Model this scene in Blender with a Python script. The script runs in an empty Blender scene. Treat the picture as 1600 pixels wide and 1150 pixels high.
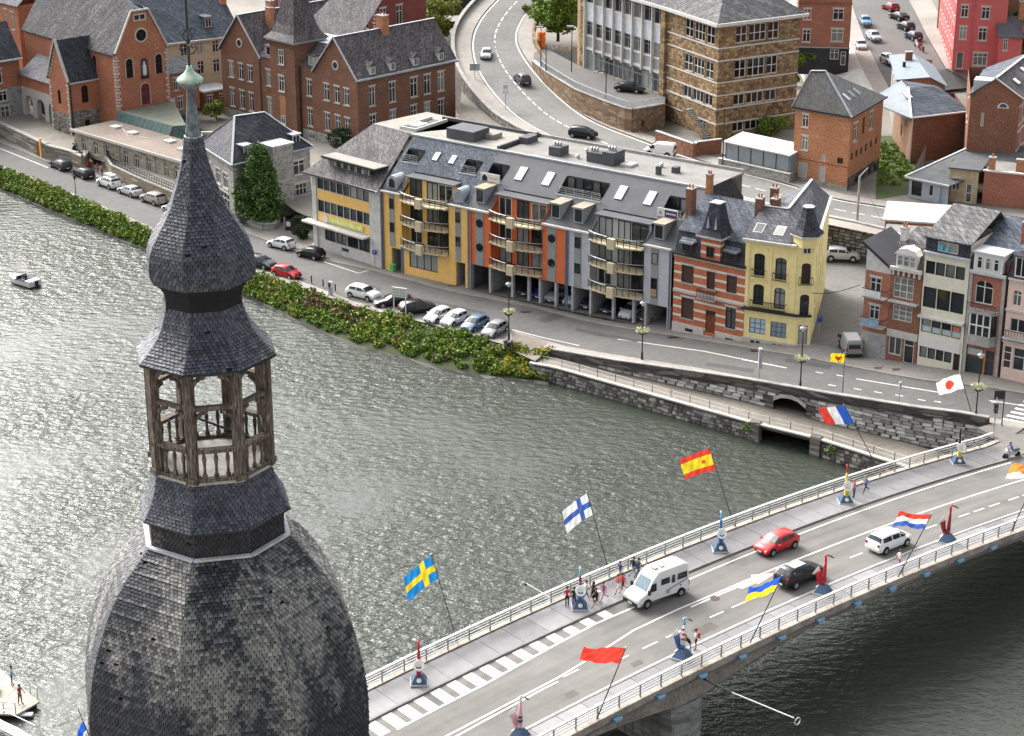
import bpy, bmesh, math, random
import numpy as np
from mathutils import Matrix, Vector
R = math.radians
sc = bpy.context.scene
COL = sc.collection
random.seed(7)
# ---------------------------------------------------------------- camera, sky, sun, exposure
FPX, PIT, CH = 3111.0, R(21), 75.0
cam = bpy.data.objects.new('camera', bpy.data.cameras.new('camera')); COL.objects.link(cam)
cam.location = (0, 0, CH); cam.rotation_euler = (R(90) - PIT, 0, 0)
cam.data.sensor_fit = 'HORIZONTAL'; cam.data.sensor_width = 36; cam.data.lens = 36 * FPX / 1600
cam.data.clip_start = 1; cam.data.clip_end = 6000
sc.camera = cam
SUN_EL, SUN_AZ = 40, -39        # azimuth counted from +Y towards +X
w = bpy.data.worlds.new('World'); sc.world = w; w.use_nodes = True
nt = w.node_tree; bg = nt.nodes['Background']
sky = nt.nodes.new('ShaderNodeTexSky'); sky.sky_type = 'NISHITA'; sky.sun_disc = False
sky.sun_elevation = R(SUN_EL); sky.sun_rotation = R(SUN_AZ)
sky.air_density = 1.0; sky.dust_density = 8.0; sky.ozone_density = 1.0
hs = nt.nodes.new('ShaderNodeHueSaturation'); hs.inputs['Saturation'].default_value = .22
hs.inputs['Value'].default_value = 1.0
nt.links.new(sky.outputs[0], hs.inputs['Color'])
nt.links.new(hs.outputs[0], bg.inputs[0]); bg.inputs[1].default_value = 0.15
sl = bpy.data.lights.new('sun', 'SUN'); sl.energy = 0.9; sl.angle = R(30); sl.color = (1, .96, .9)
so = bpy.data.objects.new('sun', sl); COL.objects.link(so)
LA, LE = R(SUN_AZ), R(SUN_EL)
sd = Vector((math.sin(LA) * math.cos(LE), math.cos(LA) * math.cos(LE), math.sin(LE)))
so.rotation_euler = sd.to_track_quat('Z', 'Y').to_euler(); so.location = (0, 0, 300)
vs = sc.view_settings; vs.view_transform = 'Standard'; vs.look = 'None'; vs.gamma = 1; vs.use_curve_mapping = False
vs.exposure = 1.43
try: sc.cycles.max_bounces = 5; sc.cycles.diffuse_bounces = 3; sc.cycles.glossy_bounces = 3
except Exception: pass

# ---------------------------------------------------------------- places: sight line of a photo point met with a level plane
def ray(px, py):
    x = (px - 800) / FPX; u = (575 - py) / FPX
    return (x, math.cos(PIT) + u * math.sin(PIT), -math.sin(PIT) + u * math.cos(PIT))
def proj(P):
    dz = P[2] - CH; D = P[1]*math.cos(PIT) - dz*math.sin(PIT); return 800 + FPX*P[0]/D, 575 - FPX*(P[1]*math.sin(PIT) + dz*math.cos(PIT))/D
def zq(X, Y):                                   # the quay street climbs towards the bridge head
    t = min(1, max(0, ((X - 2) * .907 - (Y - 204) * .42) / 48)); return -3.6 + 3.6 * t
def at(px, py, z=None):
    d = ray(px, py); zz = -2 if z is None else z
    for i in range(40 if z is None else 1):
        t = (zz - CH) / d[2]
        if z is None: zz = .5 * zz + .5 * zq(d[0] * t, d[1] * t)
    t = (zz - CH) / d[2]
    return Vector((d[0] * t, d[1] * t, zz))
BU, BN = Vector((.775, .632, 0)), Vector((.632, -.775, 0))     # along the bridge / towards its near side
def zb(s): return max(-.4, 1.65 - 1.7 * ((s - 109) / 36) ** 2) if s < 146 else max(0, 1.65 - 1.7 * ((s - 109) / 36) ** 2)
def bp(s, t, h=0): v = BU * s + BN * t; v.z = zb(s) + h; return v
def bst(px, py, h=0):
    z = 1.2
    for i in range(15):
        p = at(px, py, z + h); s = p.dot(BU); z = zb(s)
    p = at(px, py, z + h); return p.dot(BU), p.dot(BN)

# ---------------------------------------------------------------- mesh builder
class MB:
    def __init__(s, T=None): s.v = []; s.f = []; s.m = []; s.T = T
    def add(s, pts, faces, m=0):
        b = len(s.v); T = s.T
        for p in pts:
            p = Vector(p); s.v.append(tuple(T @ p) if T is not None else tuple(p))
        for f in faces: s.f.append([b + i for i in f]); s.m.append(m)
        return s
    def poly(s, pts, m=0): return s.add(pts, [list(range(len(pts)))], m)
    def box(s, x0, x1, y0, y1, z0, z1, m=0):
        return s.add([(x0,y0,z0),(x1,y0,z0),(x1,y1,z0),(x0,y1,z0),(x0,y0,z1),(x1,y0,z1),(x1,y1,z1),(x0,y1,z1)],
            [(3,2,1,0),(4,5,6,7),(0,1,5,4),(1,2,6,5),(2,3,7,6),(3,0,4,7)], m)
    def prism(s, pts, z0, z1, m=0):
        n = len(pts)
        return s.add([(p[0],p[1],z0) for p in pts] + [(p[0],p[1],z1) for p in pts],
            [list(range(n))[::-1], list(range(n, 2*n))] + [(i,(i+1)%n,n+(i+1)%n,n+i) for i in range(n)], m)
    def ext(s, pts, y0, y1, m=0):               # outline in x,z pushed along y
        n = len(pts)
        return s.add([(p[0],y0,p[1]) for p in pts] + [(p[0],y1,p[1]) for p in pts],
            [list(range(n)), list(range(n, 2*n))[::-1]] + [((i+1)%n,i,n+i,n+(i+1)%n) for i in range(n)], m)
    def slab(s, pts, th, m=0, m2=None):         # sloped sheet with thickness downwards
        n = len(pts); pts = [Vector(p) for p in pts]; lo = [p - Vector((0,0,th)) for p in pts]
        s.add(pts, [list(range(n))], m)
        return s.add(pts + lo, [list(range(n,2*n))[::-1]] + [(i,n+i,n+(i+1)%n,(i+1)%n) for i in range(n)], m if m2 is None else m2)
    def bar(s, a, b, w, h=None, m=0):
        a = Vector(a); b = Vector(b); h = w if h is None else h; d = (b - a).normalized()
        up = Vector((0,0,1)) if abs(d.z) < .95 else Vector((1,0,0))
        r = d.cross(up).normalized() * (w/2); u = r.normalized().cross(d).normalized() * (h/2)
        return s.add([a-r-u,a+r-u,a+r+u,a-r+u,b-r-u,b+r-u,b+r+u,b-r+u],
            [(0,1,2,3),(7,6,5,4),(0,4,5,1),(1,5,6,2),(2,6,7,3),(3,7,4,0)], m)
    def tube(s, path, r, n=6, m=0):
        path = [Vector(p) for p in path]; rr = r if isinstance(r, (list, tuple)) else [r]*len(path); pts = []
        for i, p in enumerate(path):
            d = (path[min(i+1,len(path)-1)] - path[max(i-1,0)]).normalized()
            up = Vector((0,0,1)) if abs(d.z) < .9 else Vector((0,1,0))
            a = d.cross(up).normalized(); b = a.cross(d)
            for k in range(n):
                t = 2*math.pi*k/n; pts.append(p + (a*math.cos(t) + b*math.sin(t))*rr[i])
        F = [(i*n+k, i*n+(k+1)%n, (i+1)*n+(k+1)%n, (i+1)*n+k) for i in range(len(path)-1) for k in range(n)]
        F += [list(range(n))[::-1], list(range((len(path)-1)*n, len(path)*n))]
        return s.add(pts, F, m)
    def lathe(s, prof, n=12, c=(0,0), m=0, ph=0):
        pts = [(c[0]+r*math.cos(2*math.pi*k/n+ph), c[1]+r*math.sin(2*math.pi*k/n+ph), z) for r, z in prof for k in range(n)]
        F = [(i*n+k, i*n+(k+1)%n, (i+1)*n+(k+1)%n, (i+1)*n+k) for i in range(len(prof)-1) for k in range(n)]
        F += [list(range(n))[::-1], list(range((len(prof)-1)*n, len(prof)*n))]
        return s.add(pts, F, m)
    def ball(s, c, r, n=8, m=0, sz=1):
        k = n//2
        return s.lathe([(max(.001,r*math.sin(math.pi*i/k)), c[2]-r*sz*math.cos(math.pi*i/k)) for i in range(k+1)], n, c, m)
    def mesh(s, name, mats, smooth=False):
        me = bpy.data.meshes.new(name); me.from_pydata(s.v, [], s.f)
        for x in (mats if isinstance(mats, (list, tuple)) else [mats]): me.materials.append(x)
        if any(s.m): me.polygons.foreach_set('material_index', s.m)
        if smooth: me.polygons.foreach_set('use_smooth', [True]*len(s.f))
        me.update(); return me
    def build(s, name, mats, parent=None, smooth=False, **k):
        return link(name, s.mesh(name, mats, smooth), parent, **k)
def link(name, data, parent=None, loc=None, rz=None, label=None, cat=None, group=None, kind=None):
    o = bpy.data.objects.new(name, data); COL.objects.link(o)
    if parent is not None: o.parent = parent
    if loc is not None: o.location = loc
    if rz is not None: o.rotation_euler = (0, 0, rz)
    for k, v in (('label',label),('category',cat),('group',group),('kind',kind)):
        if v: o[k] = v
    return o
def thing(name, label, cat, loc=(0,0,0), rz=0, group=None): return link(name, None, None, loc, rz, label, cat, group)
def copy_tree(o, parent=None):
    c = o.copy(); COL.objects.link(c)
    if parent is not None: c.parent = parent
    for ch in list(o.children): copy_tree(ch, c)
    return c
def TR(x=0, y=0, a=0, z=0): return Matrix.Translation((x, y, z)) @ Matrix.Rotation(a, 4, 'Z')

# ---------------------------------------------------------------- materials
MATS = {}
class N:
    def __init__(s, name):
        s.mat = bpy.data.materials.new(name); s.mat.use_nodes = True; s.t = s.mat.node_tree
        s.b = s.t.nodes['Principled BSDF']
    def n(s, typ, **k):
        x = s.t.nodes.new('ShaderNode' + typ)
        for a, v in k.items():
            if a in x.inputs.keys(): x.inputs[a].default_value = v
            else: setattr(x, a, v)
        return x
    def l(s, a, b): s.t.links.new(a, b)
    def coord(s, scale=(1,1,1), wall=False):
        tc = s.n('TexCoord'); out = tc.outputs['Object']
        if wall:                                 # x+y runs along any upright face, z goes up
            sp = s.n('SeparateXYZ'); s.l(out, sp.inputs[0]); a = s.n('Math', operation='ADD'); s.l(sp.outputs[0], a.inputs[0]); s.l(sp.outputs[1], a.inputs[1])
            cb = s.n('CombineXYZ'); s.l(a.outputs[0], cb.inputs[0]); s.l(sp.outputs[2], cb.inputs[1]); out = cb.outputs[0]
        mp = s.n('Mapping'); mp.inputs['Scale'].default_value = scale; s.l(out, mp.inputs[0]); return mp.outputs[0]
    def noise(s, vec, scale, detail=4, rough=.6):
        x = s.n('TexNoise'); x.inputs['Scale'].default_value = scale; x.inputs['Detail'].default_value = detail; x.inputs['Roughness'].default_value = rough
        s.l(vec, x.inputs['Vector']); return x.outputs['Fac']
    def ramp(s, fac, stops):
        x = s.n('ValToRGB'); e = x.color_ramp.elements
        while len(e) < len(stops): e.new(.5)
        for i, (p, c) in enumerate(stops): e[i].position = p; e[i].color = (*c, 1) if len(c) == 3 else c
        s.l(fac, x.inputs[0]); return x.outputs[0]
    def mix(s, fac, a, b, mode='MIX'):
        x = s.n('MixRGB', blend_type=mode)
        for i, v in ((0, fac), (1, a), (2, b)):
            if isinstance(v, (int, float)): x.inputs[i].default_value = v
            elif isinstance(v, tuple): x.inputs[i].default_value = (*v, 1)
            else: s.l(v, x.inputs[i])
        return x.outputs[0]
    def bump(s, h, strength=.3, dist=.05):
        x = s.n('Bump'); x.inputs['Strength'].default_value = strength; x.inputs['Distance'].default_value = dist
        s.l(h, x.inputs['Height']); s.l(x.outputs[0], s.b.inputs['Normal'])
    def fin(s, col=None, rough=.8, spec=.3, metal=0):
        if col is not None:
            if isinstance(col, tuple): s.b.inputs['Base Color'].default_value = (*col, 1)
            else: s.l(col, s.b.inputs['Base Color'])
        if isinstance(rough, (int, float)): s.b.inputs['Roughness'].default_value = rough
        else: s.l(rough, s.b.inputs['Roughness'])
        s.b.inputs['Specular IOR Level'].default_value = spec; s.b.inputs['Metallic'].default_value = metal
        return s.mat
def sh(c, k): return tuple(max(0, min(1, x*k)) for x in c)
def M(col, rough=.75, var=.25, scale=1.5, spec=.3, metal=0, bump=0, name=None, fine=8):
    key = ('M', col, rough, var, scale, spec, metal, bump)
    if key in MATS: return MATS[key]
    n = N(name or 'paint'); v = n.coord()
    a = n.noise(v, scale, 5, .65); b = n.noise(v, scale*fine, 3, .6)
    m = n.mix(.45, a, b); c = n.ramp(m, [(.37, sh(col, 1-var)), (.5, col), (.63, sh(col, 1+var))])
    if bump: n.bump(b, bump, .03)
    MATS[key] = n.fin(c, rough, spec, metal); return MATS[key]
def brick(c1, c2, mort, name='brick', bw=.22, bh=.08, dirt=.5, patch=.35, rows=None):
    n = N(name); v = n.coord(wall=True)
    t = n.n('TexBrick'); n.l(v, t.inputs['Vector']); t.inputs['Scale'].default_value = 1
    t.inputs['Brick Width'].default_value = bw; t.inputs['Row Height'].default_value = bh; t.inputs['Mortar Size'].default_value = .01
    t.inputs['Color1'].default_value = (*c1,1); t.inputs['Color2'].default_value = (*c2,1); t.inputs['Mortar'].default_value = (*mort,1)
    a = n.noise(v, .45, 6, .7); b = n.noise(v, 5, 3, .7)
    c = n.mix(patch, t.outputs[0], n.ramp(a, [(.35, sh(c1,.55)), (.55, c1), (.7, sh(c2,1.25))]))
    c = n.mix(dirt, c, n.ramp(b, [(.38, (.22,.22,.22)), (.56, (1,1,1)), (.68, (1.4,1.36,1.28))]), 'MULTIPLY')
    if rows:                                     # light stone bands laid in the brickwork
        col, per, share = rows; sp = n.n('SeparateXYZ'); n.l(v, sp.inputs[0])
        q = n.n('Math', operation='MODULO'); n.l(sp.outputs[1], q.inputs[0]); q.inputs[1].default_value = per
        g = n.n('Math', operation='LESS_THAN'); n.l(q.outputs[0], g.inputs[0]); g.inputs[1].default_value = share
        c = n.mix(g.outputs[0], c, col)
    n.bump(t.outputs['Fac'], .25, -.02); return n.fin(c, .85, .2)
def rubble(cs, mort, name='rubble', scale=2.2, wide=1.6):
    n = N(name); v = n.coord((1/wide, 1, 1), wall=True)
    vo = n.n('TexVoronoi'); vo.inputs['Scale'].default_value = scale; vo.inputs['Randomness'].default_value = .9; n.l(v, vo.inputs['Vector'])
    ve = n.n('TexVoronoi', feature='DISTANCE_TO_EDGE'); ve.inputs['Scale'].default_value = scale; ve.inputs['Randomness'].default_value = .9; n.l(v, ve.inputs['Vector'])
    sp = n.n('SeparateColor'); n.l(vo.outputs['Color'], sp.inputs[0])
    k = len(cs); c = n.ramp(sp.outputs[0], [(.15 + .7*i/(k-1), x) for i, x in enumerate(cs)])
    c = n.mix(.55, c, n.ramp(n.noise(v, 9, 4, .7), [(.35, (.35,.35,.35)), (.62, (1.15,1.12,1.1))]), 'MULTIPLY')
    e = n.ramp(ve.outputs['Distance'], [(.03, (0,0,0)), (.1, (1,1,1))])
    c = n.mix(e, mort, c); n.bump(e, .5, .05); return n.fin(c, .9, .2)
def slate(c, name='slate_tiles', hi=1.9, lo=.5, streak=.8, rh=.22, bw=.3, rough=.72):
    n = N(name); v = n.coord(wall=True); o = n.coord()
    t = n.n('TexBrick'); n.l(v, t.inputs['Vector']); t.inputs['Scale'].default_value = 1
    t.inputs['Brick Width'].default_value = bw; t.inputs['Row Height'].default_value = rh; t.inputs['Mortar Size'].default_value = .012
    t.inputs['Color1'].default_value = (*sh(c,.8),1); t.inputs['Color2'].default_value = (*sh(c,1.25),1); t.inputs['Mortar'].default_value = (*sh(c,.35),1)
    mp = n.n('Mapping'); mp.inputs['Scale'].default_value = (1.1, .28, 1); n.l(v, mp.inputs[0])
    s1 = n.noise(mp.outputs[0], 1.1, 6, .75); s2 = n.noise(o, .35, 4, .6); s3 = n.noise(v, 3.5, 3, .7)
    k = n.mix(.5, n.mix(.3, s1, s2), s3)
    cc = n.mix(streak, t.outputs[0], n.ramp(k, [(.41, (lo,lo,lo)), (.5, (1,1,1)), (.585, (hi,hi,hi*.98))]), 'MULTIPLY')
    n.bump(t.outputs['Fac'], .3, -.03); return n.fin(cc, rough, .15)
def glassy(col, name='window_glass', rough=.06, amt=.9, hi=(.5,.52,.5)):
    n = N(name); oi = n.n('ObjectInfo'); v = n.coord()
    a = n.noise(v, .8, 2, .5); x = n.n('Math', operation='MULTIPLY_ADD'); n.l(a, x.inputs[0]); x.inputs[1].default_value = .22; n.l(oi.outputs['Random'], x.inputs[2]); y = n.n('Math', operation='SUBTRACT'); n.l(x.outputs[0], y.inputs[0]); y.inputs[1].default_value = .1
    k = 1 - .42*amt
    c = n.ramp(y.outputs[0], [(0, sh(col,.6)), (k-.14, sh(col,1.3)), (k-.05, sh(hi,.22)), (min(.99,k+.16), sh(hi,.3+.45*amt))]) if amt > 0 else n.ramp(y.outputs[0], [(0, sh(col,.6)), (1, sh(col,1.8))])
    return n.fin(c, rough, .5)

WHITE = M((.58,.572,.555), .5, .08, name='white_paint'); OFFW = M((.45,.43,.395), .7, .15, name='pale_stone')
BLUEST = M((.3,.3,.29), .8, .25, name='blue_stone'); DARK = M((.018,.019,.022), .5, .3, name='dark_paint')
ZINC = M((.33,.36,.39), .45, .2, metal=.2, name='zinc'); LEAD = M((.4,.415,.43), .5, .2, name='lead_flashing')
IRON = M((.02,.02,.022), .5, .2, name='black_iron'); STEEL = M((.4,.41,.42), .4, .15, metal=.6, name='galvanised_steel')
CONC = M((.28,.27,.255), .85, .3, scale=.9, bump=.2, name='concrete'); CONCW = M((.46,.45,.42), .8, .2, scale=.8, name='pale_concrete')
RAILW = M((.5,.49,.465), .5, .12, name='rail_paint')
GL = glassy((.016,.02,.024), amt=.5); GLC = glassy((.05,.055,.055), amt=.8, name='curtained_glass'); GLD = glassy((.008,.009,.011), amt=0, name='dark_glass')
SHUT = M((.06,.035,.03), .6, .2, name='brown_shutter'); BLIND = M((.35,.35,.34), .7, .15, name='window_blind')
SLATE = slate((.085,.085,.097)); SLATED = slate((.042,.045,.056), hi=1.9, name='dark_slate'); SLATEB = slate((.064,.075,.095), hi=2, name='blue_slate')
SLATEL = slate((.105,.105,.107), hi=2.3, lo=.4, name='light_slate'); SLATEP = slate((.088,.08,.085), hi=2.3, lo=.38, name='violet_slate')
RUB = rubble([(.13,.12,.1),(.27,.25,.22),(.36,.34,.3),(.2,.18,.15)], (.12,.115,.1), scale=2.4)
RUBG = rubble([(.2,.2,.19),(.3,.3,.28),(.37,.36,.34),(.25,.245,.23)], (.3,.29,.27), 'grey_rubble', 2.6)
RUBO = rubble([(.15,.092,.05),(.34,.225,.11),(.44,.315,.165),(.24,.155,.08)], (.15,.115,.08), 'ochre_stone', 2.4)
RUBD = rubble([(.07,.064,.06),(.14,.13,.12),(.2,.19,.18),(.1,.09,.083)], (.05,.047,.045), 'dark_rubble', 1.9)
BRKR = brick((.4,.13,.065), (.53,.225,.13), (.32,.22,.17), 'church_brick', dirt=.55)
BRKB = brick((.19,.085,.054), (.3,.15,.098), (.19,.14,.115), 'brown_brick', dirt=.6)
BRKO = brick((.43,.165,.075), (.56,.265,.135), (.36,.26,.19), 'orange_brick', dirt=.6)
BRKD = brick((.23,.095,.058), (.35,.162,.102), (.2,.14,.11), 'dark_brick', dirt=.65)
BRKP = brick((.33,.12,.078), (.43,.18,.12), (.34,.2,.16), 'red_brick', dirt=.45)
ASPH = None
def ground_mat(name, c, patch=.35, sp=.12, line=False):
    n = N(name); v = n.coord(); a = n.noise(v, .12, 6, .65); b = n.noise(v, 1.6, 5, .7); d = n.noise(v, 22, 2, .6)
    k = n.mix(.5, n.mix(.45, a, b), d)
    cc = n.ramp(k, [(.4, sh(c,1-patch)), (.5, c), (.6, sh(c,1+patch))]); n.bump(d, .2, .01); return n.fin(cc, .85, .25)
ASPH = ground_mat('asphalt', (.108,.105,.102)); ASPHD = ground_mat('dark_asphalt', (.085,.085,.088)); ASPHL = ground_mat('worn_asphalt', (.15,.146,.14))
PAVE = ground_mat('pavement', (.2,.187,.172)); PAVEL = ground_mat('pale_pavement', (.27,.25,.226)); COBB = ground_mat('cobbles', (.185,.165,.14), .45)
EARTH = ground_mat('earth', (.1,.085,.06), .5); GRASS = ground_mat('grass', (.06,.085,.025), .5)
PAINT = M((.6,.59,.555), .7, .14, scale=2, name='road_paint')
# ---------------------------------------------------------------- water and ground
def strip(name, A, B, mat, off=0, kind='structure', nz=None):
    mb = MB(); 
    for i in range(len(A)-1):
        q = [A[i], A[i+1], B[i+1], B[i]]
        mb.poly([Vector(p) + Vector((0,0,off)) for p in q])
    return mb.build(name, mat, kind=kind)
def resample(P, n):
    P = [Vector(p) for p in P]; L = [0]
    for a, b in zip(P, P[1:]): L.append(L[-1] + (b-a).length)
    out = []
    for i in range(n):
        d = L[-1]*i/(n-1); k = max(j for j in range(len(L)) if L[j] <= d+1e-9); k = min(k, len(P)-2)
        out.append(P[k].lerp(P[k+1], (d-L[k])/max(1e-6, L[k+1]-L[k])))
    return out
def water_mat():
    n = N('river_water'); v = n.coord()
    mp = n.n('Mapping'); mp.inputs['Rotation'].default_value = (0,0,R(22)); mp.inputs['Scale'].default_value = (.62, 1.1, 1); n.l(v, mp.inputs[0])
    a = n.noise(mp.outputs[0], 1.1, 3, .55); b = n.noise(mp.outputs[0], 3.3, 2, .5); big = n.noise(v, .045, 4, .6)
    h = n.n('Math', operation='MULTIPLY_ADD'); n.l(b, h.inputs[0]); h.inputs[1].default_value = .3; n.l(a, h.inputs[2])
    k = n.ramp(big, [(.38, (.3,)*3), (.6, (1,)*3)])
    x = n.n('Bump'); x.inputs['Distance'].default_value = .4; n.l(h.outputs[0], x.inputs['Height']); n.l(k, x.inputs['Strength'])
    n.l(x.outputs[0], n.b.inputs['Normal']); n.b.inputs['IOR'].default_value = 1.33
    return n.fin((.038,.045,.036), .17, .5)
MB().poly([(-1500,-600,-5.6),(1500,-600,-5.6),(1500,1800,-5.6),(-1500,1800,-5.6)]).build('river_water', water_mat(), kind='structure')

# quay: line of house fronts, kerb, river kerb, bank top
front_px = [(-60,188),(0,217),(75,248),(110,258),(180,282),(262,321),(368,352),(440,378),(492,390),(598,421),(731,452),(880,482),(1046,515),(1163,534),(1250,546),(1345,553),(1430,574),(1600,600),(1760,625)]
kerb_px  = [(-60,193),(0,222),(75,254),(110,262),(180,288),(262,327),(377,361),(440,385),(504,406),(590,425),(700,455),(839,482),(950,509),(1100,533),(1247,557),(1336,575),(1435,594),(1600,616),(1760,642)]
rkerb_px = [(-60,230),(0,259),(75,288),(120,306),(240,358),(390,420),(470,441),(545,470),(640,484),(740,505),(800,517),(870,540),(960,556),(1100,578),(1160,590),(1297,615),(1435,638),(1560,658),(1640,668)]
bank_px  = [(-60,234),(0,263),(75,293),(120,311),(240,364),(390,428),(470,450),(545,478),(640,500),(740,526),(815,548),(858,553),(960,571),(1100,591),(1160,600),(1297,624),(1435,646),(1552,664),(1640,676)]
n_ = 60
frontL, kerbL, rkerbL, bankL = [[Vector((p.x,p.y,zq(p.x,p.y))) for p in resample([at(*q) for q in L], n_)] for L in (front_px, kerb_px, rkerb_px, bank_px)]
MB().poly([(p.x,p.y,-3.9) for p in bankL] + [(300,80,-3.9),(1600,-300,-3.9),(1600,1800,-3.9),(-1500,1800,-3.9),(-1500,900,-3.9),(-300,480,-3.9)]).build('far_bank_ground', EARTH, kind='structure')
strip('quay_road', kerbL, rkerbL, ASPH, 0)
backL = [p + Vector((.45,.9,0))*(7 if 24 < i < 45 else 3) for i, p in enumerate(frontL)]
strip('quay_pavement', [p + Vector((0,0,.13)) for p in backL], [p + Vector((0,0,.13)) for p in kerbL], PAVE)
mbk = MB()
for A, i0 in ((kerbL, 1),):
    for a, b in zip(A, A[1:]): mbk.bar(a + Vector((0,0,.06)), b + Vector((0,0,.06)), .18, .17)
for a, b in zip(rkerbL, rkerbL[1:]): mbk.bar(a + Vector((0,0,.05)), b + Vector((0,0,.05)), .16, .17)
mbk.build('kerb', PAVEL, kind='structure')
strip('riverside_pavement', [p + Vector((0,0,.125)) for p in rkerbL], [p + Vector((0,0,.125)) for p in bankL], PAVEL)
# parking bay and cobbled corner
pk = [at(*q) + Vector((0,0,.0)) for q in ((545,470),(560,455),(700,487),(795,512),(790,533),(700,512),(600,486))]
MB().poly([p + Vector((0,0,.135)) for p in pk]).build('parking_bay', ASPHL, kind='structure')
MB().poly([at(*q) + Vector((0,0,.14)) for q in ((800,521),(850,533),(868,543),(852,553),(836,566),(798,549))]).build('cobbled_corner', COBB, kind='structure')
# towpath
tp_in = [at(*q, -3.75) for q in ((836,562),(882,556),(960,580),(1050,603),(1162,636),(1281,667),(1424,711),(1480,728))]
tp_out = [at(*q, -3.75) for q in ((828,567),(868,574),(940,594),(1050,625),(1175,660),(1281,686),(1394,722),(1450,740))]
tpo = resample(tp_out, 40); tpi = resample(tp_in, 40)
strip('towpath', [p + (p-q).normalized()*2.5 for p, q in zip(tpi, tpo)], tpo, COBB, 0)
# near bank
MB().poly([(-700,600,-1),(-300,330,-1),(-75,152,-1),(-37,114,-1),(-14,107,-1),(8,102,-1),(40,82,-1),(300,-120,-1),(300,-500,-1),(-700,-500,-1)]).build('near_bank_ground', PAVEL, kind='structure')

# higher ground behind the quay houses, court and road that climbs
MB().poly([(-8,262,2.95),(3,247,2.95),(27,229,2.95),tuple(at(1290,341,2.95)),tuple(at(1378,361,2.95)),(50,223,2.95),(59,203.5,2.95),(130,150,2.95),(1600,-300,2.95),(1600,1800,2.95),(-8,1800,2.95)]).build('upper_ground', ground_mat('yard', (.19,.175,.152), .4), kind='structure')
MB().poly([(-8,252,-1.52),(-24,252,-1.52),(-29,258,-1.52),(-33,266,-1.52),(-46.5,277,-1.52),(-66,294,-1.52),*[(q.x+.2,q.y+.3,-1.52) for q in (at(108,257,-3.6),at(75,249,-3.6),at(60,242,-3.6),at(0,213,-3.6),at(-60,186,-3.6))],(-140,380,-1.52),(-140,1500,-1.52),(-7,1500,-1.52)]).build('court_ground', ground_mat('court', (.2,.185,.16), .4), kind='structure')
RL = [((1440,372),(1440,334),2.96),((1372,357),(1372,322),2.96),((1297,342),(1300,311),2.96),((1149,306),(1234,288),2.96),((1050,284),(1130,262),2.97),((940,252),(1060,240),2.98),((880,225),(1000,218),3.0),((820,195),(930,192),3.1),((790,172),(890,165),3.4),((754,130),(848,125),4.6),((737,95),(820,90),6),((735,60),(806,60),7.6),((748,30),(818,30),9.2),((775,0),(842,0),10.8),((810,-30),(880,-30),12.4)]
rl = [at(*a, z+.04) for a, b, z in RL]; rr = [at(*b, z+.04) for a, b, z in RL]
def smooth(P, n=3):
    for _ in range(n): 
        Q = [P[0]]
        for a, b in zip(P, P[1:]): Q += [a.lerp(b,.25), a.lerp(b,.75)]
        P = Q + [P[-1]]
    return P
rl, rr = smooth(rl, 2), smooth(rr, 2)
strip('climbing_road', rl, rr, ASPHL)
def side(A, B, d): return [a + (a-b).normalized()*d for a, b in zip(A, B)]
wl = side(rl, rr, 3.0); wr = side(rr, rl, 2.6)
strip('upper_pavement', [p + Vector((0,0,.12)) for p in rl], [p + Vector((0,0,.12)) for p in wl], PAVEL)
strip('upper_pavement', [p + Vector((0,0,.12)) for p in rr], [p + Vector((0,0,.12)) for p in wr], PAVEL)
mk = MB()
def line_on(mb, P, Q, f, w, dash=None, h=.012):
    L = [a.lerp(b, f) for a, b in zip(P, Q)]; L = resample(L, 160)
    for i in range(159):
        if dash and (i % dash[0]) >= dash[1]: continue
        a, b = L[i], L[i+1]; n = (b-a).cross(Vector((0,0,1))).normalized()*w/2; z = Vector((0,0,h))
        mb.poly([a-n+z, b-n+z, b+n+z, a+n+z])
line_on(mk, rl, rr, .045, .22); line_on(mk, rl, rr, .955, .22); line_on(mk, rl, rr, .5, .2, (3,2))
# quay road lines
for px, w_ in (([(965,530),(1100,549),(1229,575)],.2),([(0,232),(75,262)],.2),([(1160,562),(1229,575)],.2),([(1338,592),(1460,612),(1560,628),(1640,640)],.2),([(1460,627),(1560,643)],.2),([(560,474),(640,484)],.2),([(800,515),(850,528),(905,540)],.16),([(506,409),(560,427),(584,420)],.16),([(506,409),(522,404)],.16)):
    P = [at(*q) for q in px]
    for a, b in zip(P, P[1:]):
        n = (b-a).cross(Vector((0,0,1))).normalized()*w_/2; z = Vector((0,0,.012)); mk.poly([a-n+z,b-n+z,b+n+z,a+n+z])
for px in ((1280,582),(1313,587),(1300,602),(1340,608),(1372,613),(1405,618),(1440,625)):
    a, b = at(px[0]-6,px[1]-1), at(px[0]+6,px[1]+1.2); n = (b-a).cross(Vector((0,0,1))).normalized()*.09; z = Vector((0,0,.012)); mk.poly([a-n+z,b-n+z,b+n+z,a+n+z])
mk.build('road_markings', PAINT, kind='structure')
for q in (((838,500),(872,489),(888,492),(853,505)),((900,512),(1010,533),(1006,537),(896,516)),((640,462),(760,488),(757,491),(637,465)),((1105,566),(1180,577),(1176,583),(1100,571)),((330,378),(420,412),(416,415),(326,381)),((1230,560),(1300,571),(1296,577),(1226,565)),((560,440),(598,450),(592,455),(554,445))):
    MB().poly([at(*p)+Vector((0,0,.006)) for p in q]).build('road_patch', ground_mat('tar_patch', (.07,.07,.072), .3), kind='structure')
zm = MB()
for i in range(7):
    a, b = at(1563-3+i*6.5, 660-i*5.5), at(1625+i*6.5, 673-i*5.5); n = (b-a).cross(Vector((0,0,1))).normalized()*.25; z = Vector((0,0,.016))
    zm.poly([a-n+z,b-n+z,b+n+z,a+n+z])
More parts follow.
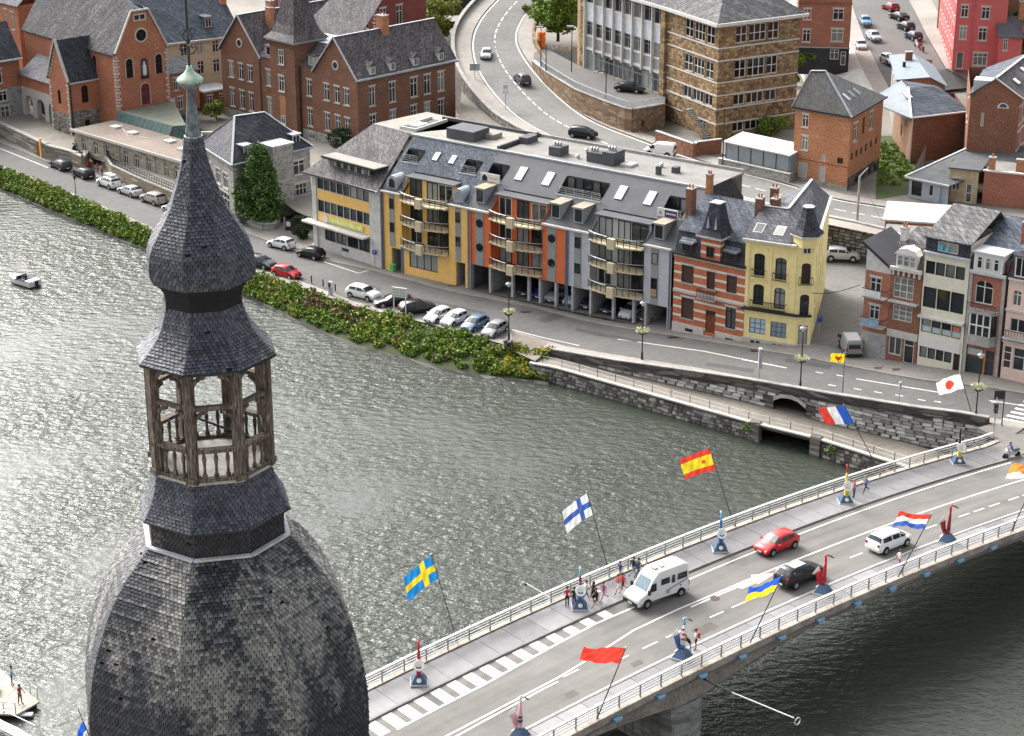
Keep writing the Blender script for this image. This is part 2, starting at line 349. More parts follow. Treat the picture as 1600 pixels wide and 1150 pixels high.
MB().poly([at(*q)+Vector((0,0,.008)) for q in ((1540,668),(1590,628),(1700,640),(1700,720),(1600,700))]).build('junction_road', ASPH, kind='structure')
zm.build('zebra_crossing', PAINT, kind='structure')

# ---------------------------------------------------------------- walls of stone: every big stone a part
STV = [M(c, .9, .3, scale=1.2, name='wall_stone', bump=.3) for c in ((.33,.32,.3),(.24,.235,.22),(.42,.41,.39),(.16,.15,.14))]
def stone_meshes(l, h, d, k, mats=STV):
    out = []
    for i in range(k):
        random.seed(100+i); j = lambda a: random.uniform(-a, a); e = .03
        mb = MB(); L = l*random.uniform(.88,.98)/2; H = h*.47
        o = [(-L+j(e),0,-H+j(e)),(L+j(e),0,-H+j(e)),(L+j(e),0,H+j(e)),(-L+j(e),0,H+j(e))]
        b_ = .04; f = [(x*(1-b_/L), -d*random.uniform(.6,1.2), z*(1-b_/H)) for x, _, z in o]
        mb.add(o+f, [(4,5,6,7),(0,1,5,4),(1,2,6,5),(2,3,7,6),(3,0,4,7)])
        out.append(mb.mesh('stone', mats[i % len(mats)]))
    return out
def stone_wall_face(parent, P, zlo, ztop, ch, sl, limit, mats=STV, name='stone', skip=None, dep=.09):
    """courses of single stones along the line P, facing the right hand side of travel"""
    P = resample(P, 200); L = [0]
    for a, b in zip(P, P[1:]): L.append(L[-1] + ((b-a).xy).length)
    tot = L[-1]; ms = stone_meshes(sl, ch, dep, 12, mats); cnt = 0
    def pos(d):
        k = min(int(np.searchsorted(L, d, 'right'))-1, 198); t = (d-L[k])/max(1e-6, L[k+1]-L[k]); return P[k].lerp(P[k+1], t), (P[k+1]-P[k])
    zmax = max(ztop(*pos(d)[0].xy) for d in np.linspace(0, tot, 30)); r = 0; z = zlo
    while z + ch < zmax + .01:
        d = sl*(.5 if r % 2 else 1.0)*.5 + .2
        while d < tot - sl*.5:
            p, t = pos(d)
            if z + ch <= ztop(p.x, p.y) + .02 and not (skip and skip(d/tot, z+ch/2)) and cnt < limit:
                o = link(name, random.choice(ms), parent, (p.x, p.y, z+ch/2), math.atan2(t.y, t.x)); cnt += 1
            d += sl*random.uniform(.85, 1.2)
        z += ch; r += 1
    return cnt
# big river wall below the street parapet, with its arch
wallP = [p for p in resample([Vector((p.x,p.y,0)) for p in [at(*q) for q in bank_px[11:]]], 60)]
wallP = [p for p in wallP if p.x < 47.2]
W = thing('river_wall', 'tall grey block stone wall with an arch carrying the quay street beside the bridge head', 'wall')
mb = MB()
arch_s = [i for i, p in enumerate(wallP) if at(1198,640,-3.7).x < p.x < at(1272,660,-3.7).x]
ia, ib = arch_s[0], arch_s[-1]
def arch_h(i): 
    u = (i-(ia+ib)/2)/((ib-ia)/2+.5); return -3.75 + 1.7*math.sqrt(max(0, 1-u*u)) if abs(u) < 1 else None
for i, (a, b) in enumerate(zip(wallP, wallP[1:])):
    za, zb_ = zq(a.x,a.y)+.02, zq(b.x,b.y)+.02
    la = arch_h(i) if ia <= i <= ib else -6; lb = arch_h(i+1) if ia <= i+1 <= ib else -6
    if ia <= i < ib: pass
    else: la = lb = -6
    mb.poly([(a.x,a.y,la),(b.x,b.y,lb),(b.x,b.y,zb_),(a.x,a.y,za)])
    if ia <= i < ib:
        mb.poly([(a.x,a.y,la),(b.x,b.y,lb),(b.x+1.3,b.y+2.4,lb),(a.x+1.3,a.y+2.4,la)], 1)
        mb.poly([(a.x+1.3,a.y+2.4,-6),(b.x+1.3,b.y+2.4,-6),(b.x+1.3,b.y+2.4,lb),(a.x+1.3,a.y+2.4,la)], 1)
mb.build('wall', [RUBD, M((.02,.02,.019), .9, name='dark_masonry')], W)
ring = MB()
for i in range(ia, ib):
    a, b = wallP[i], wallP[i+1]; n = (b-a).cross(Vector((0,0,1))).normalized()*.14; za, zc = arch_h(i), arch_h(i+1)
    ring.add([a+n+Vector((0,0,za)), b+n+Vector((0,0,zc)), b+n+Vector((0,0,zc+.42)), a+n+Vector((0,0,za+.42)), a+Vector((0,0,za)), b+Vector((0,0,zc)), b+Vector((0,0,zc+.42)), a+Vector((0,0,za+.42))], [(0,1,2,3),(3,2,6,7),(0,4,5,1)])
ring.build('arch_ring', STV[0], W)
A0, A1 = ia/len(wallP), ib/len(wallP)
def skip_arch(f, z):
    i = f*(len(wallP)-1); return ia-1.2 < i < ib+1.2 and z < (arch_h(min(max(i,ia),ib)) or -3.75)+.62
STW = [M(c, .9, .35, scale=1.2, name='pale_wall_stone', bump=.3) for c in ((.4,.4,.39),(.27,.265,.255),(.5,.5,.49),(.2,.19,.18))]
stone_wall_face(W, wallP, -3.7, lambda x, y: zq(x,y)-.25, .36, 1.05, 299, STW, skip=skip_arch)
par = MB()
for a, b in zip(wallP, wallP[1:]):
    za, zc = zq(a.x,a.y), zq(b.x,b.y); par.bar(a+Vector((0,0,za+.3)), b+Vector((0,0,zc+.3)), .42, .74)
par.build('parapet', RUBD, W)
cp = MB()
for a, b in zip(wallP, wallP[1:]):
    za, zc = zq(a.x,a.y), zq(b.x,b.y); cp.bar(a+Vector((0,0,za+.72)), b+Vector((0,0,zc+.72)), .56, .12)
cp.build('coping', CONC, W)
# towpath wall down to the water, culvert mouth
T_ = thing('towpath_wall', 'low dark rubble wall between towpath and river with iron rail and a culvert mouth', 'wall')
def on_t(f): i = f*(len(tpo)-1); k = min(int(i), len(tpo)-2); return tpo[k].lerp(tpo[k+1], i-k)
fx = [i/119 for i in range(120)]; c0 = min(fx, key=lambda f: (on_t(f)-at(1187,663,-3.75)).length); c1 = min(fx, key=lambda f: (on_t(f)-at(1266,684,-3.75)).length)
mb = MB()
for f, g in zip(fx, fx[1:]):
    a, b = on_t(f), on_t(g); lo = -6.2
    if c0 <= f < c1:
        lo = -4.2; i = Vector((1.6,3.2,0))
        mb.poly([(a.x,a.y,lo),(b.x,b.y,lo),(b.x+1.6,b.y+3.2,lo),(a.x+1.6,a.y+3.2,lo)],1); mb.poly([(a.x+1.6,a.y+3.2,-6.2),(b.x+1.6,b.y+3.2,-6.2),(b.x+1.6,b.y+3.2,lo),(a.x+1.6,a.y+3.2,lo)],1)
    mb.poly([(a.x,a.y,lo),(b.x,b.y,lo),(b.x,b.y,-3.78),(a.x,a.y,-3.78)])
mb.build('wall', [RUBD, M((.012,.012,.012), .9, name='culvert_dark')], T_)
for c in (c0-.012, c1+.012):
    p = on_t(c); q = on_t(c+.01); a = math.atan2(q.y-p.y, q.x-p.x); MB(TR(p.x,p.y,a)).box(-.55,.55,-.35,.4,-6.2,-3.5).build('buttress', RUB, T_)
cp = MB(); [cp.bar(on_t(f)+Vector((0,0,.03)), on_t(g)+Vector((0,0,.03)), .5, .16) for f, g in zip(fx, fx[1:])]
cp.build('coping', CONCW, T_)
stm = stone_meshes(.6, .38, .1, 10, [RUBD, M((.22,.21,.19),.9,.4,name='bank_stone',bump=.3), M((.1,.095,.085),.9,.4,name='bank_stone_dark',bump=.3), M((.33,.31,.27),.9,.4,name='bank_stone_pale',bump=.3)])
big = MB(); cnt = 0
for r in range(4):
    d = 0
    while d < 1:
        d += random.uniform(.008,.013)
        if d > .99 or c0-.02 < d < c1+.02: continue
        p, q = on_t(d), on_t(min(1,d+.01)); o = link('stone', random.choice(stm), T_, (p.x,p.y,-5.5+r*.4+random.uniform(-.04,.04)), math.atan2(q.y-p.y,q.x-p.x)+random.uniform(-.06,.06)); cnt += 1
for k in range(20):
    f = .03+k*.94/19; p = on_t(f) + Vector((.1,.25,0)); MB().box(p.x-.03,p.x+.03,p.y-.03,p.y+.03,-3.7,-2.75).build('post', IRON, T_)
for h in (.5, .95):
    t = MB(); t.tube([on_t(f)+Vector((.1,.25,h)) for f in np.linspace(.03,.97,30)], .022, 4); t.build('rail', STEEL, T_)

# ---------------------------------------------------------------- bridge
B_ = thing('road_bridge', 'grey concrete road bridge across the river with pale railings, flags and sculptures on its pavements', 'bridge', bp(110,-99,0)); B_.location = (0,0,0)
S0, S1 = 52, 147; SS = [S0 + (S1-S0)*i/48 for i in range(49)]
def bstrip(name, t0, t1, h, mat, parent=None, kind=None, s0=S0, s1=S1, n=48):
    mb = MB(); ss = [s0 + (s1-s0)*i/n for i in range(n+1)]
    for a, b in zip(ss, ss[1:]): mb.poly([bp(a,t0,h), bp(b,t0,h), bp(b,t1,h), bp(a,t1,h)])
    return mb.build(name, mat, parent, kind=kind)
def dep(s): return 1.05 + 1.65*max(0, 1-abs(s-92.3)/15)**1.6
TF, TFK, TNK, TN = -106.6, -103.2, -94.35, -91.7
def lane_mat():
    n = N('bridge_asphalt'); v = n.coord(); mp = n.n('Mapping', vector_type='TEXTURE'); mp.inputs['Rotation'].default_value = (0,0,math.atan2(BU.y,BU.x)); mp.inputs['Scale'].default_value = (16,.9,1); n.l(v, mp.inputs[0])
    a = n.noise(mp.outputs[0], 1.0, 5, .6); b = n.noise(v, .35, 6, .7); d = n.noise(v, 18, 2, .6); k = n.mix(.3, n.mix(.45, a, b), d); c = (.142,.136,.128)
    cc = n.ramp(k, [(.36, sh(c,.66)), (.5, c), (.64, sh(c,1.3))]); n.bump(d, .2, .01); return n.fin(cc, .8, .25)
bridge_mat = lane_mat()
def brushed(n_mat):
    return n_mat
bstrip('bridge_road', TFK, TNK, 0, bridge_mat, None, 'structure', 40, 152)
MB().poly([bp(144,-103.2,.02), bp(152,-103.2,.03), bp(162,-108,.03), bp(175,-80,.03), bp(144,-94.3,.02)]).build('bridge_approach', bridge_mat, kind='structure')
MB().slab([at(1528,668,.12),at(1552,661,.12),at(1600,668,.12),at(1570,690,.12)],.3).build('bridge_head_pavement', PAVE, kind='structure')
MB().slab([bp(145,TF,.13), bp(149,TF-.6,.13), bp(152.5,-104.4,.13), bp(150.5,-103.3,.13), bp(145,-103.3,.13)],.3).build('bridge_head_pavement', PAVE, kind='structure')
mb = MB()
for a, b in zip(SS, SS[1:]):
    for t0, t1 in ((TF,TFK-.16),(TNK+.16,TN)): mb.add([bp(a,t0,.1),bp(b,t0,.1),bp(b,t1,.1),bp(a,t1,.1)], [(0,1,2,3)])
    for t in (TF, TN): mb.poly([bp(a,t,-.75), bp(b,t,-.75), bp(b,t,.1), bp(a,t,.1)])
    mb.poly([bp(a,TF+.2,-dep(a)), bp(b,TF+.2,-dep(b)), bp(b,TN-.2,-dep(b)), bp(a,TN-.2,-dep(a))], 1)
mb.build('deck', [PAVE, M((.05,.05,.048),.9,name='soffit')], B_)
girder = M((.27,.235,.2), .9, .35, scale=.5, bump=.2, name='stained_concrete')
for t, sg in ((TF, 1), (TN, -1)):
    mb = MB(); q = t + .25*sg
    for a, b in zip(SS, SS[1:]):
        mb.poly([bp(a,q,-dep(a)), bp(b,q,-dep(b)), bp(b,q,-.5), bp(a,q,-.5)]); mb.poly([bp(a,q,-.5), bp(b,q,-.5), bp(b,t,-.45), bp(a,t,-.45)])
    mb.build('girder', girder, B_)
for t, sg in ((TF, -1), (TN, 1)):
    mb = MB()
    for a, b in zip(SS, SS[1:]):
        A = [bp(a,t+.02*sg,-.35), bp(a,t+.28*sg,-.35), bp(a,t+.28*sg,.22), bp(a,t-.22*sg,.22)]; Bq = [bp(b,t+.02*sg,-.35), bp(b,t+.28*sg,-.35), bp(b,t+.28*sg,.22), bp(b,t-.22*sg,.22)]
        for i in range(4): mb.poly([A[i],Bq[i],Bq[(i+1)%4],A[(i+1)%4]])
    mb.build('edge_beam', M((.33,.29,.25),.9,.35,scale=.8,bump=.2,name='edge_concrete'), B_)
for t, h in ((TFK-.08,.07),(TNK+.08,.07)):
    kb = MB(); 
    for a, b in zip(SS, SS[1:]): kb.bar(bp(a,t,h), bp(b,t,h), .18, .16)
    kb.build('kerb', M((.19,.18,.17),.8,name='dark_kerb'), B_)
slabm = [ground_mat('wet_slab%d' % i, c, .25) for i, c in enumerate(((.185,.182,.188),(.215,.211,.216),(.16,.157,.163)))]
for m in slabm: m.node_tree.nodes['Principled BSDF'].inputs['Roughness'].default_value = .38
k = 0; s = S0
while s < S1-2.4:
    for t0, t1 in ((TF+.25,TFK-.2),(TNK+.2,TN-.25)):
        mb = MB(); hh = random.uniform(.118,.128); A = [bp(s+.03,t0,hh),bp(s+2.37,t0,hh),bp(s+2.37,t1,hh),bp(s+.03,t1,hh)]; lo = [p - Vector((0,0,.03)) for p in A]
        mb.add(A+lo, [(0,1,2,3)]+[(i,4+i,4+(i+1)%4,(i+1)%4) for i in range(4)]); mb.build('paving_slab', slabm[k%3], B_); k += random.choice((1,2))
    s += 2.4
# pier of big blocks
mb = MB(); P0 = bp(0,0); 
def pier_pts(g): return [bp(s,t,0).xy for s, t in ((90.2-g,TN-1.4),(90.5-g,TN-.45),(92.0,TN-.05+g),(93.5+g,TN-.45),(93.8+g,TN-1.4),(93.8+g,TF+1),(92,TF+.4-g),(90.2-g,TF+1))]
mb.prism(pier_pts(0), -7, zb(92)-dep(92)+.04); mb.prism(pier_pts(.18), zb(92)-dep(92)-.75, zb(92)-dep(92)-.4); mb.build('pier', RUBG, B_)
pst = stone_meshes(.95, .5, .07, 8, [M(c,.9,.35,scale=1.5,bump=.3,name='pier_block') for c in ((.23,.225,.215),(.16,.155,.15),(.28,.275,.26),(.19,.2,.17))])
PP = [Vector((p[0],p[1],0)) for p in pier_pts(0)]
for a, b in ((PP[7],PP[0]),(PP[0],PP[1]),(PP[1],PP[2]),(PP[2],PP[3]),(PP[3],PP[4])):
    L = (b-a).length; d = (b-a)/L; k = max(1, int(L/.95))
    for r in range(9):
        for i in range(max(0,k-6),k):
            p = a + d*((i+.5)*L/k)
            o = link('stone', random.choice(pst), B_, (p.x,p.y,-5.7+r*.51), math.atan2(d.y,d.x)); o.scale.x = L/k/.95
# abutment at the bridge head
mb = MB(); mb.box(0,0,0,0,0,0); mb = MB()
A = [bp(141,TF-.1), bp(141,TN+.1), bp(160,TN+6), bp(160,TF-2)]
mb.prism([p.xy for p in A], -7, -.15); mb.build('abutment', RUB, B_)
# markings on the bridge
mb = MB(); H_ = .012
def bl(s0, s1, t, w_, t1=None):
    n = max(1, int((s1-s0)/2)); t1 = t if t1 is None else t1
    for i in range(n):
        a, b = s0+(s1-s0)*i/n, s0+(s1-s0)*(i+1)/n; ta, tb = t+(t1-t)*i/n, t+(t1-t)*(i+1)/n
        mb.poly([bp(a,ta-w_/2,H_), bp(b,tb-w_/2,H_), bp(b,tb+w_/2,H_), bp(a,ta+w_/2,H_)])
far = [(620,1140),(760,1068),(860,1012),(930,975),(1000,945)]
P = [bst(*q) for q in far]
for a, b in zip(P, P[1:]): bl(a[0], b[0], a[1], .2, b[1])
bl(P[-1][0], 147, P[-1][1]-.45, .15, TFK+.45)
cl = [bst(*q) for q in ((640,1180),(700,1149),(790,1102),(870,1060),(930,1024),(990,985),(1060,952),(1110,931))]
for a, b in zip(cl, cl[1:]): bl(a[0], b[0], a[1], .17, b[1])
bl(cl[-1][0], 150, cl[-1][1], .17, -99.2)
c2 = [bst(*q) for q in ((640,1190),(710,1152),(800,1103),(850,1076))]
for a, b in zip(c2, c2[1:]): bl(a[0], b[0], a[1], .17, b[1])
bl(60, 150, TNK-.22, .14)
for q in ((860,1071),(892,1052),(950,1018),(1003,1001),(1039,984),(1106,953),(1140,938),(1172,925),(1325,862),(1420,808),(1475,792),(1500,785),(1524,777),(1551,766),(1577,761)):
    s_, t_ = bst(*q); bl(s_-.75, s_+.75, -96.75 if s_ > 88 else t_, .15)
for i in range(15):                              # hatched strip beside the far kerb
    f = i/14; e = (588+(946-588)*f, 1136-(1136-960)*f)
    s_, t_ = bst(*e); te = np.interp(s_, [p[0] for p in P], [p[1] for p in P]); w2 = .5
    mb.poly([bp(s_-w2,TFK+.12,H_), bp(s_+w2-.1,TFK+.12,H_), bp(s_+w2-.1,te-.12,H_), bp(s_-w2,te-.12,H_)])
sa, ta = bst(1166,908)                           # turn arrow
bl(sa-6.4, sa-1.2, ta+.25, .2); mb.poly([bp(sa-1.5,ta-.15,H_), bp(sa+1.0,ta+.1,H_), bp(sa+.3,ta+.75,H_), bp(sa-1.2,ta+.75,H_)]); mb.poly([bp(sa+1.0,ta-.5,H_+.001), bp(sa+2.8,ta+.55,H_+.001), bp(sa+.3,ta+1.0,H_+.001)])
mb.build('bridge_markings', PAINT, kind='structure')
for q in (((880,1085),(1000,1030),(1006,1036),(890,1092)),((1130,880),(1240,838),(1246,842),(1136,885)),((770,1110),(800,1096),(806,1104),(776,1118)),((1080,985),(1110,972),(1124,980),(1092,994))):
    MB().poly([bp(*bst(*p),.007) for p in q]).build('road_patch', ground_mat('bridge_patch', (.1,.092,.085), .3), kind='structure')
# railings
def railing(t, label, s0, s1):
    G = thing('bridge_railing', label, 'railing', bp(s0,t,.12)); o0 = Vector(G.location)
    pm = MB().box(-.045,.045,-.05,.05,0,1.02).mesh('post', CONC)
    k = 0; s = s0
    while s <= s1:
        link('post', pm, G, bp(s,t,.2)-o0, math.atan2(BU.y,BU.x)); s += 2.05
    for h, w_, nm, m in ((1.16,.24,'handrail',RAILW),(.9,.05,'rail',RAILW),(.66,.05,'rail',STEEL),(.42,.05,'rail',STEEL)):
        mb = MB(); n = 44
        for i in range(n): mb.bar(bp(s0+(s1-s0)*i/n,t,.12+h)-o0, bp(s0+(s1-s0)*(i+1)/n,t,.12+h)-o0, w_, .09 if w_ > .1 else .05)
        mb.build(nm, m, G)
    return G
railing(TF+.05, 'pale railing along the far pavement of the bridge', 56, 146)
railing(TN-.02, 'pale railing along the near edge of the bridge above the dark water', 56, 150)
# ---------------------------------------------------------------- building kit
_cache = {}
def wall_grid(mb, T, L, z0, z1, ops, m=0, d=.2):
    """upright wall face (x along, y inward, z up) with real openings and their reveals"""
    T0 = mb.T; mb.T = T if T0 is None else T0 @ T
    xs = sorted({0, L} | {round(max(0,min(L,v)),4) for o in ops for v in o[:2]})
    for a, b in zip(xs, xs[1:]):
        if b - a < 1e-4: continue
        c = (a+b)/2; cuts = sorted((o[2], o[3]) for o in ops if o[0] < c < o[1]); z = z0
        for lo, hi in cuts:
            if lo > z + 1e-4: mb.poly([(a,0,z),(b,0,z),(b,0,lo),(a,0,lo)], m)
            z = max(z, hi)
        if z < z1 - 1e-4: mb.poly([(a,0,z),(b,0,z),(b,0,z1),(a,0,z1)], m)
    for o in ops:
        x0, x1, a, b = o[:4]; r = o[4] if len(o) > 4 else 0
        for q in ([(x0,0,a),(x0,d,a),(x0,d,b),(x0,0,b)],[(x1,0,a),(x1,0,b),(x1,d,b),(x1,d,a)],[(x0,0,a),(x1,0,a),(x1,d,a),(x0,d,a)],[(x0,0,b),(x0,d,b),(x1,d,b),(x1,0,b)]): mb.poly(q, m)
        if r:
            n = 6; cx = (x0+x1)/2; hw = (x1-x0)/2
            A = [(cx - hw*math.cos(math.pi*i/n), 0, b - r + r*math.sin(math.pi*i/n)) for i in range(n+1)]
            for i in range(n):
                p, q = A[i], A[i+1]; mb.poly([(p[0],0,b),(p[0],0,p[2]),(q[0],0,q[2]),(q[0],0,b)], m); mb.poly([p,(p[0],d,p[2]),(q[0],d,q[2]),q], m)
    mb.T = T0
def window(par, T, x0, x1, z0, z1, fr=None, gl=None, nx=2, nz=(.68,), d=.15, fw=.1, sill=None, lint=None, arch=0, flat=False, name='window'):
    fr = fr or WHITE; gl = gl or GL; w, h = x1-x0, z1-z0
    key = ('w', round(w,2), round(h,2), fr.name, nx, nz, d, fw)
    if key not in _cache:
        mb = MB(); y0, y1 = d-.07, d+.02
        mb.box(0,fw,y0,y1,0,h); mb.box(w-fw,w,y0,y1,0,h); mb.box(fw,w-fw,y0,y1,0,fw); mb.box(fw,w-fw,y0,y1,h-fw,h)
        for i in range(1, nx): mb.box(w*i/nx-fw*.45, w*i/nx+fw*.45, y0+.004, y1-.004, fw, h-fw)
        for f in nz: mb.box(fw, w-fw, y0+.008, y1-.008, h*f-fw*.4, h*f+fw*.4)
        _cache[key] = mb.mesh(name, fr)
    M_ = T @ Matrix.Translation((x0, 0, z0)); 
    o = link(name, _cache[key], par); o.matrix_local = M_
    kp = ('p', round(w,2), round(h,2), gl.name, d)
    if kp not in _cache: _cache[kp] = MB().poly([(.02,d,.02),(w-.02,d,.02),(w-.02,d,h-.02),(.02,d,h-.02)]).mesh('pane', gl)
    p = link('pane', _cache[kp], par if flat else o)
    if flat: p.matrix_local = M_
    for nm, mt, zz in (('sill', sill, (-.13, 0)), ('lintel', lint, (h, h+.24))):
        if mt:
            ks = (nm, round(w,2), round(h,2), mt.name)
            if ks not in _cache: _cache[ks] = MB().box(-.12,w+.12,-.1 if nm == 'sill' else -.035,.03,*zz).mesh(nm, mt)
            s = link(nm, _cache[ks], par if flat else o)
            if flat: s.matrix_local = M_
    return o
class Bd:
    """a building: plan corners in world metres, anticlockwise from the front left one"""
    def __init__(s, name, label, plan, z, cat='building'):
        s.P = [Vector((p[0],p[1])) for p in plan]; d = s.P[1]-s.P[0]; s.a = math.atan2(d.y, d.x)
        s.o = thing(name, label, cat, (s.P[0].x, s.P[0].y, z), s.a)
        c, n = math.cos(-s.a), math.sin(-s.a)
        s.p = [Vector(((q-s.P[0]).x*c-(q-s.P[0]).y*n, (q-s.P[0]).x*n+(q-s.P[0]).y*c)) for q in s.P]
        s.w = {}
    def T(s, i):
        a, b = s.p[i], s.p[(i+1)%len(s.p)]; return TR(a.x, a.y, math.atan2((b-a).y, (b-a).x))
    def L(s, i): return (s.p[(i+1)%len(s.p)] - s.p[i]).length
    def mb(s, mat, nm='wall'):
        if (mat.name, nm) not in s.w: s.w[(mat.name, nm)] = (MB(), mat, nm)
        return s.w[(mat.name, nm)][0]
    def face(s, i, z0, z1, mat, wins=(), d=.2, nm='wall', T=None, L=None, **kw):
        T = s.T(i) if T is None else T; L = s.L(i) if L is None else L
        wall_grid(s.mb(mat, nm), T, L, z0, z1, [(w[0],w[1],w[2],w[3],(w[4] or {}).get('arch',0) if len(w) > 4 else 0) for w in wins], 0, d)
        for w in wins:
            k = dict(kw); k.update(w[4] if len(w) > 4 and w[4] else {})
            if k.pop('hole', False): continue
            window(s.o, T, *w[:4], **k)
    def gable(s, i, z0, apex, mat, x0=0, x1=None, ax=None, T=None):
        T = s.T(i) if T is None else T; x1 = s.L(i) if x1 is None else x1; ax = (x0+x1)/2 if ax is None else ax
        b = s.mb(mat); b.T = T; b.poly([(x0,0,z0),(x1,0,z0),(ax,0,apex)]); b.T = None
    def part(s, name, mb, mats, **k): return mb.build(name, mats, s.o, **k)
    def roof(s, pts, mat, th=.16, nm='roof'): s.mb(mat, nm).slab(pts, th)
    def done(s):
        for b, m, nm in s.w.values(): b.build(nm, m, s.o)
        return s.o
def plan_rect(x, y, rz, L, D):
    d = Vector((math.cos(R(rz)), math.sin(R(rz)))); n = Vector((-d.y, d.x)); A = Vector((x, y)); return [A, A+d*L, A+d*L+n*D, A+n*D]
def rowwin(xs, w, z0, z1, **k): return [(x, x+w, z0, z1, k) for x in xs]
def dormer(B, x0, x1, y, z0, z1, slope, rm, wm, fr=WHITE, gl=GL, nx=2, round_=False, flat=True, lipm=None):
    """box dormer: front at depth y, running back until it meets the roof; window pieces are its sub-parts"""
    dy = (z1-z0)/slope + .3; mb = MB()
    if round_:
        n = 7; cx = (x0+x1)/2; r = (x1-x0)/2; zc = z1-r
        A = [(cx-r, z0)] + [(cx - r*math.cos(math.pi*i/n), zc + r*math.sin(math.pi*i/n)) for i in range(n+1)] + [(cx+r, z0)]
        mb.ext(A, y, y+dy, 0)
        D_ = B.part('dormer', mb, [rm]); q = MB(); C_ = [(cx+(px-cx)*.62, z0+.2+(pz-z0-.2)*.78) for px, pz in A]
        q.poly([(px, y-.02, pz) for px, pz in C_]).build('pane', gl, D_)
        f = MB(); 
        for (a, b) in zip(C_, C_[1:]+C_[:1]): f.bar((a[0],y-.03,a[1]), (b[0],y-.03,b[1]), .08)
        f.build('frame', fr, D_); return D_
    mb.box(x0, x1, y+.05, y+dy, z0, z1, 0)
    D_ = B.part('dormer', mb, [wm])
    MB().box(x0-.12, x1+.12, y-.25, y+dy, z1+.003, z1+.15).build('roof', lipm or rm, D_)
    window(D_, TR(0, y-.1), x0+.1, x1-.1, z0+.12, z1-.06, fr, gl, nx, (), d=.1, fw=.08, flat=True)
    return D_
def chimney(B, x, y, z0, z1, w=.7, d=.5, mat=None, pots=2):
    mb = MB(); mb.box(x-w/2,x+w/2,y-d/2,y+d/2,z0,z1-.1); c = B.part('chimney', mb, mat or BRKD)
    MB().box(x-w/2-.07,x+w/2+.07,y-d/2-.07,y+d/2+.07,z1-.1,z1+.04).build('cap', CONC, c)
    for i in range(pots): MB().lathe([(.12,z1+.04),(.1,z1+.45)], 8, (x-w/2+w*(i+.5)/pots, y)).build('pot', BRKO, c)
def skylight(B, T, x0, x1, z0, z1, pane=None, fr=None):
    mb = MB(T); mb.box(x0,x1,-.12,.02,z0,z1); s = B.part('skylight', mb, fr or ZINC)
    MB(T).poly([(x0+.1,-.125,z0+.1),(x1-.1,-.125,z0+.1),(x1-.1,-.125,z1-.1),(x0+.1,-.125,z1-.1)]).build('pane', pane or SKYP, s)
SKYP = glassy((.42,.45,.48), name='skylight_glass', rough=.12, amt=0)
def slopeT(y0, z0, k, T=None):
    th = math.atan(k); m = Matrix.Translation((0,y0,z0)) @ Matrix.Rotation(-(math.pi/2-th), 4, 'X'); return m if T is None else T @ m
YEL = M((.74,.46,.14), .75, .1, name='ochre_render'); YELP = M((.76,.64,.31), .75, .12, name='cream_render'); ORR = M((.6,.14,.05), .75, .12, name='terracotta_render')
GREYR = M((.42,.43,.47), .75, .12, name='grey_render'); GREYM = M((.25,.25,.26), .6, .2, name='grey_panel'); WHR = M((.47,.465,.45), .75, .22, name='white_render')
BPIPE = M((.1,.13,.2), .5, name='blue_pipe'); ROOFG = M((.2,.192,.182), .9, .25, scale=.5, name='gravel_roof'); ROOFB = M((.25,.238,.21), .9, .22, scale=.4, name='beige_roof_felt')
DKROOF = M((.075,.077,.085), .7, .2, scale=.6, name='dark_roof_sheet', fine=14); BAND = M((.5,.485,.455), .7, .15, name='gutter_white')
WOODD = M((.16,.05,.02), .5, .3, name='wood_door'); GRNB = M((.1,.4,.1), .5, name='green_bin'); TEAL = M((.05,.17,.2), .5, name='teal_sign'); PINKR = M((.62,.46,.4), .75, .1, name='pink_render')
CREAMB = M((.52,.45,.3), .7, .12, name='cream_concrete')
# ---------------------------------------------------------------- the quay row
# office with ochre bands
B = Bd('office_building', 'low office building with ochre bands and ribbon windows left of the apartments', [(-25.75,248.38),(-16.4,239.6),(-7.5,251.5),(-16.5,261)], -3.6)
o = B
w8 = lambda z0, z1: [(.95+i*1.225, .95+(i+1)*1.225-.09, z0, z1, dict(gl=GLC if i%3 else GL, nx=1, nz=(), fr=DARK, fw=.06)) for i in range(8)]
o.face(0, 0, 10.3, WHR, w8(8.35,9.9)+w8(5.3,6.85)+[(2.1+i*2.15,2.1+(i+1)*2.15-.1,1.65,3.6,dict(nx=2,nz=(.7,),fr=DARK,gl=GL)) for i in range(4)]+[(5.2,6.6,.75,1.3,dict(nx=1,nz=(),gl=GLD,fr=GREYM))])
for z0, z1 in ((6.93,8.27),(4.1,5.22)):
    o.part('ochre_band', MB().box(.85,10.8,-.05,.02,z0,z1), YEL)
for x0, x1 in ((0,.8),(10.86,12.86)): o.part('pier', MB().box(x0,x1,-.16,.02,.02,10.2), WHR)
c = o.part('canopy', MB().box(-1,10.8,-1.3,.0,3.72,3.95), BAND)
sg = o.part('shop_sign', MB().box(3.1,9.6,-.2,-.06,4.25,4.95), M((.5,.58,.12),.6,name='lime_sign')); MB().box(3.3,9.4,-.215,-.2,4.4,4.8).build('panel', M((.6,.62,.3),.6,name='pale_sign'), sg)
MB(Matrix.Translation((2.5,-.16,4.6)) @ Matrix.Rotation(R(90),4,'X')).lathe([(.5,-.1),(.5,.06)],14).build('round_badge', WHITE, sg)
o.face(1, 0, 10.3, WHR); o.face(2, 0, 10.3, WHR); o.face(3, 0, 10.3, WHR)
o.roof([(-.8,-.9,10.3),(12.95,-.6,10.3),(11.0,7.2,16),(3.9,7.4,16)], SLATEP); o.roof([(-.8,-.9,10.3),(3.9,7.4,16),(4.4,16,16),(-.8,16.4,10.3)], SLATEP)
o.part('eaves', MB().box(-.95,12.9,-1.0,-.1,10.16,10.32), BAND)
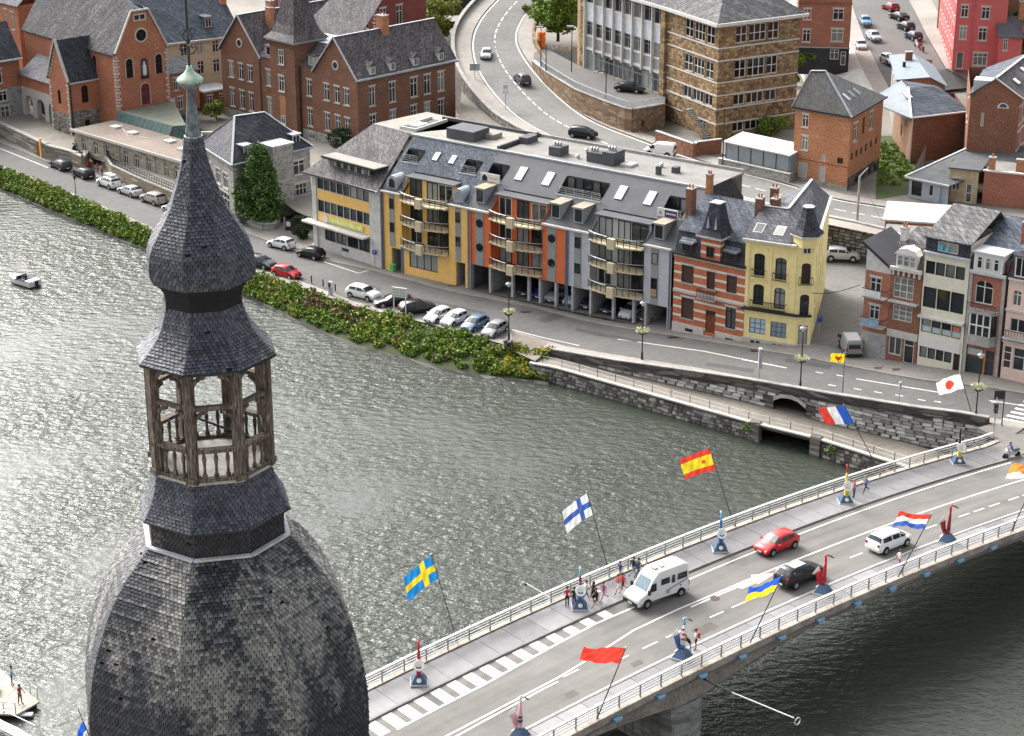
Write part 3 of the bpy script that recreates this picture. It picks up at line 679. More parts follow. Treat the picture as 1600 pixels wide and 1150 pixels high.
o.part('gutter', MB().box(-.95,12.9,-1.08,-.96,10.24,10.42), DARK)
o.roof([(3.9,7.4,16.0),(11.0,7.2,16.0),(15.5,17,16.0),(4.4,16.5,16.0)], ROOFB, .2, 'flat_roof')
d_ = o.part('dormer', MB().box(2.1,9.9,1.0,4.2,10.7,12.45), SLATED)
MB().box(1.6,11.6,.2,5.2,12.45,12.72).build('roof', DARK, d_); MB().box(1.75,11.45,.35,5,12.723,12.75).build('felt', ROOFB, d_)
for i in range(6): window(d_, TR(0,.9), 2.3+i*1.28, 2.3+(i+1)*1.28-.14, 11.05, 12.3, WHITE, GL, 1, (), d=.08, flat=True)
o.done()
# apartments: one long mansard block, ochre part and red-grey part
RK = .815
def flat_door(T, x0, x1, z, B, gl): window(B.o, T, x0, x1, z, z+2.25, WHITE, gl, 2, (), d=.05, fw=.09)
def balcony(B, x0, x1, z, slabm, top=False):
    """bowed balcony in two halves either side of a cream box, with rails"""
    n = 10; cx = (x0+x1)/2; A = []
    for i in range(n+1):
        u = i/n; x = x0+(x1-x0)*u; A.append((x, -.25 - .95*math.sin(math.pi*u)**.7))
    P_ = [(x0, 1.2)] + A + [(x1, 1.2)]
    b = B.part('balcony', MB().prism(P_, z-.19, z-.02), slabm)
    MB().prism([(cx-.5,-1.05),(cx-.45,-1.5),(cx+.45,-1.5),(cx+.5,-1.05)], z-.4, z+.85).build('planter_box', CREAMB, b)
    for h, r in ((.95,.035),(.7,.02),(.48,.02),(.26,.02)):
        for k, (i0, i1) in enumerate(((0,n//2-1),(n//2+1,n))):
            t = MB(); t.tube([(x, y+.05, z+h) for x, y in A[i0:i1+1]], r, 4); t.build('rail', IRON if h < .9 else STEEL, b)
    for i in list(range(0,n//2))+list(range(n//2+1,n+1)): 
        x, y = A[i]; MB().box(x-.03,x+.03,y+.02,y+.08,z-.02,z+.95).build('baluster', IRON, b)
    for k in range(8):
        if k in (3,4): continue
        u = (k+.5)/8; x = x0+(x1-x0)*u; y = -.25-.95*math.sin(math.pi*u)**.7
        MB().box(x-.36,x+.36,y-.06,y+.12,z-.17,z-.04).build('slab_edge', CREAMB, b)
    return b
def bay(B, x0, x1, wallm, gl_seed, top_z=12.4, floors=(3.95,6.95,9.85)):
    random.seed(gl_seed); mbw = MB()
    yb = 1.5
    for z, zt in zip(floors, (6.65,9.55,top_z)):
        mbw.poly([(x0,yb,z),(x1,yb,z),(x1,yb,zt),(x0,yb,zt)]); 
        for x in (x0, x1): mbw.poly([(x,0,z),(x,yb,z),(x,yb,zt),(x,0,min(zt,10.4))])
        if zt < 10: mbw.poly([(x0,0,zt),(x1,0,zt),(x1,yb,zt),(x0,yb,zt)])
        for xa, xb in ((x0+.25,x0+2.1),(x0+2.9,x0+4.6),(x1-2.6,x1-.4)):
            window(B.o, TR(0,yb-.06), xa, xb, z+.05, z+2.3, random.choice([WHITE, DARK, DARK]), random.choice([GL, GLC, GL]), 2, (), d=.04, fw=.08)
    B.part('bay_wall', mbw, wallm)
    if top_z > 11:                                # the top terrace is cut into the roof and closed above by its own lid
        B.part('bay_roof', MB().box(x0-.1,x1+.1,.9,2.9,top_z,top_z+.12), DKROOF)
    for z in floors: balcony(B, x0-.05, x1+.05, z, CREAMB)
def mansard(B, L, holes, mat, x_l=0, x_r=0):
    T = slopeT(0, 10.4, RK); H_ = 6.87*math.sqrt(1+RK*RK)
    wall_grid(B.mb(mat, 'roof'), T, L, -.25, H_, holes, 0, .35); return T
def roof_terrace(B, x0, x1, s0, s1, banner=None):
    c, sn = 1/math.sqrt(1+RK*RK), RK/math.sqrt(1+RK*RK); y0, z0, y1, z1 = s0*c, 10.4+s0*sn, s1*c, 10.4+s1*sn
    mb = MB(); mb.poly([(x0,y0,z0-.05),(x1,y0,z0-.05),(x1,y1+.5,z0-.05),(x0,y1+.5,z0-.05)]); yb = y1-.15
    for x in (x0, x1): mb.poly([(x,y0,z0-.05),(x,yb,z0-.05),(x,yb,z1),(x,y0,z0)])
    b = B.part('roof_terrace', mb, DARK); k = max(2, round((x1-x0)/1.3)); w = (x1-x0)/k
    for i in range(k): window(b, TR(0,yb-.02), x0+i*w+.05, x0+(i+1)*w-.05, z0, z1-.1, DARK, GLC if i % 2 else GL, 1, (), d=.02, fw=.07, flat=True)
    t = MB()
    for h in (.25,.5,.75,.95): t.bar((x0,y0-.05,z0+h), (x1,y0-.05,z0+h), .04)
    for i in range(k+1): t.bar((x0+(x1-x0)*i/k,y0-.05,z0-.1), (x0+(x1-x0)*i/k,y0-.05,z0+.95), .05)
    t.build('railing', STEEL, b)
    MB().box(x0-.15,x1+.15,y0-.2,y0+.05,z0-.28,z0-.02).build('ledge', ZINC, b)
    if banner:
        q = MB().box(x0-.3,x0+2.5,y0-.2,y0-.12,z0-.15,z0+.95); bn = q.build('banner', WHITE, b)
        if banner == 'house':
            MB().ext([(x0-.1,z0),(x0+.7,z0),(x0+.7,z0+.5),(x0+.3,z0+.8),(x0-.1,z0+.5)], y0-.21, y0-.205).build('house_print', DARK, b)
            for i in range(4): MB().box(x0+1+i*.34,x0+1.26+i*.34,y0-.21,y0-.205,z0+.3,z0+.5).build('print', M((.5,.35,.1),.6,name='print_gold'), b)
        else:
            MB().box(x0+.75,x0+2.4,y0-.21,y0-.205,z0-.02,z0+.8).build('print_panel', M((.06,.03,.13),.6,name='print_purple'), b)
            for i in range(5): MB().box(x0+.95+i*.27,x0+1.13+i*.27,y0-.216,y0-.211,z0+.3,z0+.52).build('print', WHITE, b)
            MB(Matrix.Translation((x0+.2,y0-.21,z0+.4)) @ Matrix.Rotation(R(90),4,'X')).lathe([(.22,-.004),(.22,.004)],10).build('print_mark', GREYM, b)
def strip_win(B, x0, x1, zs, z0=3.4, z1=10.3, mat=GREYM, gl=GL):
    B.part('grey_strip', MB().box(x0,x1,-.06,.02,z0,z1), mat)
    for a, b in zs: window(B.o, TR(0,-.16), x0+.08, x1-.08, a, b, DARK, gl, 1, (), d=.09, fw=.05)
# ochre apartments
o = B = Bd('apartment_building', 'ochre fronted apartment block with bowed balconies over a glass fronted shop', [(-16.35,239.54),(-5.45,231.76),(3.6,244.4),(-7.3,252.2)], -3.6)
o.face(0, 3.35, 10.4, YEL, [(3.2,10.6,3.95,10.4,dict(hole=True))], d=.1)
o.face(0, 0, 3.35, YEL, [(1.5,3.0,.1,3.2,dict(hole=True)),(4.35,8.8,1.2,3.3,dict(nx=4,nz=(),fr=DARK,gl=GL,fw=.07)),(11.6,13.05,.1,3.25,dict(hole=True))], d=.3)
for x0, x1 in ((1.5,3.0),(11.6,13.05)):
    q = MB(); q.poly([(x0-.4,2.6,0),(x1+.4,2.6,0),(x1+.4,2.6,3.4),(x0-.4,2.6,3.4)]); q.poly([(x0,.3,0),(x0,2.6,0),(x0,2.6,3.3),(x0,.3,3.3)]); q.poly([(x1,.3,0),(x1,2.6,0),(x1,2.6,3.3),(x1,.3,3.3)]); o.part('passage', q, GREYM)
    window(o.o, TR(0,2.5), x0+.2, x0+1.1, .05, 2.3, DARK, GL, 1, (), d=.05)
strip_win(o, 1.32, 2.12, [(8.3,9.6),(5.3,6.5)]); strip_win(o, 11.62, 12.42, [(8.3,9.6),(5.3,6.5)])
o.part('shop_fascia', MB().box(3.1,8.9,-.14,0,3.32,3.62), TEAL); o.part('shop_post', MB().box(3.1,3.4,-.12,.1,0,3.3), BPIPE)
for i, c in enumerate(((.5,.06,.1),(.55,.55,.5),(.1,.25,.4),(.5,.4,.3),(.06,.06,.08))):
    o.part('window_poster', MB().box(4.7+i*.8,5.15+i*.8,.28,.285,1.5+.2*(i%3),2.6), M(c,.6,name='poster%d'%i))
for x in (.12,.34): o.part('downpipe', MB().lathe([(.07,0),(.07,10.3)],8,(x,-.1)), BPIPE)
bay(o, 3.25, 10.6, YEL, 3)
T = mansard(o, 13.43, [(.5,3.0,4.8,6.9),(9.6,11.95,4.8,6.9),(3.3,10.6,-.25,3.6)], SLATEB)
for a, b in ((.5,3.0),(9.6,11.95)): roof_terrace(o, a, b, 4.8, 6.9)
for x in (4.7,7.25): skylight(o, T, x, x+.75, 5.7, 6.95)
for x0, x1 in ((.6,2.3),(10.9,12.5)): dormer(o, x0, x1, .45, 10.75, 12.4, RK, ZINC, ZINC, ZINC, round_=True)
o.part('eaves', MB().box(0,3.25,-.3,.0,10.3,10.48), BAND); o.part('eaves', MB().box(10.6,13.4,-.3,.0,10.3,10.48), BAND)
o.roof([(-.6,6.87,16),(13.43,6.87,16),(13.43,15.6,16),(-2,15.6,16)], ROOFB, .25, 'flat_roof')
o.part('roof_edge', MB().box(-.4,13.4,6.75,6.95,15.95,16.14), LEAD)
o.part('roof_house', MB().box(4.2,8.4,8.1,11.5,16.05,17.3), DKROOF); o.part('roof_house', MB().box(8.0,9.6,10.6,12.6,16.05,16.6), ROOFB)
o.part('roof_well', MB().box(-3.2,-.9,8.4,14.6,16.01,16.06), M((.1,.1,.105),.8,.3,name='roof_well_floor')); o.part('well_parapet', MB().box(-3.4,-3.2,8.2,14.8,16,16.4).box(-.9,-.7,8.2,14.8,16,16.4).box(-3.2,-.9,8.2,8.4,16,16.4), BAND); o.part('roof_vent', MB().box(-2.6,-1.2,9.2,11.2,16.06,16.5), WHITE)
for y in (15.55,): o.part('parapet', MB().box(-2,13.5,y-.2,y,16,16.4), DKROOF)
o.face(2, 0, 15.9, WHR)
o.part('green_bin', MB().box(1.55,2.1,-.5,.1,.02,1.1), GRNB); o.done()
# terracotta and grey apartments over the open garage
o = B = Bd('apartment_building', 'long terracotta and grey apartment block with bowed balconies over an open car park', [(-5.42,231.74),(18.11,214.95),(27.2,227.6),(3.65,244.4)], -3.6)
LR = o.L(0)
o.face(0, 3.4, 10.4, ORR, [(3.5,11.1,3.95,10.4,dict(hole=True))], d=.1, L=14.38)
o.face(0, 3.4, 10.4, GREYR, [(3.45,10.85,3.95,10.4,dict(hole=True))], d=.1, T=TR(14.38,0), L=LR-14.38)
for x0 in (1.27, 11.83):
    o.part('grey_strip', MB().box(x0,x0+1.2,-.06,.02,3.45,10.3), GREYM)
    for z in (5.75, 8.78):
        MB(Matrix.Translation((x0+.6,-.07,z)) @ Matrix.Rotation(R(90),4,'X')).lathe([(.52,-.03),(.52,.05),(.42,.06)],16).build('round_frame', DARK, o.o)
        MB(Matrix.Translation((x0+.6,-.12,z)) @ Matrix.Rotation(R(90),4,'X')).lathe([(.42,0),(.42,.02)],16).build('round_window', GLD, o.o)
strip_win(o, 15.65, 16.6, [(8.3,9.6),(5.2,6.4)]); strip_win(o, 26.2, 27.15, [(8.3,9.6),(4.3,6.6)])
o.part('panel', MB().box(26.3,27.05,-.17,-.1,4.4,5.3), M((.3,.2,.12),.7,name='tan_panel'))
for x in (.15, .5, 14.5, 14.75, LR-.2): o.part('downpipe', MB().lathe([(.08,.3),(.08,10.3)],8,(x,-.1)), BPIPE if x > 10 else GREYM)
bay(o, 3.5, 11.1, ORR, 11); bay(o, 17.83, 25.23, GREYR, 14)
T = mansard(o, LR+.3, [(0.02,2.5,4.35,7.05),(10.85,16.9,4.45,7.18),(25.2,LR-.9,4.2,7.1),(3.5,11.1,-.25,3.6),(17.83,25.23,-.25,3.6)], DKROOF)
roof_terrace(o, .02, 2.5, 4.35, 7.05, 'house'); roof_terrace(o, 10.85, 16.9, 4.45, 7.18); roof_terrace(o, 25.2, LR-.9, 4.2, 7.1, 'text')
for x in (4.1,8.1,18.4,22.4): skylight(o, T, x, x+1.05, 5.2, 7.15, M((.75,.75,.74),.3,.05,name='white_skylight'))
for x in (.75,11.8,15.0,26.0): dormer(o, x, x+1.4, .7, 11.0, 12.85, RK, ZINC, GREYM, ZINC, GL, 1, lipm=M((.3,.26,.2),.9,.3,name='mossy_lead'))
for x0, x1 in ((0,3.45),(11.1,17.8),(25.25,LR)): o.part('eaves', MB().box(x0,x1,-.35,.0,10.28,10.5), BAND)
o.roof([(-.5,6.87,16),(LR+.2,6.87,16),(LR+.2,15.6,16),(-.5,15.6,16)], ROOFG, .25, 'flat_roof')
o.part('roof_edge', MB().box(-.5,LR+.2,6.75,7.0,15.96,16.16), LEAD); o.part('parapet', MB().box(-.5,LR+.2,15.45,15.7,16,16.35), CONC); o.part('parapet', MB().box(-.6,-.3,7,15.6,16,16.5), DKROOF)
for x0, x1, y0, y1, h in ((6,7.6,8.6,10.6,1.1),(11.3,13.6,8.9,10.4,1.2),(13.65,15.3,8.7,11.2,1.6),(15.8,17.3,9.4,11,.3),(-.3,1,11.2,13.5,.8),(21.2,21.7,8.6,9.2,1.0),(22.3,23,10.4,11.3,.7)):
    r_ = o.part('roof_unit', MB().box(x0,x1,y0,y1,16.02,16.02+h), DKROOF if h > .4 else BAND)
    if h > 1:
        for i in range(3): MB().lathe([(.13,16.02+h),(.13,16.4+h),(.22,16.42+h),(.05,16.6+h)],8,(x0+.3+i*.4,(y0+y1)/2)).build('cowl', STEEL, r_)
for x, y in ((9.7,9.5),(9.0,12.5),(11.5,13.3),(20,12)): o.part('roof_vent', MB().lathe([(.2,16.02),(.2,16.4),(.32,16.42),(.05,16.6)],8,(x,y)), STEEL)
o.part('gable_wall', MB().add([(LR+.32,0,10.0),(LR+.32,6.87,16.02),(LR+.32,12.5,16.02),(LR+.32,15.6,13),(LR+.32,15.6,0),(LR+.32,0,0)],[(0,1,2,3,4,5)]), SLATED)
o.face(2, 0, 15.9, WHR); o.face(3, 3.4, 10.3, GREYR)
# open garage
q = MB(); q.poly([(0,.05,3.38),(LR,.05,3.38),(LR,13,3.38),(0,13,3.38)]); q.poly([(0,12,0),(LR,12,0),(LR,12,3.4),(0,12,3.4)]); q.poly([(0,.3,.0),(0,12,.0),(0,12,3.4),(0,.3,3.4)]); q.poly([(LR,.3,0),(LR,12,0),(LR,12,3.4),(LR,.3,3.4)])
o.part('garage_shell', q, M((.16,.155,.15),.9,.3,name='garage_concrete')); 
fl = MB(); fl.poly([(0,-.3,.16),(LR,-.3,.62),(LR,13,.62),(0,13,.16)]); o.part('garage_floor', fl, ASPH)
for x in (3.28,6.6,9.0,10.65,12.95,15.35,17.9,21.05,23.85,25.5,):
    o.part('post', MB().box(x-.14,x+.14,.08,.5,.1,3.4), M((.38,.38,.39),.8,.2,name='post_concrete'))
    if x in (3.28,10.65,15.35,17.9,25.5): o.part('cross_wall', MB().box(x-.1,x+.1,.5,4.5,.1,3.4), M((.3,.3,.3),.85,.2,name='garage_wall'))
o.part('end_pier', MB().box(LR-.42,LR,-.06,.5,.3,3.45), GREYR); o.part('end_pier', MB().box(0,.6,-.06,.5,0,3.45), GREYM); o.done()
# red brick town house with white bands
BRKX = brick((.47,.12,.052), (.57,.19,.095), (.36,.22,.16), 'banded_brick', dirt=.4, rows=((.6,.56,.48), 1.02, .27))
o = B = Bd('town_house', 'banded red brick town house with slate turret over its door, right of the grey apartments', plan_rect(18.35,214.5,-36.9,9.3,12.4), -2.83)
sw = dict(fr=SHUT, gl=SHUT, nx=1, nz=(.82,), fw=.08, sill=BLUEST, lint=OFFW)
o.face(0, .0, 9.5, BRKX, [(1.0,2.6,6.18,8.26,sw),(4.33,5.41,6.08,8.15,sw),(6.9,8.25,6.18,8.22,sw),(1.1,2.76,1.96,4.43,sw),(6.95,8.28,2.0,4.48,dict(fr=DARK,gl=GLC,nx=2,nz=(.8,),sill=BLUEST,lint=OFFW)),(4.35,5.65,.9,3.55,dict(hole=True))])
dr = o.part('door', MB().box(4.37,5.63,.14,.2,.9,3.0), WOODD); MB().box(4.9,4.96,.08,.14,1.8,2.0).build('handle', STEEL, dr); MB().box(4.37,5.63,.12,.2,3.02,3.5).build('fanlight', GLD, dr)
for i in range(2):
    for z0,z1 in ((1.1,1.8),(2.0,2.85)): MB().box(4.5+i*.6,4.95+i*.6,.11,.14,z0,z1).build('panel', WOODD, dr)
for x0,x1 in ((0,4.2),(5.8,9.3)): o.part('plinth', MB().box(x0,x1,-.12,.0,-.4,1.25), OFFW)
for x in (2.3,7.6): o.part('cellar_vent', MB().box(x-.5,x+.5,-.14,-.1,.5,.85), DARK)
for i in range(2): o.part('step', MB().box(4.3,5.7,-.7+i*.3,0,-.3,.25+i*.28), BLUEST)
for z in (4.95,9.15): o.part('string_course', MB().box(0,9.3,-.14,0,z,z+.28), OFFW)
o.part('cornice', MB().box(-.05,9.35,-.4,.0,9.42,9.62), DARK)
bq = o.part('balcony', MB().box(3.5,5.85,-.85,0,4.9,5.08), BLUEST); t = MB()
for i in range(13): t.bar((3.55+i*.187,-.8,5.08),(3.55+i*.187,-.8,5.95),.05)
t.bar((3.5,-.8,5.95),(5.85,-.8,5.95),.09); t.bar((3.5,-.8,5.95),(3.5,0,5.95),.07); t.bar((5.85,-.8,5.95),(5.85,0,5.95),.07); t.build('railing', IRON, bq)
o.roof([(0,.0,9.6),(9.3,.0,9.6),(9.3,.9,12.0),(0,.9,12.0)], SLATED); o.roof([(-.1,.75,12.0),(9.4,.75,12.0),(9.4,6.3,15),(-.1,6.3,15)], SLATEB); o.roof([(9.4,6.3,15),(-.1,6.3,15),(-.1,12.4,11),(9.4,12.4,11)], SLATEB)
for x0,x1 in ((.95,2.45),(6.65,8.2)):
    d_ = dormer(o, x0, x1, -.05, 9.85, 11.0, 2.6, ZINC, SLATED, SHUT, GLD, 2); MB().add([(x0-.15,-.55,10.95),(x1+.15,-.55,10.95),(x1+.15,.35,11.45),(x0-.15,.35,11.45)],[(0,1,2,3)]).build('awning', SLATEB, d_)
tw = o.part('turret', MB().box(3.55,6.05,-.2,2.2,9.4,12.15), BRKX); window(tw, TR(0,-.3), 4.3, 5.3, 9.85, 11.1, SHUT, GLD, 2, (), d=.09, flat=True)
MB().box(3.1,6.45,-.65,2.7,12.1,12.3).build('cornice', LEAD, tw)
def spire(mb, x, y, prof, m=0): mb.lathe([(r*1.414,z) for r,z in prof], 4, (x,y), m, R(45))
t = MB(); spire(t, 4.78, 1.0, [(1.6,12.3),(1.35,12.7),(1.2,12.9),(.95,13.9),(.62,15.9)]); t.build('spirelet', SLATED, tw)
MB().box(4.1,5.45,.35,1.65,15.9,16.02).build('cap', LEAD, tw)
for dx in (-.45,.55): MB().lathe([(.2,13.2),(.02,14.5)],6,(4.78+dx,-.1)).build('finial', ZINC, tw)
chimney(o, -.15, 3.4, 12, 16.2, .8, 1.0); chimney(o, 9.2, 6.2, 13, 16.0, .7, 1.1); chimney(o, .3, 6.6, 14, 17.2, .6, .7, BRKO)
for i in (1,3): o.face(i, 0, 9.6, BRKD); o.gable(i, 9.6, 15, BRKD)
o.face(2, 0, 11, BRKD); o.done()
# cream corner house
px, py, prz = 25.68, 209.03, -26.8; cs, sn = math.cos(R(prz)), math.sin(R(prz))
def Lw(x, y): return (px + x*cs - y*sn, py + x*sn + y*cs)
o = B = Bd('corner_house', 'cream corner house with slate bell turret and arched balcony windows beside the lane', [Lw(*q) for q in ((0,0),(6.23,0),(7.68,.68),(3.1,19.65),(-1.6,18),(-.1,9))], -2.15)
aw = dict(fr=DARK, gl=GL, nx=2, nz=(.75,), arch=.3, sill=YELP); sh_ = dict(fr=BPIPE, gl=glassy((.3,.38,.42),'poster_glass',amt=0), nx=3, nz=(.33,.66), fw=.07)
o.face(0, 0, 12.1, YELP, [(1.05,2.3,8.1,10.65,aw),(3.52,4.8,8.0,10.5,aw),(1.1,2.35,4.7,7.1,aw),(3.55,4.8,4.6,7.05,aw),(.8,2.7,1.3,3.1,sh_),(3.3,5.15,1.25,3.05,sh_)])
o.face(1, 0, 13.3, YELP, [(.3,1.3,7.8,10.2,dict(aw,gl=SHUT)),(.3,1.3,4.1,6.6,aw),(.3,1.3,.3,3.0,dict(fr=BPIPE,gl=GLC,nx=1,nz=(.75,))),(.35,1.25,11.2,12.9,dict(fr=WHITE,gl=SHUT,nx=2))])
o.face(2, 0, 12.1, YELP, [(3,4,8,10.2,aw),(6.5,7.5,8,10.2,aw),(10,11,8,10.2,aw),(3,4,4.6,6.9,aw),(6.5,7.5,4.6,6.9,aw),(10,11,4.6,6.9,aw),(13.5,14.4,4.6,6.9,aw),(5,6.2,1,3.2,dict(fr=DARK)),(9,10.1,.2,2.6,dict(fr=DARK,gl=SHUT,nx=1))])
o.face(3, 0, 12.1, YELP); o.face(4, 0, 12.1, YELP); o.face(5, 0, 12.1, YELP)
o.part('ledge', MB().prism([(-.05,-.55),(6.3,-.45),(7.9,.3),(7.6,.7),(0,.02)], 4.1, 4.3), IRON)
for x0,x1,z in ((.9,2.45,8.0),(3.4,4.95,7.9),(.9,5.0,4.4)):
    bq = o.part('balcony_rail', MB().bar((x0,-.42,z+.85),(x1,-.42,z+.85),.07).bar((x0,-.42,z+.1),(x1,-.42,z+.1),.06).bar((x0,-.42,z+.85),(x0,0,z+.85),.05).bar((x1,-.42,z+.85),(x1,0,z+.85),.05), IRON); t = MB(); k = int((x1-x0)/.17)
    for i in range(k+1): t.bar((x0+(x1-x0)*i/k,-.42,z),(x0+(x1-x0)*i/k,-.42,z+.85),.035)
    t.build('bars', IRON, bq)
bq = o.part('balcony_rail', MB(o.T(1)).bar((0,-.4,8.65),(1.6,-.4,8.65),.07).bar((0,-.4,7.85),(1.6,-.4,7.85),.08), IRON); t = MB(o.T(1))
for i in range(9): t.bar((i*.2,-.4,7.8),(i*.2,-.4,8.65),.035)
t.build('bars', IRON, bq)
for z in (11.2,7.45): 
    for x in (1.68,4.16):
        t = MB(); A = [(x+1.0*math.cos(math.pi*i/8), z+.45*math.sin(math.pi*i/8)-.15) for i in range(9)]
        for a,b in zip(A,A[1:]): t.bar((a[0],-.05,a[1]),(b[0],-.05,b[1]),.12)
        t.build('hood_mould', YELP, o.o)
for x in (.35,2.95,5.75): o.part('pilaster', MB().box(x-.2,x+.2,-.09,0,4.4,11.7), YELP)
o.part('plinth', MB().prism([(-.03,-.1),(6.27,-.1),(7.8,.62),(7.6,.8),(0,.05)], -.3, .75), OFFW)
for x in (1.3,1.95,3.9,4.55): o.part('cellar_window', MB().box(x-.22,x+.22,-.14,-.1,.1,.5), DARK)
o.part('gutter', MB().box(-.25,5.9,-.45,0,12.0,12.24), BAND)
o.roof([(-.25,-.35,12.2),(5.4,-.35,12.2),(2.9,5.2,14.5),(-.1,5.2,14.5)], SLATE); o.roof([(5.2,-.2,12.2),(7.75,.6,12.2),(3.2,19.7,12.2),(1.3,18,14.5),(2.9,5.2,14.5)], SLATE); o.roof([(-.1,5.2,14.5),(2.9,5.2,14.5),(1.3,18,14.5),(-1.6,18,12.3),(-.9,9,12.3)], SLATE)
o.part('ridge_flashing', MB().bar((-.1,5.2,14.55),(2.9,5.2,14.55),.3,.08).bar((2.9,5.2,14.55),(1.3,18,14.55),.3,.08), LEAD); o.part('verge', MB().bar((7.75,.7,12.25),(3.2,19.6,12.25),.35,.2), BAND)
T = slopeT(0, 12.25, .43)
for x0,x1 in ((.4,1.5),(2.75,3.9)): skylight(o, T, x0, x1, 1.0, 2.6, GLC, BAND)
for f in (.2,.36,.6,.72):
    a = Vector((7.75,.6,12.2)).lerp(Vector((3.2,19.7,12.2)), f); b = Vector((2.9,5.2,14.5)).lerp(Vector((1.3,18,14.5)), f); p = a.lerp(b,.3); q = a.lerp(b,.6); d = Vector((-.24,.97,0))*.42
    s_ = o.part('skylight', MB().poly([p-d+Vector((0,0,.1)),p+d+Vector((0,0,.1)),q+d+Vector((0,0,.1)),q-d+Vector((0,0,.1))]), SKYP)
t = MB(); t.lathe([(1.75,13.3),(1.85,13.45),(1.35,13.9),(1.05,14.6),(.75,15.6),(.62,16.3)], 6, (6.6,1.15), 0, R(30)); t.build('turret_roof', SLATED, o.o)
o.part('turret_cap', MB().lathe([(.7,16.3),(.7,16.4),(.1,16.42)],6,(6.6,1.15),0,R(30)), LEAD); o.part('turret_wall', MB().lathe([(1.5,12.0),(1.5,13.32)],6,(6.6,1.15),0,R(30)), YELP)
o.part('turret_cornice', MB().lathe([(1.9,13.2),(1.9,13.34)],6,(6.6,1.15),0,R(30)), BAND)
chimney(o, -.3, 4.9, 12.5, 15.5, .7, 1.3); chimney(o, -.6, 10.5, 12.5, 15.2, .8, .8); o.done()

# right hand row
def rowhouse(label, x, y, z, L, D=11): return Bd('row_house', label, plan_rect(x, y, -36.4, L, D), z)
CH_ = dict(cat='house')
o = B = rowhouse('narrow red brick row house with a butterfly roof at the lane corner', 37.7,201.8,-1.1,2.95,12)
ww = dict(fr=WHITE, gl=GL, nx=2, nz=(.7,), sill=OFFW, lint=OFFW)
o.face(0, 0, 9.9, BRKP, [(.6,1.9,7.25,9.2,ww),(.7,1.9,4.5,6.1,ww),(.85,2.4,.7,2.8,dict(fr=GREYM,gl=GREYM,nx=1,nz=(.3,.6)))])
o.face(3, 0, 9.9, WHR, [(7,8,6,7.6,ww)]); o.face(1,0,9.9,BRKD); o.face(2,0,9.9,BRKD)
o.part('base_wall', MB().box(-.05,2.98,-.07,.0,-.3,3.1), CONC); o.part('door', MB().box(.8,2.45,-.1,-.06,.15,2.75), GREYM)
for z in (3.1,6.35): 
    bq = o.part('balcony', MB().box(.1,2.85,-.9,0,z+.75,z+.9), BLUEST); MB().bar((.1,-.85,z+1.75),(2.85,-.85,z+1.75),.06).bar((.1,-.85,z+1.75),(.1,0,z+1.75),.05).bar((2.85,-.85,z+1.75),(2.85,0,z+1.75),.05).build('railing', IRON, bq)
    MB().box(.3,2.3,-.9,-.82,z+.95,z+1.65).build('banner', M((.55,.58,.55) if z > 5 else (.2,.3,.42),.7,.3,scale=3,name='balcony_cloth%d'%int(z)), bq)
o.part('parapet', MB().ext([(0,9.9),(2.95,9.9),(2.95,10.4),(0,12.3)], 0, .15), WHR)
o.roof([(-.5,-.2,13.0),(3.0,-.2,10.7),(3.0,6.5,10.7),(-.5,6.5,13.0)], DKROOF, .2); o.part('ridge_cap', MB().bar((-.5,-.25,12.95),(3,-.25,10.65),.12,.25), DARK); o.done()
o = B = rowhouse('brown brick row house with white dormer and tall paned windows over a shop', 40.08,199.98,-.88,3.55)
pw = dict(fr=WHITE, gl=GL, nx=3, nz=(.33,.66), fw=.08)
o.face(0, 0, 10.6, BRKD, [(.35,2.65,7.3,9.6,pw),(.45,2.7,4.8,6.5,pw),(.25,1.75,.85,2.9,dict(fr=WHITE,gl=GLC,nx=2,nz=())),(2.0,3.2,.2,2.9,dict(fr=WHITE,gl=GL,nx=1,nz=(.75,)))])
o.part('shop_front', MB().box(0,3.55,-.1,0,2.9,3.7), OFFW); o.part('balcony', MB().box(.1,3.4,-.75,0,6.9,7.05), BLUEST); o.part('cornice', MB().box(-.05,3.6,-.4,0,10.4,10.75), OFFW)
for i in range(6): o.part('corbel', MB().box(.2+i*.6,.42+i*.6,-.25,0,9.85,10.4), OFFW)
o.roof([(-.05,-.05,10.75),(3.6,-.05,10.75),(3.6,1.2,12.9),(-.05,1.2,12.9)], SLATEP); o.roof([(-.05,1.2,12.9),(3.6,1.2,12.9),(3.6,6,13.6),(-.05,6,13.6)], SLATEP); o.roof([(-.05,6,13.6),(3.6,6,13.6),(3.6,11,11),(-.05,11,11)], SLATEP)
d_ = o.part('dormer', MB().box(.5,2.9,-.1,1.5,10.75,12.2), WHITE); MB().ext([(.3,12.2),(3.1,12.2),(2.6,12.75),(1.7,12.95),(.8,12.75)], -.25, 1.6).build('roof', WHITE, d_)
for i in range(3): window(d_, TR(0,-.2), .65+i*.72, 1.3+i*.72, 10.95, 12.05, WHITE, GL, 1, (.6,), d=.08, fw=.06, flat=True)
for i in (1,3): o.face(i,0,10.6,BRKD)
o.face(2,0,11,BRKD); chimney(o, .2, 2.2, 12, 14.4, .6, .9, WHR); o.done()
o = B = rowhouse('cream modern row house with wide dark windows and a pale mottled roof', 43.0,197.7,-.61,5.0)
b4 = lambda x0,x1,z0,z1,n,g=GL: [(x0+(x1-x0)*i/n+.04, x0+(x1-x0)*(i+1)/n-.04, z0, z1, dict(fr=DARK,gl=g if i%2 else GL,nx=1,nz=(),fw=.07)) for i in range(n)]
CRM = M((.58,.56,.46),.75,.12,name='cream_wall')
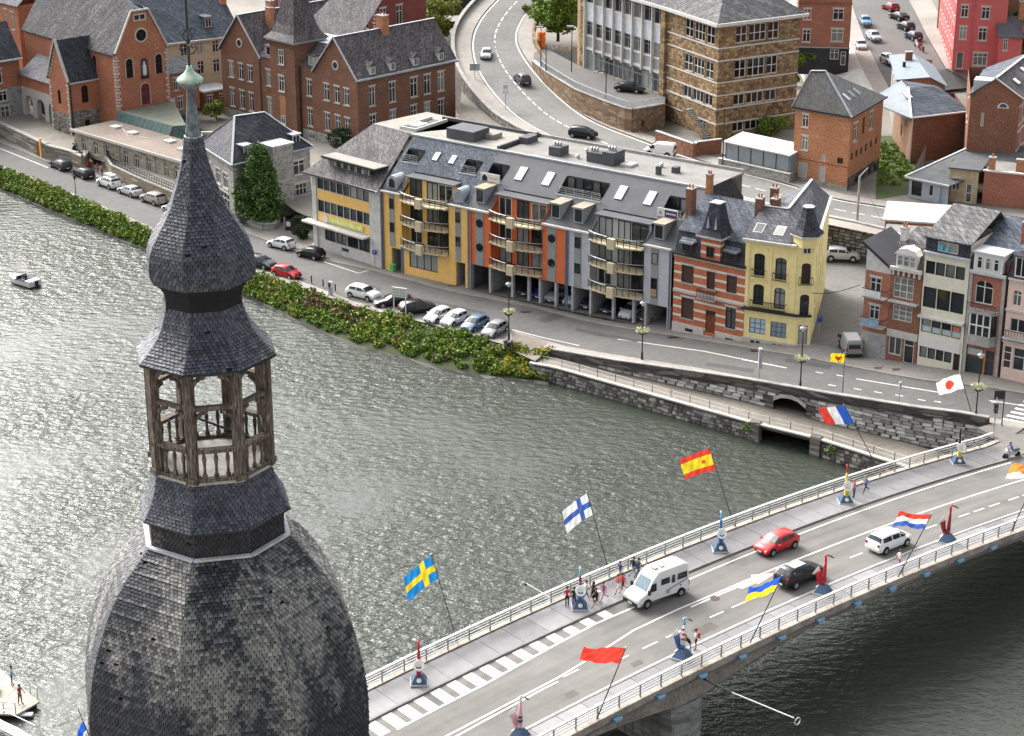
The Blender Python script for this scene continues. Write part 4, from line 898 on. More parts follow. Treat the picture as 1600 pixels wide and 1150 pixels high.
o.face(0, 0, 12.7, CRM, b4(.15,4.6,10.4,11.8,4,GLC)+b4(.1,4.75,6.7,8.95,3)+b4(.15,4.7,3.95,5.4,4,GLC)+b4(.15,3.9,1.1,2.3,4,GLC)+[(4.05,4.8,.1,2.3,dict(fr=WOODD,gl=GLD,nx=1,nz=()))])
for i in range(4): o.part('lower_pane', MB().box(.25+i*1.13,1.2+i*1.13,.1,.13,4.02,4.6), M((.4,.46,.48),.4,name='frosted_panel'))
o.part('balcony_floor', MB().box(-.1,5,-.55,0,5.62,5.85), BAND); o.part('cornice', MB().box(-.1,5.1,-.35,0,12.65,12.85), LEAD); o.part('white_band', MB().box(0,4.7,-.06,0,2.35,3.6), WHITE); o.part('red_board', MB().box(3.75,4.5,-.05,0,4.75,5.2), M((.5,.14,.1),.6,name='red_board'))
o.face(0, 12.8, 14.4, SLATED, [(1.3,3.6,13.0,14.1,dict(fr=WHITE,gl=GL,nx=2,nz=()))], nm='attic_wall')
o.part('attic_panel', MB().box(1.5,1.95,-.02,.1,13.15,13.8), M((.1,.35,.5),.4,name='blue_crate')); o.part('attic_panel', MB().box(2.2,2.6,-.02,.1,13.1,13.6), M((.12,.38,.5),.4,name='blue_crate2'))
o.roof([(-.15,-.3,14.45),(5.15,-.3,14.45),(4.9,7.2,16.2),(-.4,7.2,16.2)], SLATEL); o.roof([(-.4,7.2,16.2),(4.9,7.2,16.2),(5,11,13),(-.2,11,13)], SLATEL)
for i in (1,3): o.face(i,0,14.4,CRM)
o.face(2,0,13,CRM); o.done()
o = B = rowhouse('red brick row house with white dormer, stone bay window and brown timbered garage door', 47.15,194.75,-.22,3.95)
o.face(0, 0, 11.2, BRKP, [(.7,2.65,7.9,10.4,dict(fr=WHITE,gl=GL,nx=2,nz=(.72,),arch=.7)),(.3,3.4,.1,3.0,dict(hole=True))])
o.part('garage_door', MB().box(.3,3.4,.12,.2,.1,3.0), M((.03,.04,.045),.5,name='garage_black')); o.part('beam', MB().box(.3,3.4,.02,.14,1.9,2.05), WOODD); o.part('beam', MB().box(2.25,2.45,.01,.15,.1,3.0), M((.35,.14,.05),.6,name='oak_post')); o.part('fanlight', MB().box(.4,2.1,.08,.13,2.15,2.9), GLC)
for x in (0,3.6): o.part('stone_pier', MB().box(x,x+.35,-.1,.02,0,11.1), BLUEST)
bb = o.part('bay_window', MB().prism([(.25,0),(.7,-.85),(3.0,-.85),(3.45,0)], 3.6, 4.7), BLUEST); MB().prism([(.2,0),(.65,-.9),(3.05,-.9),(3.5,0)], 7.0, 7.35).build('lid', BLUEST, bb)
MB().prism([(.35,0),(.78,-.75),(2.92,-.75),(3.35,0)], 4.7, 7.0).build('glazing', GL, bb); f = MB()
for x in (.75,1.5,2.2,2.95): f.box(x-.07,x+.07,-.83,-.73,4.7,7.0)
f.box(.7,3,-.82,-.74,5.7,5.85).build('frame', WHITE, bb); t = MB()
for i in range(14): t.bar((.3+i*.24,-.85,7.35),(.3+i*.24,-.85,8.1),.04)
t.bar((.25,-.85,8.1),(3.5,-.85,8.1),.07); t.build('balcony_rail', IRON, bb)
o.part('cornice', MB().box(-.1,4.0,-.4,0,11.1,11.4), LEAD)
d_ = o.part('dormer', MB().box(.35,3.5,-.15,2.0,11.4,13.3), WHITE); MB().box(.15,3.7,-.35,2.2,13.3,13.5).build('roof', LEAD, d_)
for i in range(3): window(d_, TR(0,-.25), .75+i*.9, 1.3+i*.9, 11.7, 12.95, WHITE, GL, 1, (.7,), d=.08, fw=.07, flat=True)
o.roof([(-.1,.2,12.6),(4.05,.2,12.6),(3.5,9,15.0),(-.6,9,15.0)], SLATEB, .2); o.roof([(-.6,9,15.0),(3.5,9,15.0),(4,12,13),(-.1,12,13)], SLATEB); o.part('side_dormer_wall', MB().box(-.08,.3,0,2,11.2,12.6), SLATED)
for i in (1,3): o.face(i,0,12.6,BRKD)
o.face(2,0,12.6,BRKD); chimney(o, 3.9, 4.5, 12.5, 16.0, .9, .9, BRKP); o.done()
o = B = rowhouse('pale pink row house with arched window at the right edge of the quay', 50.55,192.2,0,5.2)
o.face(0, 0, 11.0, PINKR, [(.55,1.5,8.2,9.9,dict(fr=WHITE,gl=GLC,nx=2,nz=(.7,),arch=.4)),(3.4,4.4,8.2,9.9,dict(fr=WHITE,gl=GLC,nx=2,nz=(.7,),arch=.4)),(.5,2.2,5.4,6.9,dict(fr=WHITE,gl=GL,nx=2,nz=())),(3.0,4.6,5.4,6.9,dict(fr=WHITE,gl=GL,nx=2,nz=())),(.1,1.0,1.3,3.8,dict(fr=WHITE,gl=SHUT,nx=1,nz=(.35,.7))),(1.15,4.8,1.3,3.8,dict(fr=WHITE,gl=GL,nx=3,nz=(.6,)))])
for z in (4.2,7.6,10.9): o.part('string_course', MB().box(-.03,5.2,-.25,0,z,z+.22), OFFW)
bq = o.part('balcony', MB().box(.1,5.0,-.8,0,4.75,4.92), OFFW); t = MB(); t.bar((.1,-.75,5.7),(5,-.75,5.7),.07)
for i in range(16): t.bar((.12+i*.32,-.75,4.92),(.12+i*.32,-.75,5.7),.04)
t.build('railing', IRON, bq)
o.roof([(-.1,-.1,11.1),(5.3,-.1,11.1),(5.3,1.2,13.4),(-.1,1.2,13.4)], SLATED); o.roof([(-.1,1.2,13.4),(5.3,1.2,13.4),(5.3,6,14.5),(-.1,6,14.5)], SLATEB); o.roof([(-.1,6,14.5),(5.3,6,14.5),(5.3,11,12),(-.1,11,12)], SLATEB)
for x in (.5,3.1): dormer(o, x, x+1.5, -.1, 11.3, 13.5, 1.6, SLATEB, PINKR)
for i in (1,3): o.face(i,0,11,PINKR)
o.face(2,0,11,PINKR); o.done()
# ---------------------------------------------------------------- left bank: stone house, brick school, church and its neighbours
MATS_HONEY = rubble([(.24,.2,.14),(.36,.31,.24),(.18,.15,.11),(.42,.38,.31)],(.16,.14,.11),'honey_wall',2.2)
SW = dict(fr=WHITE, gl=GL, nx=2, nz=(.7,), sill=OFFW, lint=OFFW, fw=.11)
def quoins(B, x, y, z0, z1, mat=OFFW, sx=1, T=None, st=.5):
    mb = MB(T); z = z0; k = 0
    while z < z1-.3:
        w_ = .62 if k % 2 else .36; a, b = (x, x+w_*sx) if sx > 0 else (x+w_*sx, x); mb.box(a,b,y-.035,y+.02,z,z+.34); z += st; k += 1
    B.part('quoins', mb, mat, kind='stuff')
# grey stone house
o = B = Bd('stone_house', 'grey stone house with hipped slate roof behind the tall dark tree', [(-37.4,258.9),(-28.0,268.1),(-35.5,277.5),(-43.1,269.6)], -3.6)
fd = dict(fr=WHITE, gl=GL, nx=3, nz=(.72,), fw=.09, lint=OFFW)
o.face(0, 0, 8.5, RUBG, [(2.0,3.3,4.6,6.5,SW),(10.2,12.2,4.9,6.9,dict(SW,nx=2)),(9.9,12.4,.9,3.6,dict(fd,nx=4))])
o.face(3, 0, 8.5, RUBG, [(2.2,3.4,6.6,7.6,dict(SW,lint=None)),(5.2,6.9,4.3,6.4,SW),(8.0,9.7,4.3,6.4,SW),(6.5,9.9,.5,3.6,fd)])
o.face(1, 0, 8.5, RUBG); o.face(2, 0, 8.5, RUBG)
e = .4; z0, z1 = 8.45, 13.3; pl = o.p; ctr = sum(pl, Vector((0,0)))/4
ev = [(p + (p-ctr).normalized()*.6) for p in pl]; ra, rb = Vector((4.6,5.4)), Vector((9.0,4.4))
E3 = [Vector((p.x,p.y,z0)) for p in ev]; A3, B3 = Vector((*ra,z1)), Vector((*rb,z1))
o.roof([E3[0],E3[1],B3,A3], SLATED); o.roof([E3[1],E3[2],B3], SLATED); o.roof([E3[2],E3[3],A3,B3], SLATED); o.roof([E3[3],E3[0],A3], SLATE)
rd = MB(); [rd.bar(a+Vector((0,0,.05)),b+Vector((0,0,.05)),.28,.1) for a,b in ((E3[0],A3),(E3[3],A3),(A3,B3),(B3,E3[1]))]; o.part('ridge_flashing', rd, LEAD)
gt = MB(); [gt.bar(E3[i],E3[(i+1)%4],.2,.18) for i in (0,3)]; o.part('gutter', gt, ZINC)
o.part('downpipe', MB().lathe([(.08,0),(.08,8.4)],8,(-.12,-.12)), ZINC); quoins(o, 0, 0, 0, 8.3)
tw = o.part('stair_tower', MB().box(5.6,9.0,-1.6,1.8,0,10.0), RUBG); MB().box(5.45,9.15,-1.75,1.95,10.0,10.2).build('cap', LEAD, tw)
for x in (2.2,10.6): dormer(o, x, x+1.4, .6, 8.75, 10.4, 1.1, ZINC, SLATED, WHITE, GL, 2)
sk = slopeT(0,8.5,(z1-z0)/5.4); skylight(o, sk, 5.6, 6.9, 4.6, 6.1)
o.done()
# brick school
o = B = Bd('school_building', 'long brown brick school with two gables and a steep roofed entrance tower', plan_rect(-46.1,312.3,-44.67,32.7,20), -1.5)
w1 = lambda xs, z0, z1, w=1.2: [(x,x+w,z0,z1,SW) for x in xs]
G1, G2 = (0,9.9), (23.0,32.7)
low = w1((1.85,4.3,6.6),6.6,9.1)+w1((1.85,4.3,6.6),1.9,4.8)+w1((20.95,25.0,27.4,29.6),6.7,9.2)+w1((20.95,25.0,27.4,29.6),2.0,4.75)+w1((11.2,),6.7,9.2)+w1((11.2,),2.0,4.8)
o.face(0, 1.4, 11.1, BRKB, low); o.face(0, -.5, 1.4, RUBG, [(21.1,22.3,.0,1.1,SW),(25.2,26.3,-.1,1.1,SW)])
o.gable(0, 11.1, 16.7, BRKB, *G1); o.gable(0, 11.1, 16.5, BRKB, *G2)
for x in (4.9,27.9):
    T_c = Matrix.Translation((x,-.03,12.4)) @ Matrix.Rotation(R(90),4,'X')
    MB(T_c).lathe([(.75,-.02),(.75,.06),(.5,.08)],14).build('round_frame', OFFW, o.o); MB(T_c).lathe([(.5,.08),(.5,.1)],12).build('round_window', GL, o.o)
o.face(1, -.5, 11.1, BRKB, [(2.3,3.5,6.55,9.5,SW),(6.3,7.6,6.45,9.5,SW),(10.6,12.1,6.5,9.5,SW),(13.4,14.8,6.5,9.5,SW),(16.3,17.7,6.5,9.5,SW)]+[(x,x+1.25,2.4,5.2,SW) for x in (2.3,6.3,10.6,13.4,16.3)])
o.face(2, -.5, 11.1, BRKB); o.face(3, -.5, 11.1, BRKB)
for x0, x1, ap in ((*G1,16.7),(*G2,16.5)):
    c = (x0+x1)/2; k = (ap-11.1)/((x1-x0)/2)
    o.roof([(x1+.35,-.3,11.1-.35*k),(x1+.35,20.3,11.1-.35*k),(c,20.3,ap+.1),(c,-.3,ap+.1)], SLATEP); o.roof([(x0-.35,20.3,11.1-.35*k),(x0-.35,-.3,11.1-.35*k),(c,-.3,ap+.1),(c,20.3,ap+.1)], SLATEP)
    v = MB(); v.bar((x0-.35,-.3,11.1-.3*k),(c,-.3,ap+.12),.2,.16); v.bar((c,-.3,ap+.12),(x1+.35,-.3,11.1-.3*k),.2,.16); v.bar((c,-.3,ap+.15),(c,20.3,ap+.15),.3,.1); o.part('verge', v, LEAD)
o.part('gutter', MB().box(33.0,33.4,-.3,20.2,10.75,11.0), ZINC); o.gable(2, 11.1, 16.6, BRKB, 0, 9.7); o.gable(2, 11.1, 16.6, BRKB, 22.8, 32.7)
k = (16.5-11.1)/4.85
for yy in (3.2,7.2,11.9,17.2):
    D_ = o.part('dormer', MB().box(31.0,32.6,yy-.55,yy+.55,11.2,12.5), WHITE); t = MB(); t.add([(32.75,yy-.75,12.45),(32.75,yy+.75,12.45),(32.75,yy,13.15),(29.9,yy-.75,12.45),(29.9,yy+.75,12.45),(29.9,yy,13.15)],[(0,1,2),(3,5,4),(0,2,5,3),(2,1,4,5)]); t.build('roof', SLATEP, D_)
    window(D_, TR(32.62,yy-.45,R(90)), .05, .85, 11.3, 12.4, WHITE, GL, 2, (), d=-.02, fw=.08, flat=True)
o.roof([(9.7,-.1,11.1),(23.2,-.1,11.1),(23.2,3.6,14.2),(9.7,3.6,14.2)], SLATEP); o.part('lead_flat', MB().box(9.7,23.2,3.6,8.5,14.05,14.25), LEAD)
o.roof([(9.7,8.5,14.2),(23.2,8.5,14.2),(23.2,14,20),(13,14,20)], SLATEP)
for x in (11.0,21.2): dormer(o, x, x+1.3, .35, 11.3, 12.8, .84, SLATEP, WHITE, WHITE, GL, 1)
tb = o.part('tower', MB().box(13.5,19.4,-.9,5,-.5,14.5), BRKB)
window(tb, TR(0,-1.08), 15.8, 16.95, 10.9, 13.2, WHITE, GL, 2, (.6,), d=.13, flat=True, sill=OFFW); window(tb, TR(0,-1.08), 15.55, 16.85, 6.7, 9.1, WHITE, GL, 2, (.7,), d=.13, flat=True, sill=OFFW, lint=OFFW); window(tb, TR(0,-1.08), 15.7, 16.8, 1.6, 2.9, WHITE, GL, 2, (.7,), d=.13, flat=True, sill=OFFW)
MB().box(15.5,16.9,-.93,-.9,3.0,6.0).build('bricked_window', BRKO, tb)
dn = MB()
for i in range(14): dn.box(13.55+i*.42,13.78+i*.42,-1.05,-.9,13.6,14.1)
dn.build('brick_frieze', BRKB, tb, kind='stuff')
MB().box(13.1,19.8,-1.3,5.4,14.4,14.7).build('cornice', LEAD, tb)
t = MB(); spire(t, 16.45, 2.05, [(3.6,14.7),(2.7,15.6),(2.2,16.9),(1.7,19.2),(1.0,22.5)]); t.build('spire_roof', SLATEP, tb)
o.part('downpipe', MB().lathe([(.09,0),(.09,11)],8,(9.95,-.15)), IRON); o.part('downpipe', MB().lathe([(.09,0),(.09,11)],8,(19.65,-.15)), IRON)
chimney(o, 6.9, 4.6, 13, 17.6, 1.2, .7, BRKO, 2); chimney(o, 4.9, 6.4, 15, 18.2, 1.2, .9, BRKO); chimney(o, 27.9, 9.5, 14, 18.6, 1.6, 1.2, BRKO); chimney(o, 26.5, 2.3, 14, 15.9, .8, .8, BRKD)
o.done()
# church
cx, cy, crz = -60.25, 298.9, 42.71; cc, cs_ = math.cos(R(crz)), math.sin(R(crz))
def Cw(x, y): return (cx + x*cc - y*cs_, cy + x*cs_ + y*cc)
o = B = Bd('church', 'red brick church with statue niche gable and steep slate nave roof', [Cw(*q) for q in ((0,0),(9.4,0),(9.4,27),(0,27))], 2.5)
al = dict(fr=IRON, gl=GLD, nx=3, nz=(.25,.5,.75), fw=.05, arch=.55, d=.22)
o.face(0, -.5, 8.75, BRKR, [(1.8,3.0,4.7,7.7,al),(7.1,8.3,4.6,7.7,al),(4.2,5.7,.2,3.4,dict(fr=M((.12,.03,.03),.6,name='oxblood_door'),gl=M((.12,.03,.03),.6,name='oxblood_door'),nx=2,nz=(),arch=.7)),(4.4,5.8,4.2,7.4,dict(hole=True,arch=.6))])
for x0,x1,za,zb_ in ((1.8,3.0,4.7,7.7),(7.1,8.3,4.6,7.7),(4.2,5.7,.2,3.4)):
    r_ = (x1-x0)/2; c_ = (x0+x1)/2; A = [(x0-.12,za)] + [(c_-(r_+.12)*math.cos(math.pi*i/8), zb_-.6+(r_+.05)*math.sin(math.pi*i/8)) for i in range(9)] + [(x1+.12,za)]; t = MB()
    for a,b in zip(A,A[1:]): t.bar((a[0],-.03,a[1]),(b[0],-.03,b[1]),.24,.08)
    t.build('stone_surround', OFFW, o.o)
T_c = Matrix.Translation((4.8,-.03,11.0)) @ Matrix.Rotation(R(90),4,'X'); MB(T_c).lathe([(1.15,-.02),(1.15,.08),(.9,.1)],18).build('rose_frame', OFFW, o.o); MB(T_c).lathe([(.9,.1),(.9,.12)],16).build('rose_window', GLD, o.o)
t = MB(); t.box(3.9,4.7,-.02,.05,13.4,14.1); t.box(4.9,5.7,-.02,.05,13.4,14.1); o.part('vent', t, DARK, kind='stuff'); t = MB(); t.box(3.7,5.9,-.05,-.01,13.2,14.4); o.part('vent_frame', MB().box(3.7,5.9,-.018,.03,13.2,14.3), OFFW)
g_ = o.mb(BRKR); g_.poly([(0,0,8.75),(9.4,0,8.75),(6.3,0,14.7),(3.3,0,14.7)])
o.part('niche_back', MB().box(4.35,5.85,.2,.6,4.2,7.4), RUBD)
st = o.part('statue', MB().lathe([(.32,4.7),(.36,5.2),(.3,5.9),(.36,6.2),(.14,6.42),(.17,6.6),(.12,6.82),(.02,6.9)],10,(5.1,.05)), WHITE, smooth=True); MB().box(4.5,5.7,-.25,.3,4.35,4.7).build('pedestal', IRON, st)
quoins(o, 0, 0, 0, 8.6); quoins(o, 9.4, 0, 0, 8.6, sx=-1); quoins(o, 0, 0, 0, 8.6, T=TR(0,27,R(-90)) @ Matrix.Translation((26.4,0,0)))
o.part('verge', MB().bar((0,-.1,8.8),(3.3,-.1,14.9),.3,.25).bar((6.3,-.1,14.9),(9.5,-.1,8.6),.3,.25).bar((3.3,-.1,14.85),(6.3,-.1,14.85),.3,.25), OFFW)
kk = (15.9-8.7)/4.9
o.roof([(-.35,27.3,8.5),(-.35,0,8.5),(4.2,0,15.4),(4.8,3.0,15.9),(4.8,27.3,15.9)], slate((.052,.05,.054), 'church_slate', hi=3.0, lo=.3, streak=1)); o.roof([(9.8,0,8.5),(9.8,27.3,8.5),(4.8,27.3,15.9),(4.8,3,15.9),(5.4,0,15.4)], SLATE); o.roof([(3.2,-.2,14.9),(6.4,-.2,14.9),(4.8,3.2,16.1)], SLATEB)
o.face(3, -6, 8.6, BRKR, [(15.4,16.5,3.9,7.6,al),(20.3,21.4,3.6,7.6,al),(9.6,10.6,3.9,7.6,al)]); o.face(1, -.5, 8.6, BRKR); o.face(2, -6, 8.6, BRKR)
# side chapel
tc = TR(0,0); ch = MB(); X0, Y0, Y1 = -5.2, 5.5, 11.2
Tf = TR(X0, Y1, R(-90))
o.face(0, -6.1, -.9, RUB, [(2.0,3.2,-5.6,-3.0,dict(hole=True))], T=Tf, L=Y1-Y0); o.face(0, -.9, 4.4, BRKR, [(2.3,3.2,.4,2.6,dict(al,nx=2,nz=(.5,),arch=.2))], T=Tf, L=Y1-Y0)
b = o.mb(BRKR); b.T = Tf; b.poly([(0,0,4.4),(Y1-Y0,0,4.4),((Y1-Y0)/2,0,10.3)]); b.T = None
Tr_ = TR(X0, Y0, 0); o.face(0, -6.1, -.4, RUB, [(2.4,3.3,-4.2,-2.0,dict(al,nx=2,arch=.3))], T=Tr_, L=5.2); o.face(0, -.4, 4.2, BRKR, [(2.2,3.4,.7,3.4,dict(al,nx=2,arch=.5))], T=Tr_, L=5.2)
yc = (Y0+Y1)/2
o.roof([(X0-.2,Y0-.3,4.1),(.8,Y0-.3,4.1),(2.6,yc,10.3),(X0-.2,yc,10.3)], SLATED); o.roof([(.8,Y1+.3,4.1),(X0-.2,Y1+.3,4.1),(X0-.2,yc,10.3),(2.6,yc,10.3)], SLATED)
o.part('gable_coping', MB().bar((X0-.1,Y0-.2,4.3),(X0-.1,yc,10.5),.4,.2).bar((X0-.1,yc,10.5),(X0-.1,Y1+.2,4.3),.4,.2), OFFW)
q = MB(Tf)
for i in range(9):
    f = i/9; q.box(.1+f*2.6,.55+f*2.6,-.03,.02,4.3+f*5.6,4.65+f*5.6); q.box(5.2-f*2.6,5.65-f*2.6,-.03,.02,4.3+f*5.6,4.65+f*5.6)
o.part('gable_quoins', q, OFFW, kind='stuff'); quoins(o, .0, 0, -6, 4, T=Tf); quoins(o, 5.7, 0, -6, 4, sx=-1, T=Tf); o.part('gutter', MB().box(X0,.6,Y0-.45,Y0-.25,3.95,4.15), LEAD); o.part('downpipe', MB().lathe([(.09,-6),(.09,4)],8,(X0+.25,Y0-.15)), IRON)
# arcaded porch
Tp = TR(-3.6, 23, R(-90)); LP_ = 11.8
ar = [(.9+i*3.6,3.3+i*3.6,-5.9,-.7,dict(hole=True,arch=1.1)) for i in range(3)]
o.face(0, -6.1, .6, OFFW, ar, T=Tp, L=LP_, d=.8); o.face(0, .6, 2.6, BRKR, T=Tp, L=LP_)
q = MB(); q.poly([(-1.2,23,-6),(-1.2,11.2,-6),(-1.2,11.2,.6),(-1.2,23,.6)]); q.poly([(-3.6,23,.6),(-3.6,11.2,.6),(-1.2,11.2,.6),(-1.2,23,.6)]); o.part('porch_back', q, RUBD)
o.roof([(-4.0,23.2,2.5),(-4.0,11.2,2.5),(0,11.2,5.2),(0,23.2,5.2)], SLATE)
o.done()
# house left of the church
o = B = Bd('presbytery', 'stone and red brick house with dark slate roof left of the church porch', [Cw(*q) for q in ((-16,23.3),(-3.4,23.3),(-1,33),(-16,33))], -3)
o.face(0, 0, 6.0, RUBG, [(8.6,10.2,.6,3.2,SW),(8.5,10.0,4.0,5.6,dict(SW,gl=GLD)),(3.5,5,.6,3.2,SW)]); o.face(0, 6.0, 10.6, BRKR, [(8.0,9.4,6.9,9.2,SW),(3.5,5,6.9,9.2,SW)])
o.face(1, 0, 10.6, RUBG); o.face(2,0,10.6,RUBG); o.face(3,0,10.6,RUBG)
o.roof([(-.3,-.5,10.5),(12.9,-.5,10.5),(13.6,4.8,15.6),(-.3,4.8,15.6)], SLATED); o.roof([(13.6,4.8,15.6),(15.2,10,10.5),(-.3,10,10.5),(-.3,4.8,15.6)], SLATED); o.part('gutter', MB().box(-.3,12.9,-.75,-.5,10.35,10.6), LEAD); o.done()
o = B = Bd('brick_house', 'red brick house with narrow windows and pale slate roof behind the presbytery', plan_rect(-88,333,-44,9.5,10), 2)
o.face(0, 0, 11.4, BRKR, [(5.2,6.0,7.4,10.3,SW),(7.2,8.0,7.2,10.1,SW),(2.5,3.3,7.4,10.3,SW)]); o.face(1,0,11.4,BRKR); o.face(3,0,11.4,BRKR); o.face(2,0,11.4,BRKR)
o.roof([(-.3,-.3,11.3),(9.8,-.3,11.3),(9.8,5,15.5),(-.3,5,15.5)], SLATE); o.roof([(-.3,5,15.5),(9.8,5,15.5),(9.8,10.3,11.3),(-.3,10.3,11.3)], SLATE); o.part('verge', MB().bar((-.35,-.3,11.3),(-.35,5,15.5),.35,.2), OFFW); o.done()
# annex with arched windows
o = B = Bd('annex', 'long flat roofed stone annex with white arched windows along the quay', plan_rect(-65.65,291.73,-43.69,26.5,7.2), -1.75)
aw2 = dict(fr=WHITE, gl=GL, nx=2, nz=(.65,), arch=.45, fw=.12, sill=OFFW, d=.2)
o.face(0, -.6, 3.0, rubble([(.3,.26,.19),(.4,.35,.27),(.24,.2,.15),(.45,.41,.33)],(.3,.27,.22),'honey_stone',2.6), [(x,x+1.15,.1,2.15,aw2) for x in (1.5,4.5,7.4,12.0,14.7,17.5,21.7,24.2)])
for i in (1,2,3): o.face(i,-.6,3.0,RUB)
o.part('flat_roof', MB().box(-.2,26.7,-.45,7.3,3.0,3.2), ground_mat('roof_gravel', (.19,.155,.13), .4)); o.part('cornice', MB().box(-.3,26.8,-.6,-.42,2.9,3.3), OFFW)
for x,y in ((3.2,4.0),(8.0,3.6),(16,4.4),(21,3)): o.part('roof_light', MB().box(x,x+1.5,y,y+1.3,3.2,3.5), BAND)
o.part('cable', MB().tube([(2.8,6.5,3.24),(6,4.6,3.24),(9,3.2,3.24),(13,4.2,3.24)],.06,4), BAND)
for x in (11.2,19.8): o.part('downpipe', MB().lathe([(.07,0),(.07,2.9)],6,(x,-.1)), ZINC)
o.done()
# copper sided platform in front of the church
P4 = [Vector((*Cw(*q),0)) for q in ((-.2,-.3),(.9,-13.6),(2.6,-14.3),(9.6,-.6))]
pf = thing('church_terrace', 'raised terrace with green copper clad side in front of the church door', 'terrace', (P4[0].x,P4[0].y,2.4)); o0 = Vector(pf.location)
loc = [Vector((p.x,p.y,2.45))-o0 for p in P4]; ctr = sum(loc, Vector())/4
MB().slab([p for p in loc], .3).build('paving', ground_mat('mossy_paving', (.19,.2,.16), .4), pf)
COPP = M((.045,.095,.09), .55, .35, scale=1.2, name='copper_green')
def clad(a, b, n_):
    out = (b-a).cross(Vector((0,0,1))).normalized()
    if out.dot((a+b)/2-ctr) < 0: out = -out
    for i in range(n_):
        p, q = a.lerp(b,i/n_), a.lerp(b,(i+.94)/n_); lo = out*1.3 + Vector((0,0,-2.0)); h_ = out*.05
        MB().add([p,q,q+lo,p+lo,p+h_,q+h_,q+lo+h_,p+lo+h_],[(4,5,6,7),(0,4,7,3),(5,1,2,6),(0,1,5,4)]).build('copper_panel', COPP, pf)
    return out
clad(loc[0], loc[1], 12); clad(loc[1], loc[2], 2)
gr = MB(); gr.slab([loc[1]+Vector((.5,0,-.3)), loc[1]+Vector((6,-1,-2.8)), loc[2]+Vector((6.5,2.5,-2.8)), loc[2]+Vector((1,.6,-.3))], .3)
gr.build('planted_slope', GRASS, pf)
for k in range(6): MB().box(0,2.2,0,.5,0,.25).build('step', OFFW, pf).location = loc[2] + Vector((2.6-k*.05,1.2-k*.42,-2.6+k*.3))
# small wing and large house behind
o = B = Bd('church_wing', 'small red brick wing with white windows right of the church gable', [Cw(*q) for q in ((9.6,1.0),(15.5,1.0),(15.5,6.5),(9.6,6.5))], .2)
o.face(0, 0, 6.4, BRKR, [(1.2,2.1,3.5,5.5,SW),(4,5,3.5,5.5,SW),(.4,1.4,.1,2.4,dict(fr=WHITE,gl=WHITE,nx=1,nz=())),(1.8,2.8,.4,2.4,SW),(4,5,.4,2.4,SW)]); o.face(1,0,6.4,BRKR,[(1.5,2.6,3.5,5.4,SW),(1.5,2.6,.4,2.3,SW)]); o.face(2,0,6.4,BRKR); o.face(3,0,6.4,BRKR)
o.roof([(-.2,-.4,6.3),(6.2,-.4,6.3),(4.6,2.7,8.1),(-.2,2.7,8.1)], SLATE); o.roof([(6.2,-.4,6.3),(6.2,5.8,6.3),(4.6,2.7,8.1)], SLATE); o.roof([(6.2,5.8,6.3),(-.2,5.8,6.3),(-.2,2.7,8.1),(4.6,2.7,8.1)], SLATE); o.done()
o = B = Bd('manor_house', 'wide cream fronted house with long blue grey slate roof behind the church wing', plan_rect(-60.5,315.8,33,18.5,15), -1)
o.face(0, 0, 9.8, M((.5,.44,.3),.8,.15,name='cream_front'), [(x,x+1.2,7.3,9.3,SW) for x in (8,10.8,13.6,16.4)]+[(x,x+1.2,4.0,6.2,SW) for x in (8,10.8,13.6,16.4)]); o.face(1,0,9.8,BRKB); o.face(2,0,9.8,BRKB); o.face(3,0,9.8,BRKB)
o.roof([(-.5,-.6,9.7),(18.8,-.6,9.7),(18.8,8,16.5),(-.5,8,16.5)], SLATEB); o.roof([(-.5,8,16.5),(18.8,8,16.5),(18.8,15.5,9.7),(-.5,15.5,9.7)], SLATEB); o.part('gutter', MB().box(-.5,18.8,-.85,-.6,9.55,9.8), OFFW)
dormer(o, 13, 14.3, 1.2, 11.2, 12.9, .79, SLATEB, SLATEB, WHITE, GL, 2); chimney(o, 18.2, 5, 14, 17.5, 1, .8, BRKO); o.done()
o = B = Bd('garden_pavilion', 'low brick pavilion with white lead roof beside the school gable', plan_rect(-49.5,314.2,38,4.6,4), -1.3)
o.face(0,0,3,BRKB,[(.5,1.6,.8,2.4,SW),(2.8,3.9,.8,2.4,SW)]); o.face(1,0,3,BRKB); o.face(2,0,3,BRKB); o.face(3,0,3,BRKB); o.part('roof', MB().box(-.3,4.9,-.4,4.3,3.0,3.3), LEAD); o.done()
o = B = Bd('brick_mansion', 'dark red brick mansion with pale quoins and tall white windows behind the school', plan_rect(-42,345.5,-42,26,12), 2)
MAROON = brick((.2,.05,.045),(.26,.075,.06),(.2,.1,.09),'maroon_brick',dirt=.4)
o.face(0,0,15,MAROON,[(x,x+1.5,7.0,10.4,SW) for x in (2,6,10,13.5,16.6,19.8,23)]+[(x,x+1.5,2,5,SW) for x in (13.5,16.6,19.8,23)]); o.face(1,0,15,MAROON,[(1.2,2.7,7.0,10.4,SW),(5,6.5,7,10.4,SW)])
o.face(2,0,15,MAROON); o.face(3,0,15,MAROON); quoins(o,26,0,0,14.6,sx=-1,st=.62); quoins(o,0,0,0,14.6,T=o.T(1),st=.62); quoins(o,22.4,0,0,14.6,st=.62)
for z in (5.8,11): o.part('string_course', MB().box(0,26.05,-.12,0,z,z+.3), BAND)
o.roof([(-.3,-.3,15),(26.3,-.3,15),(26.3,12.3,15.2),(-.3,12.3,15.2)], SLATE); o.done()
o = B = Bd('brick_garage', 'small orange brick garage with grey flat roof beside the dark shed', plan_rect(-23.2,356,12,5,6), 2.9)
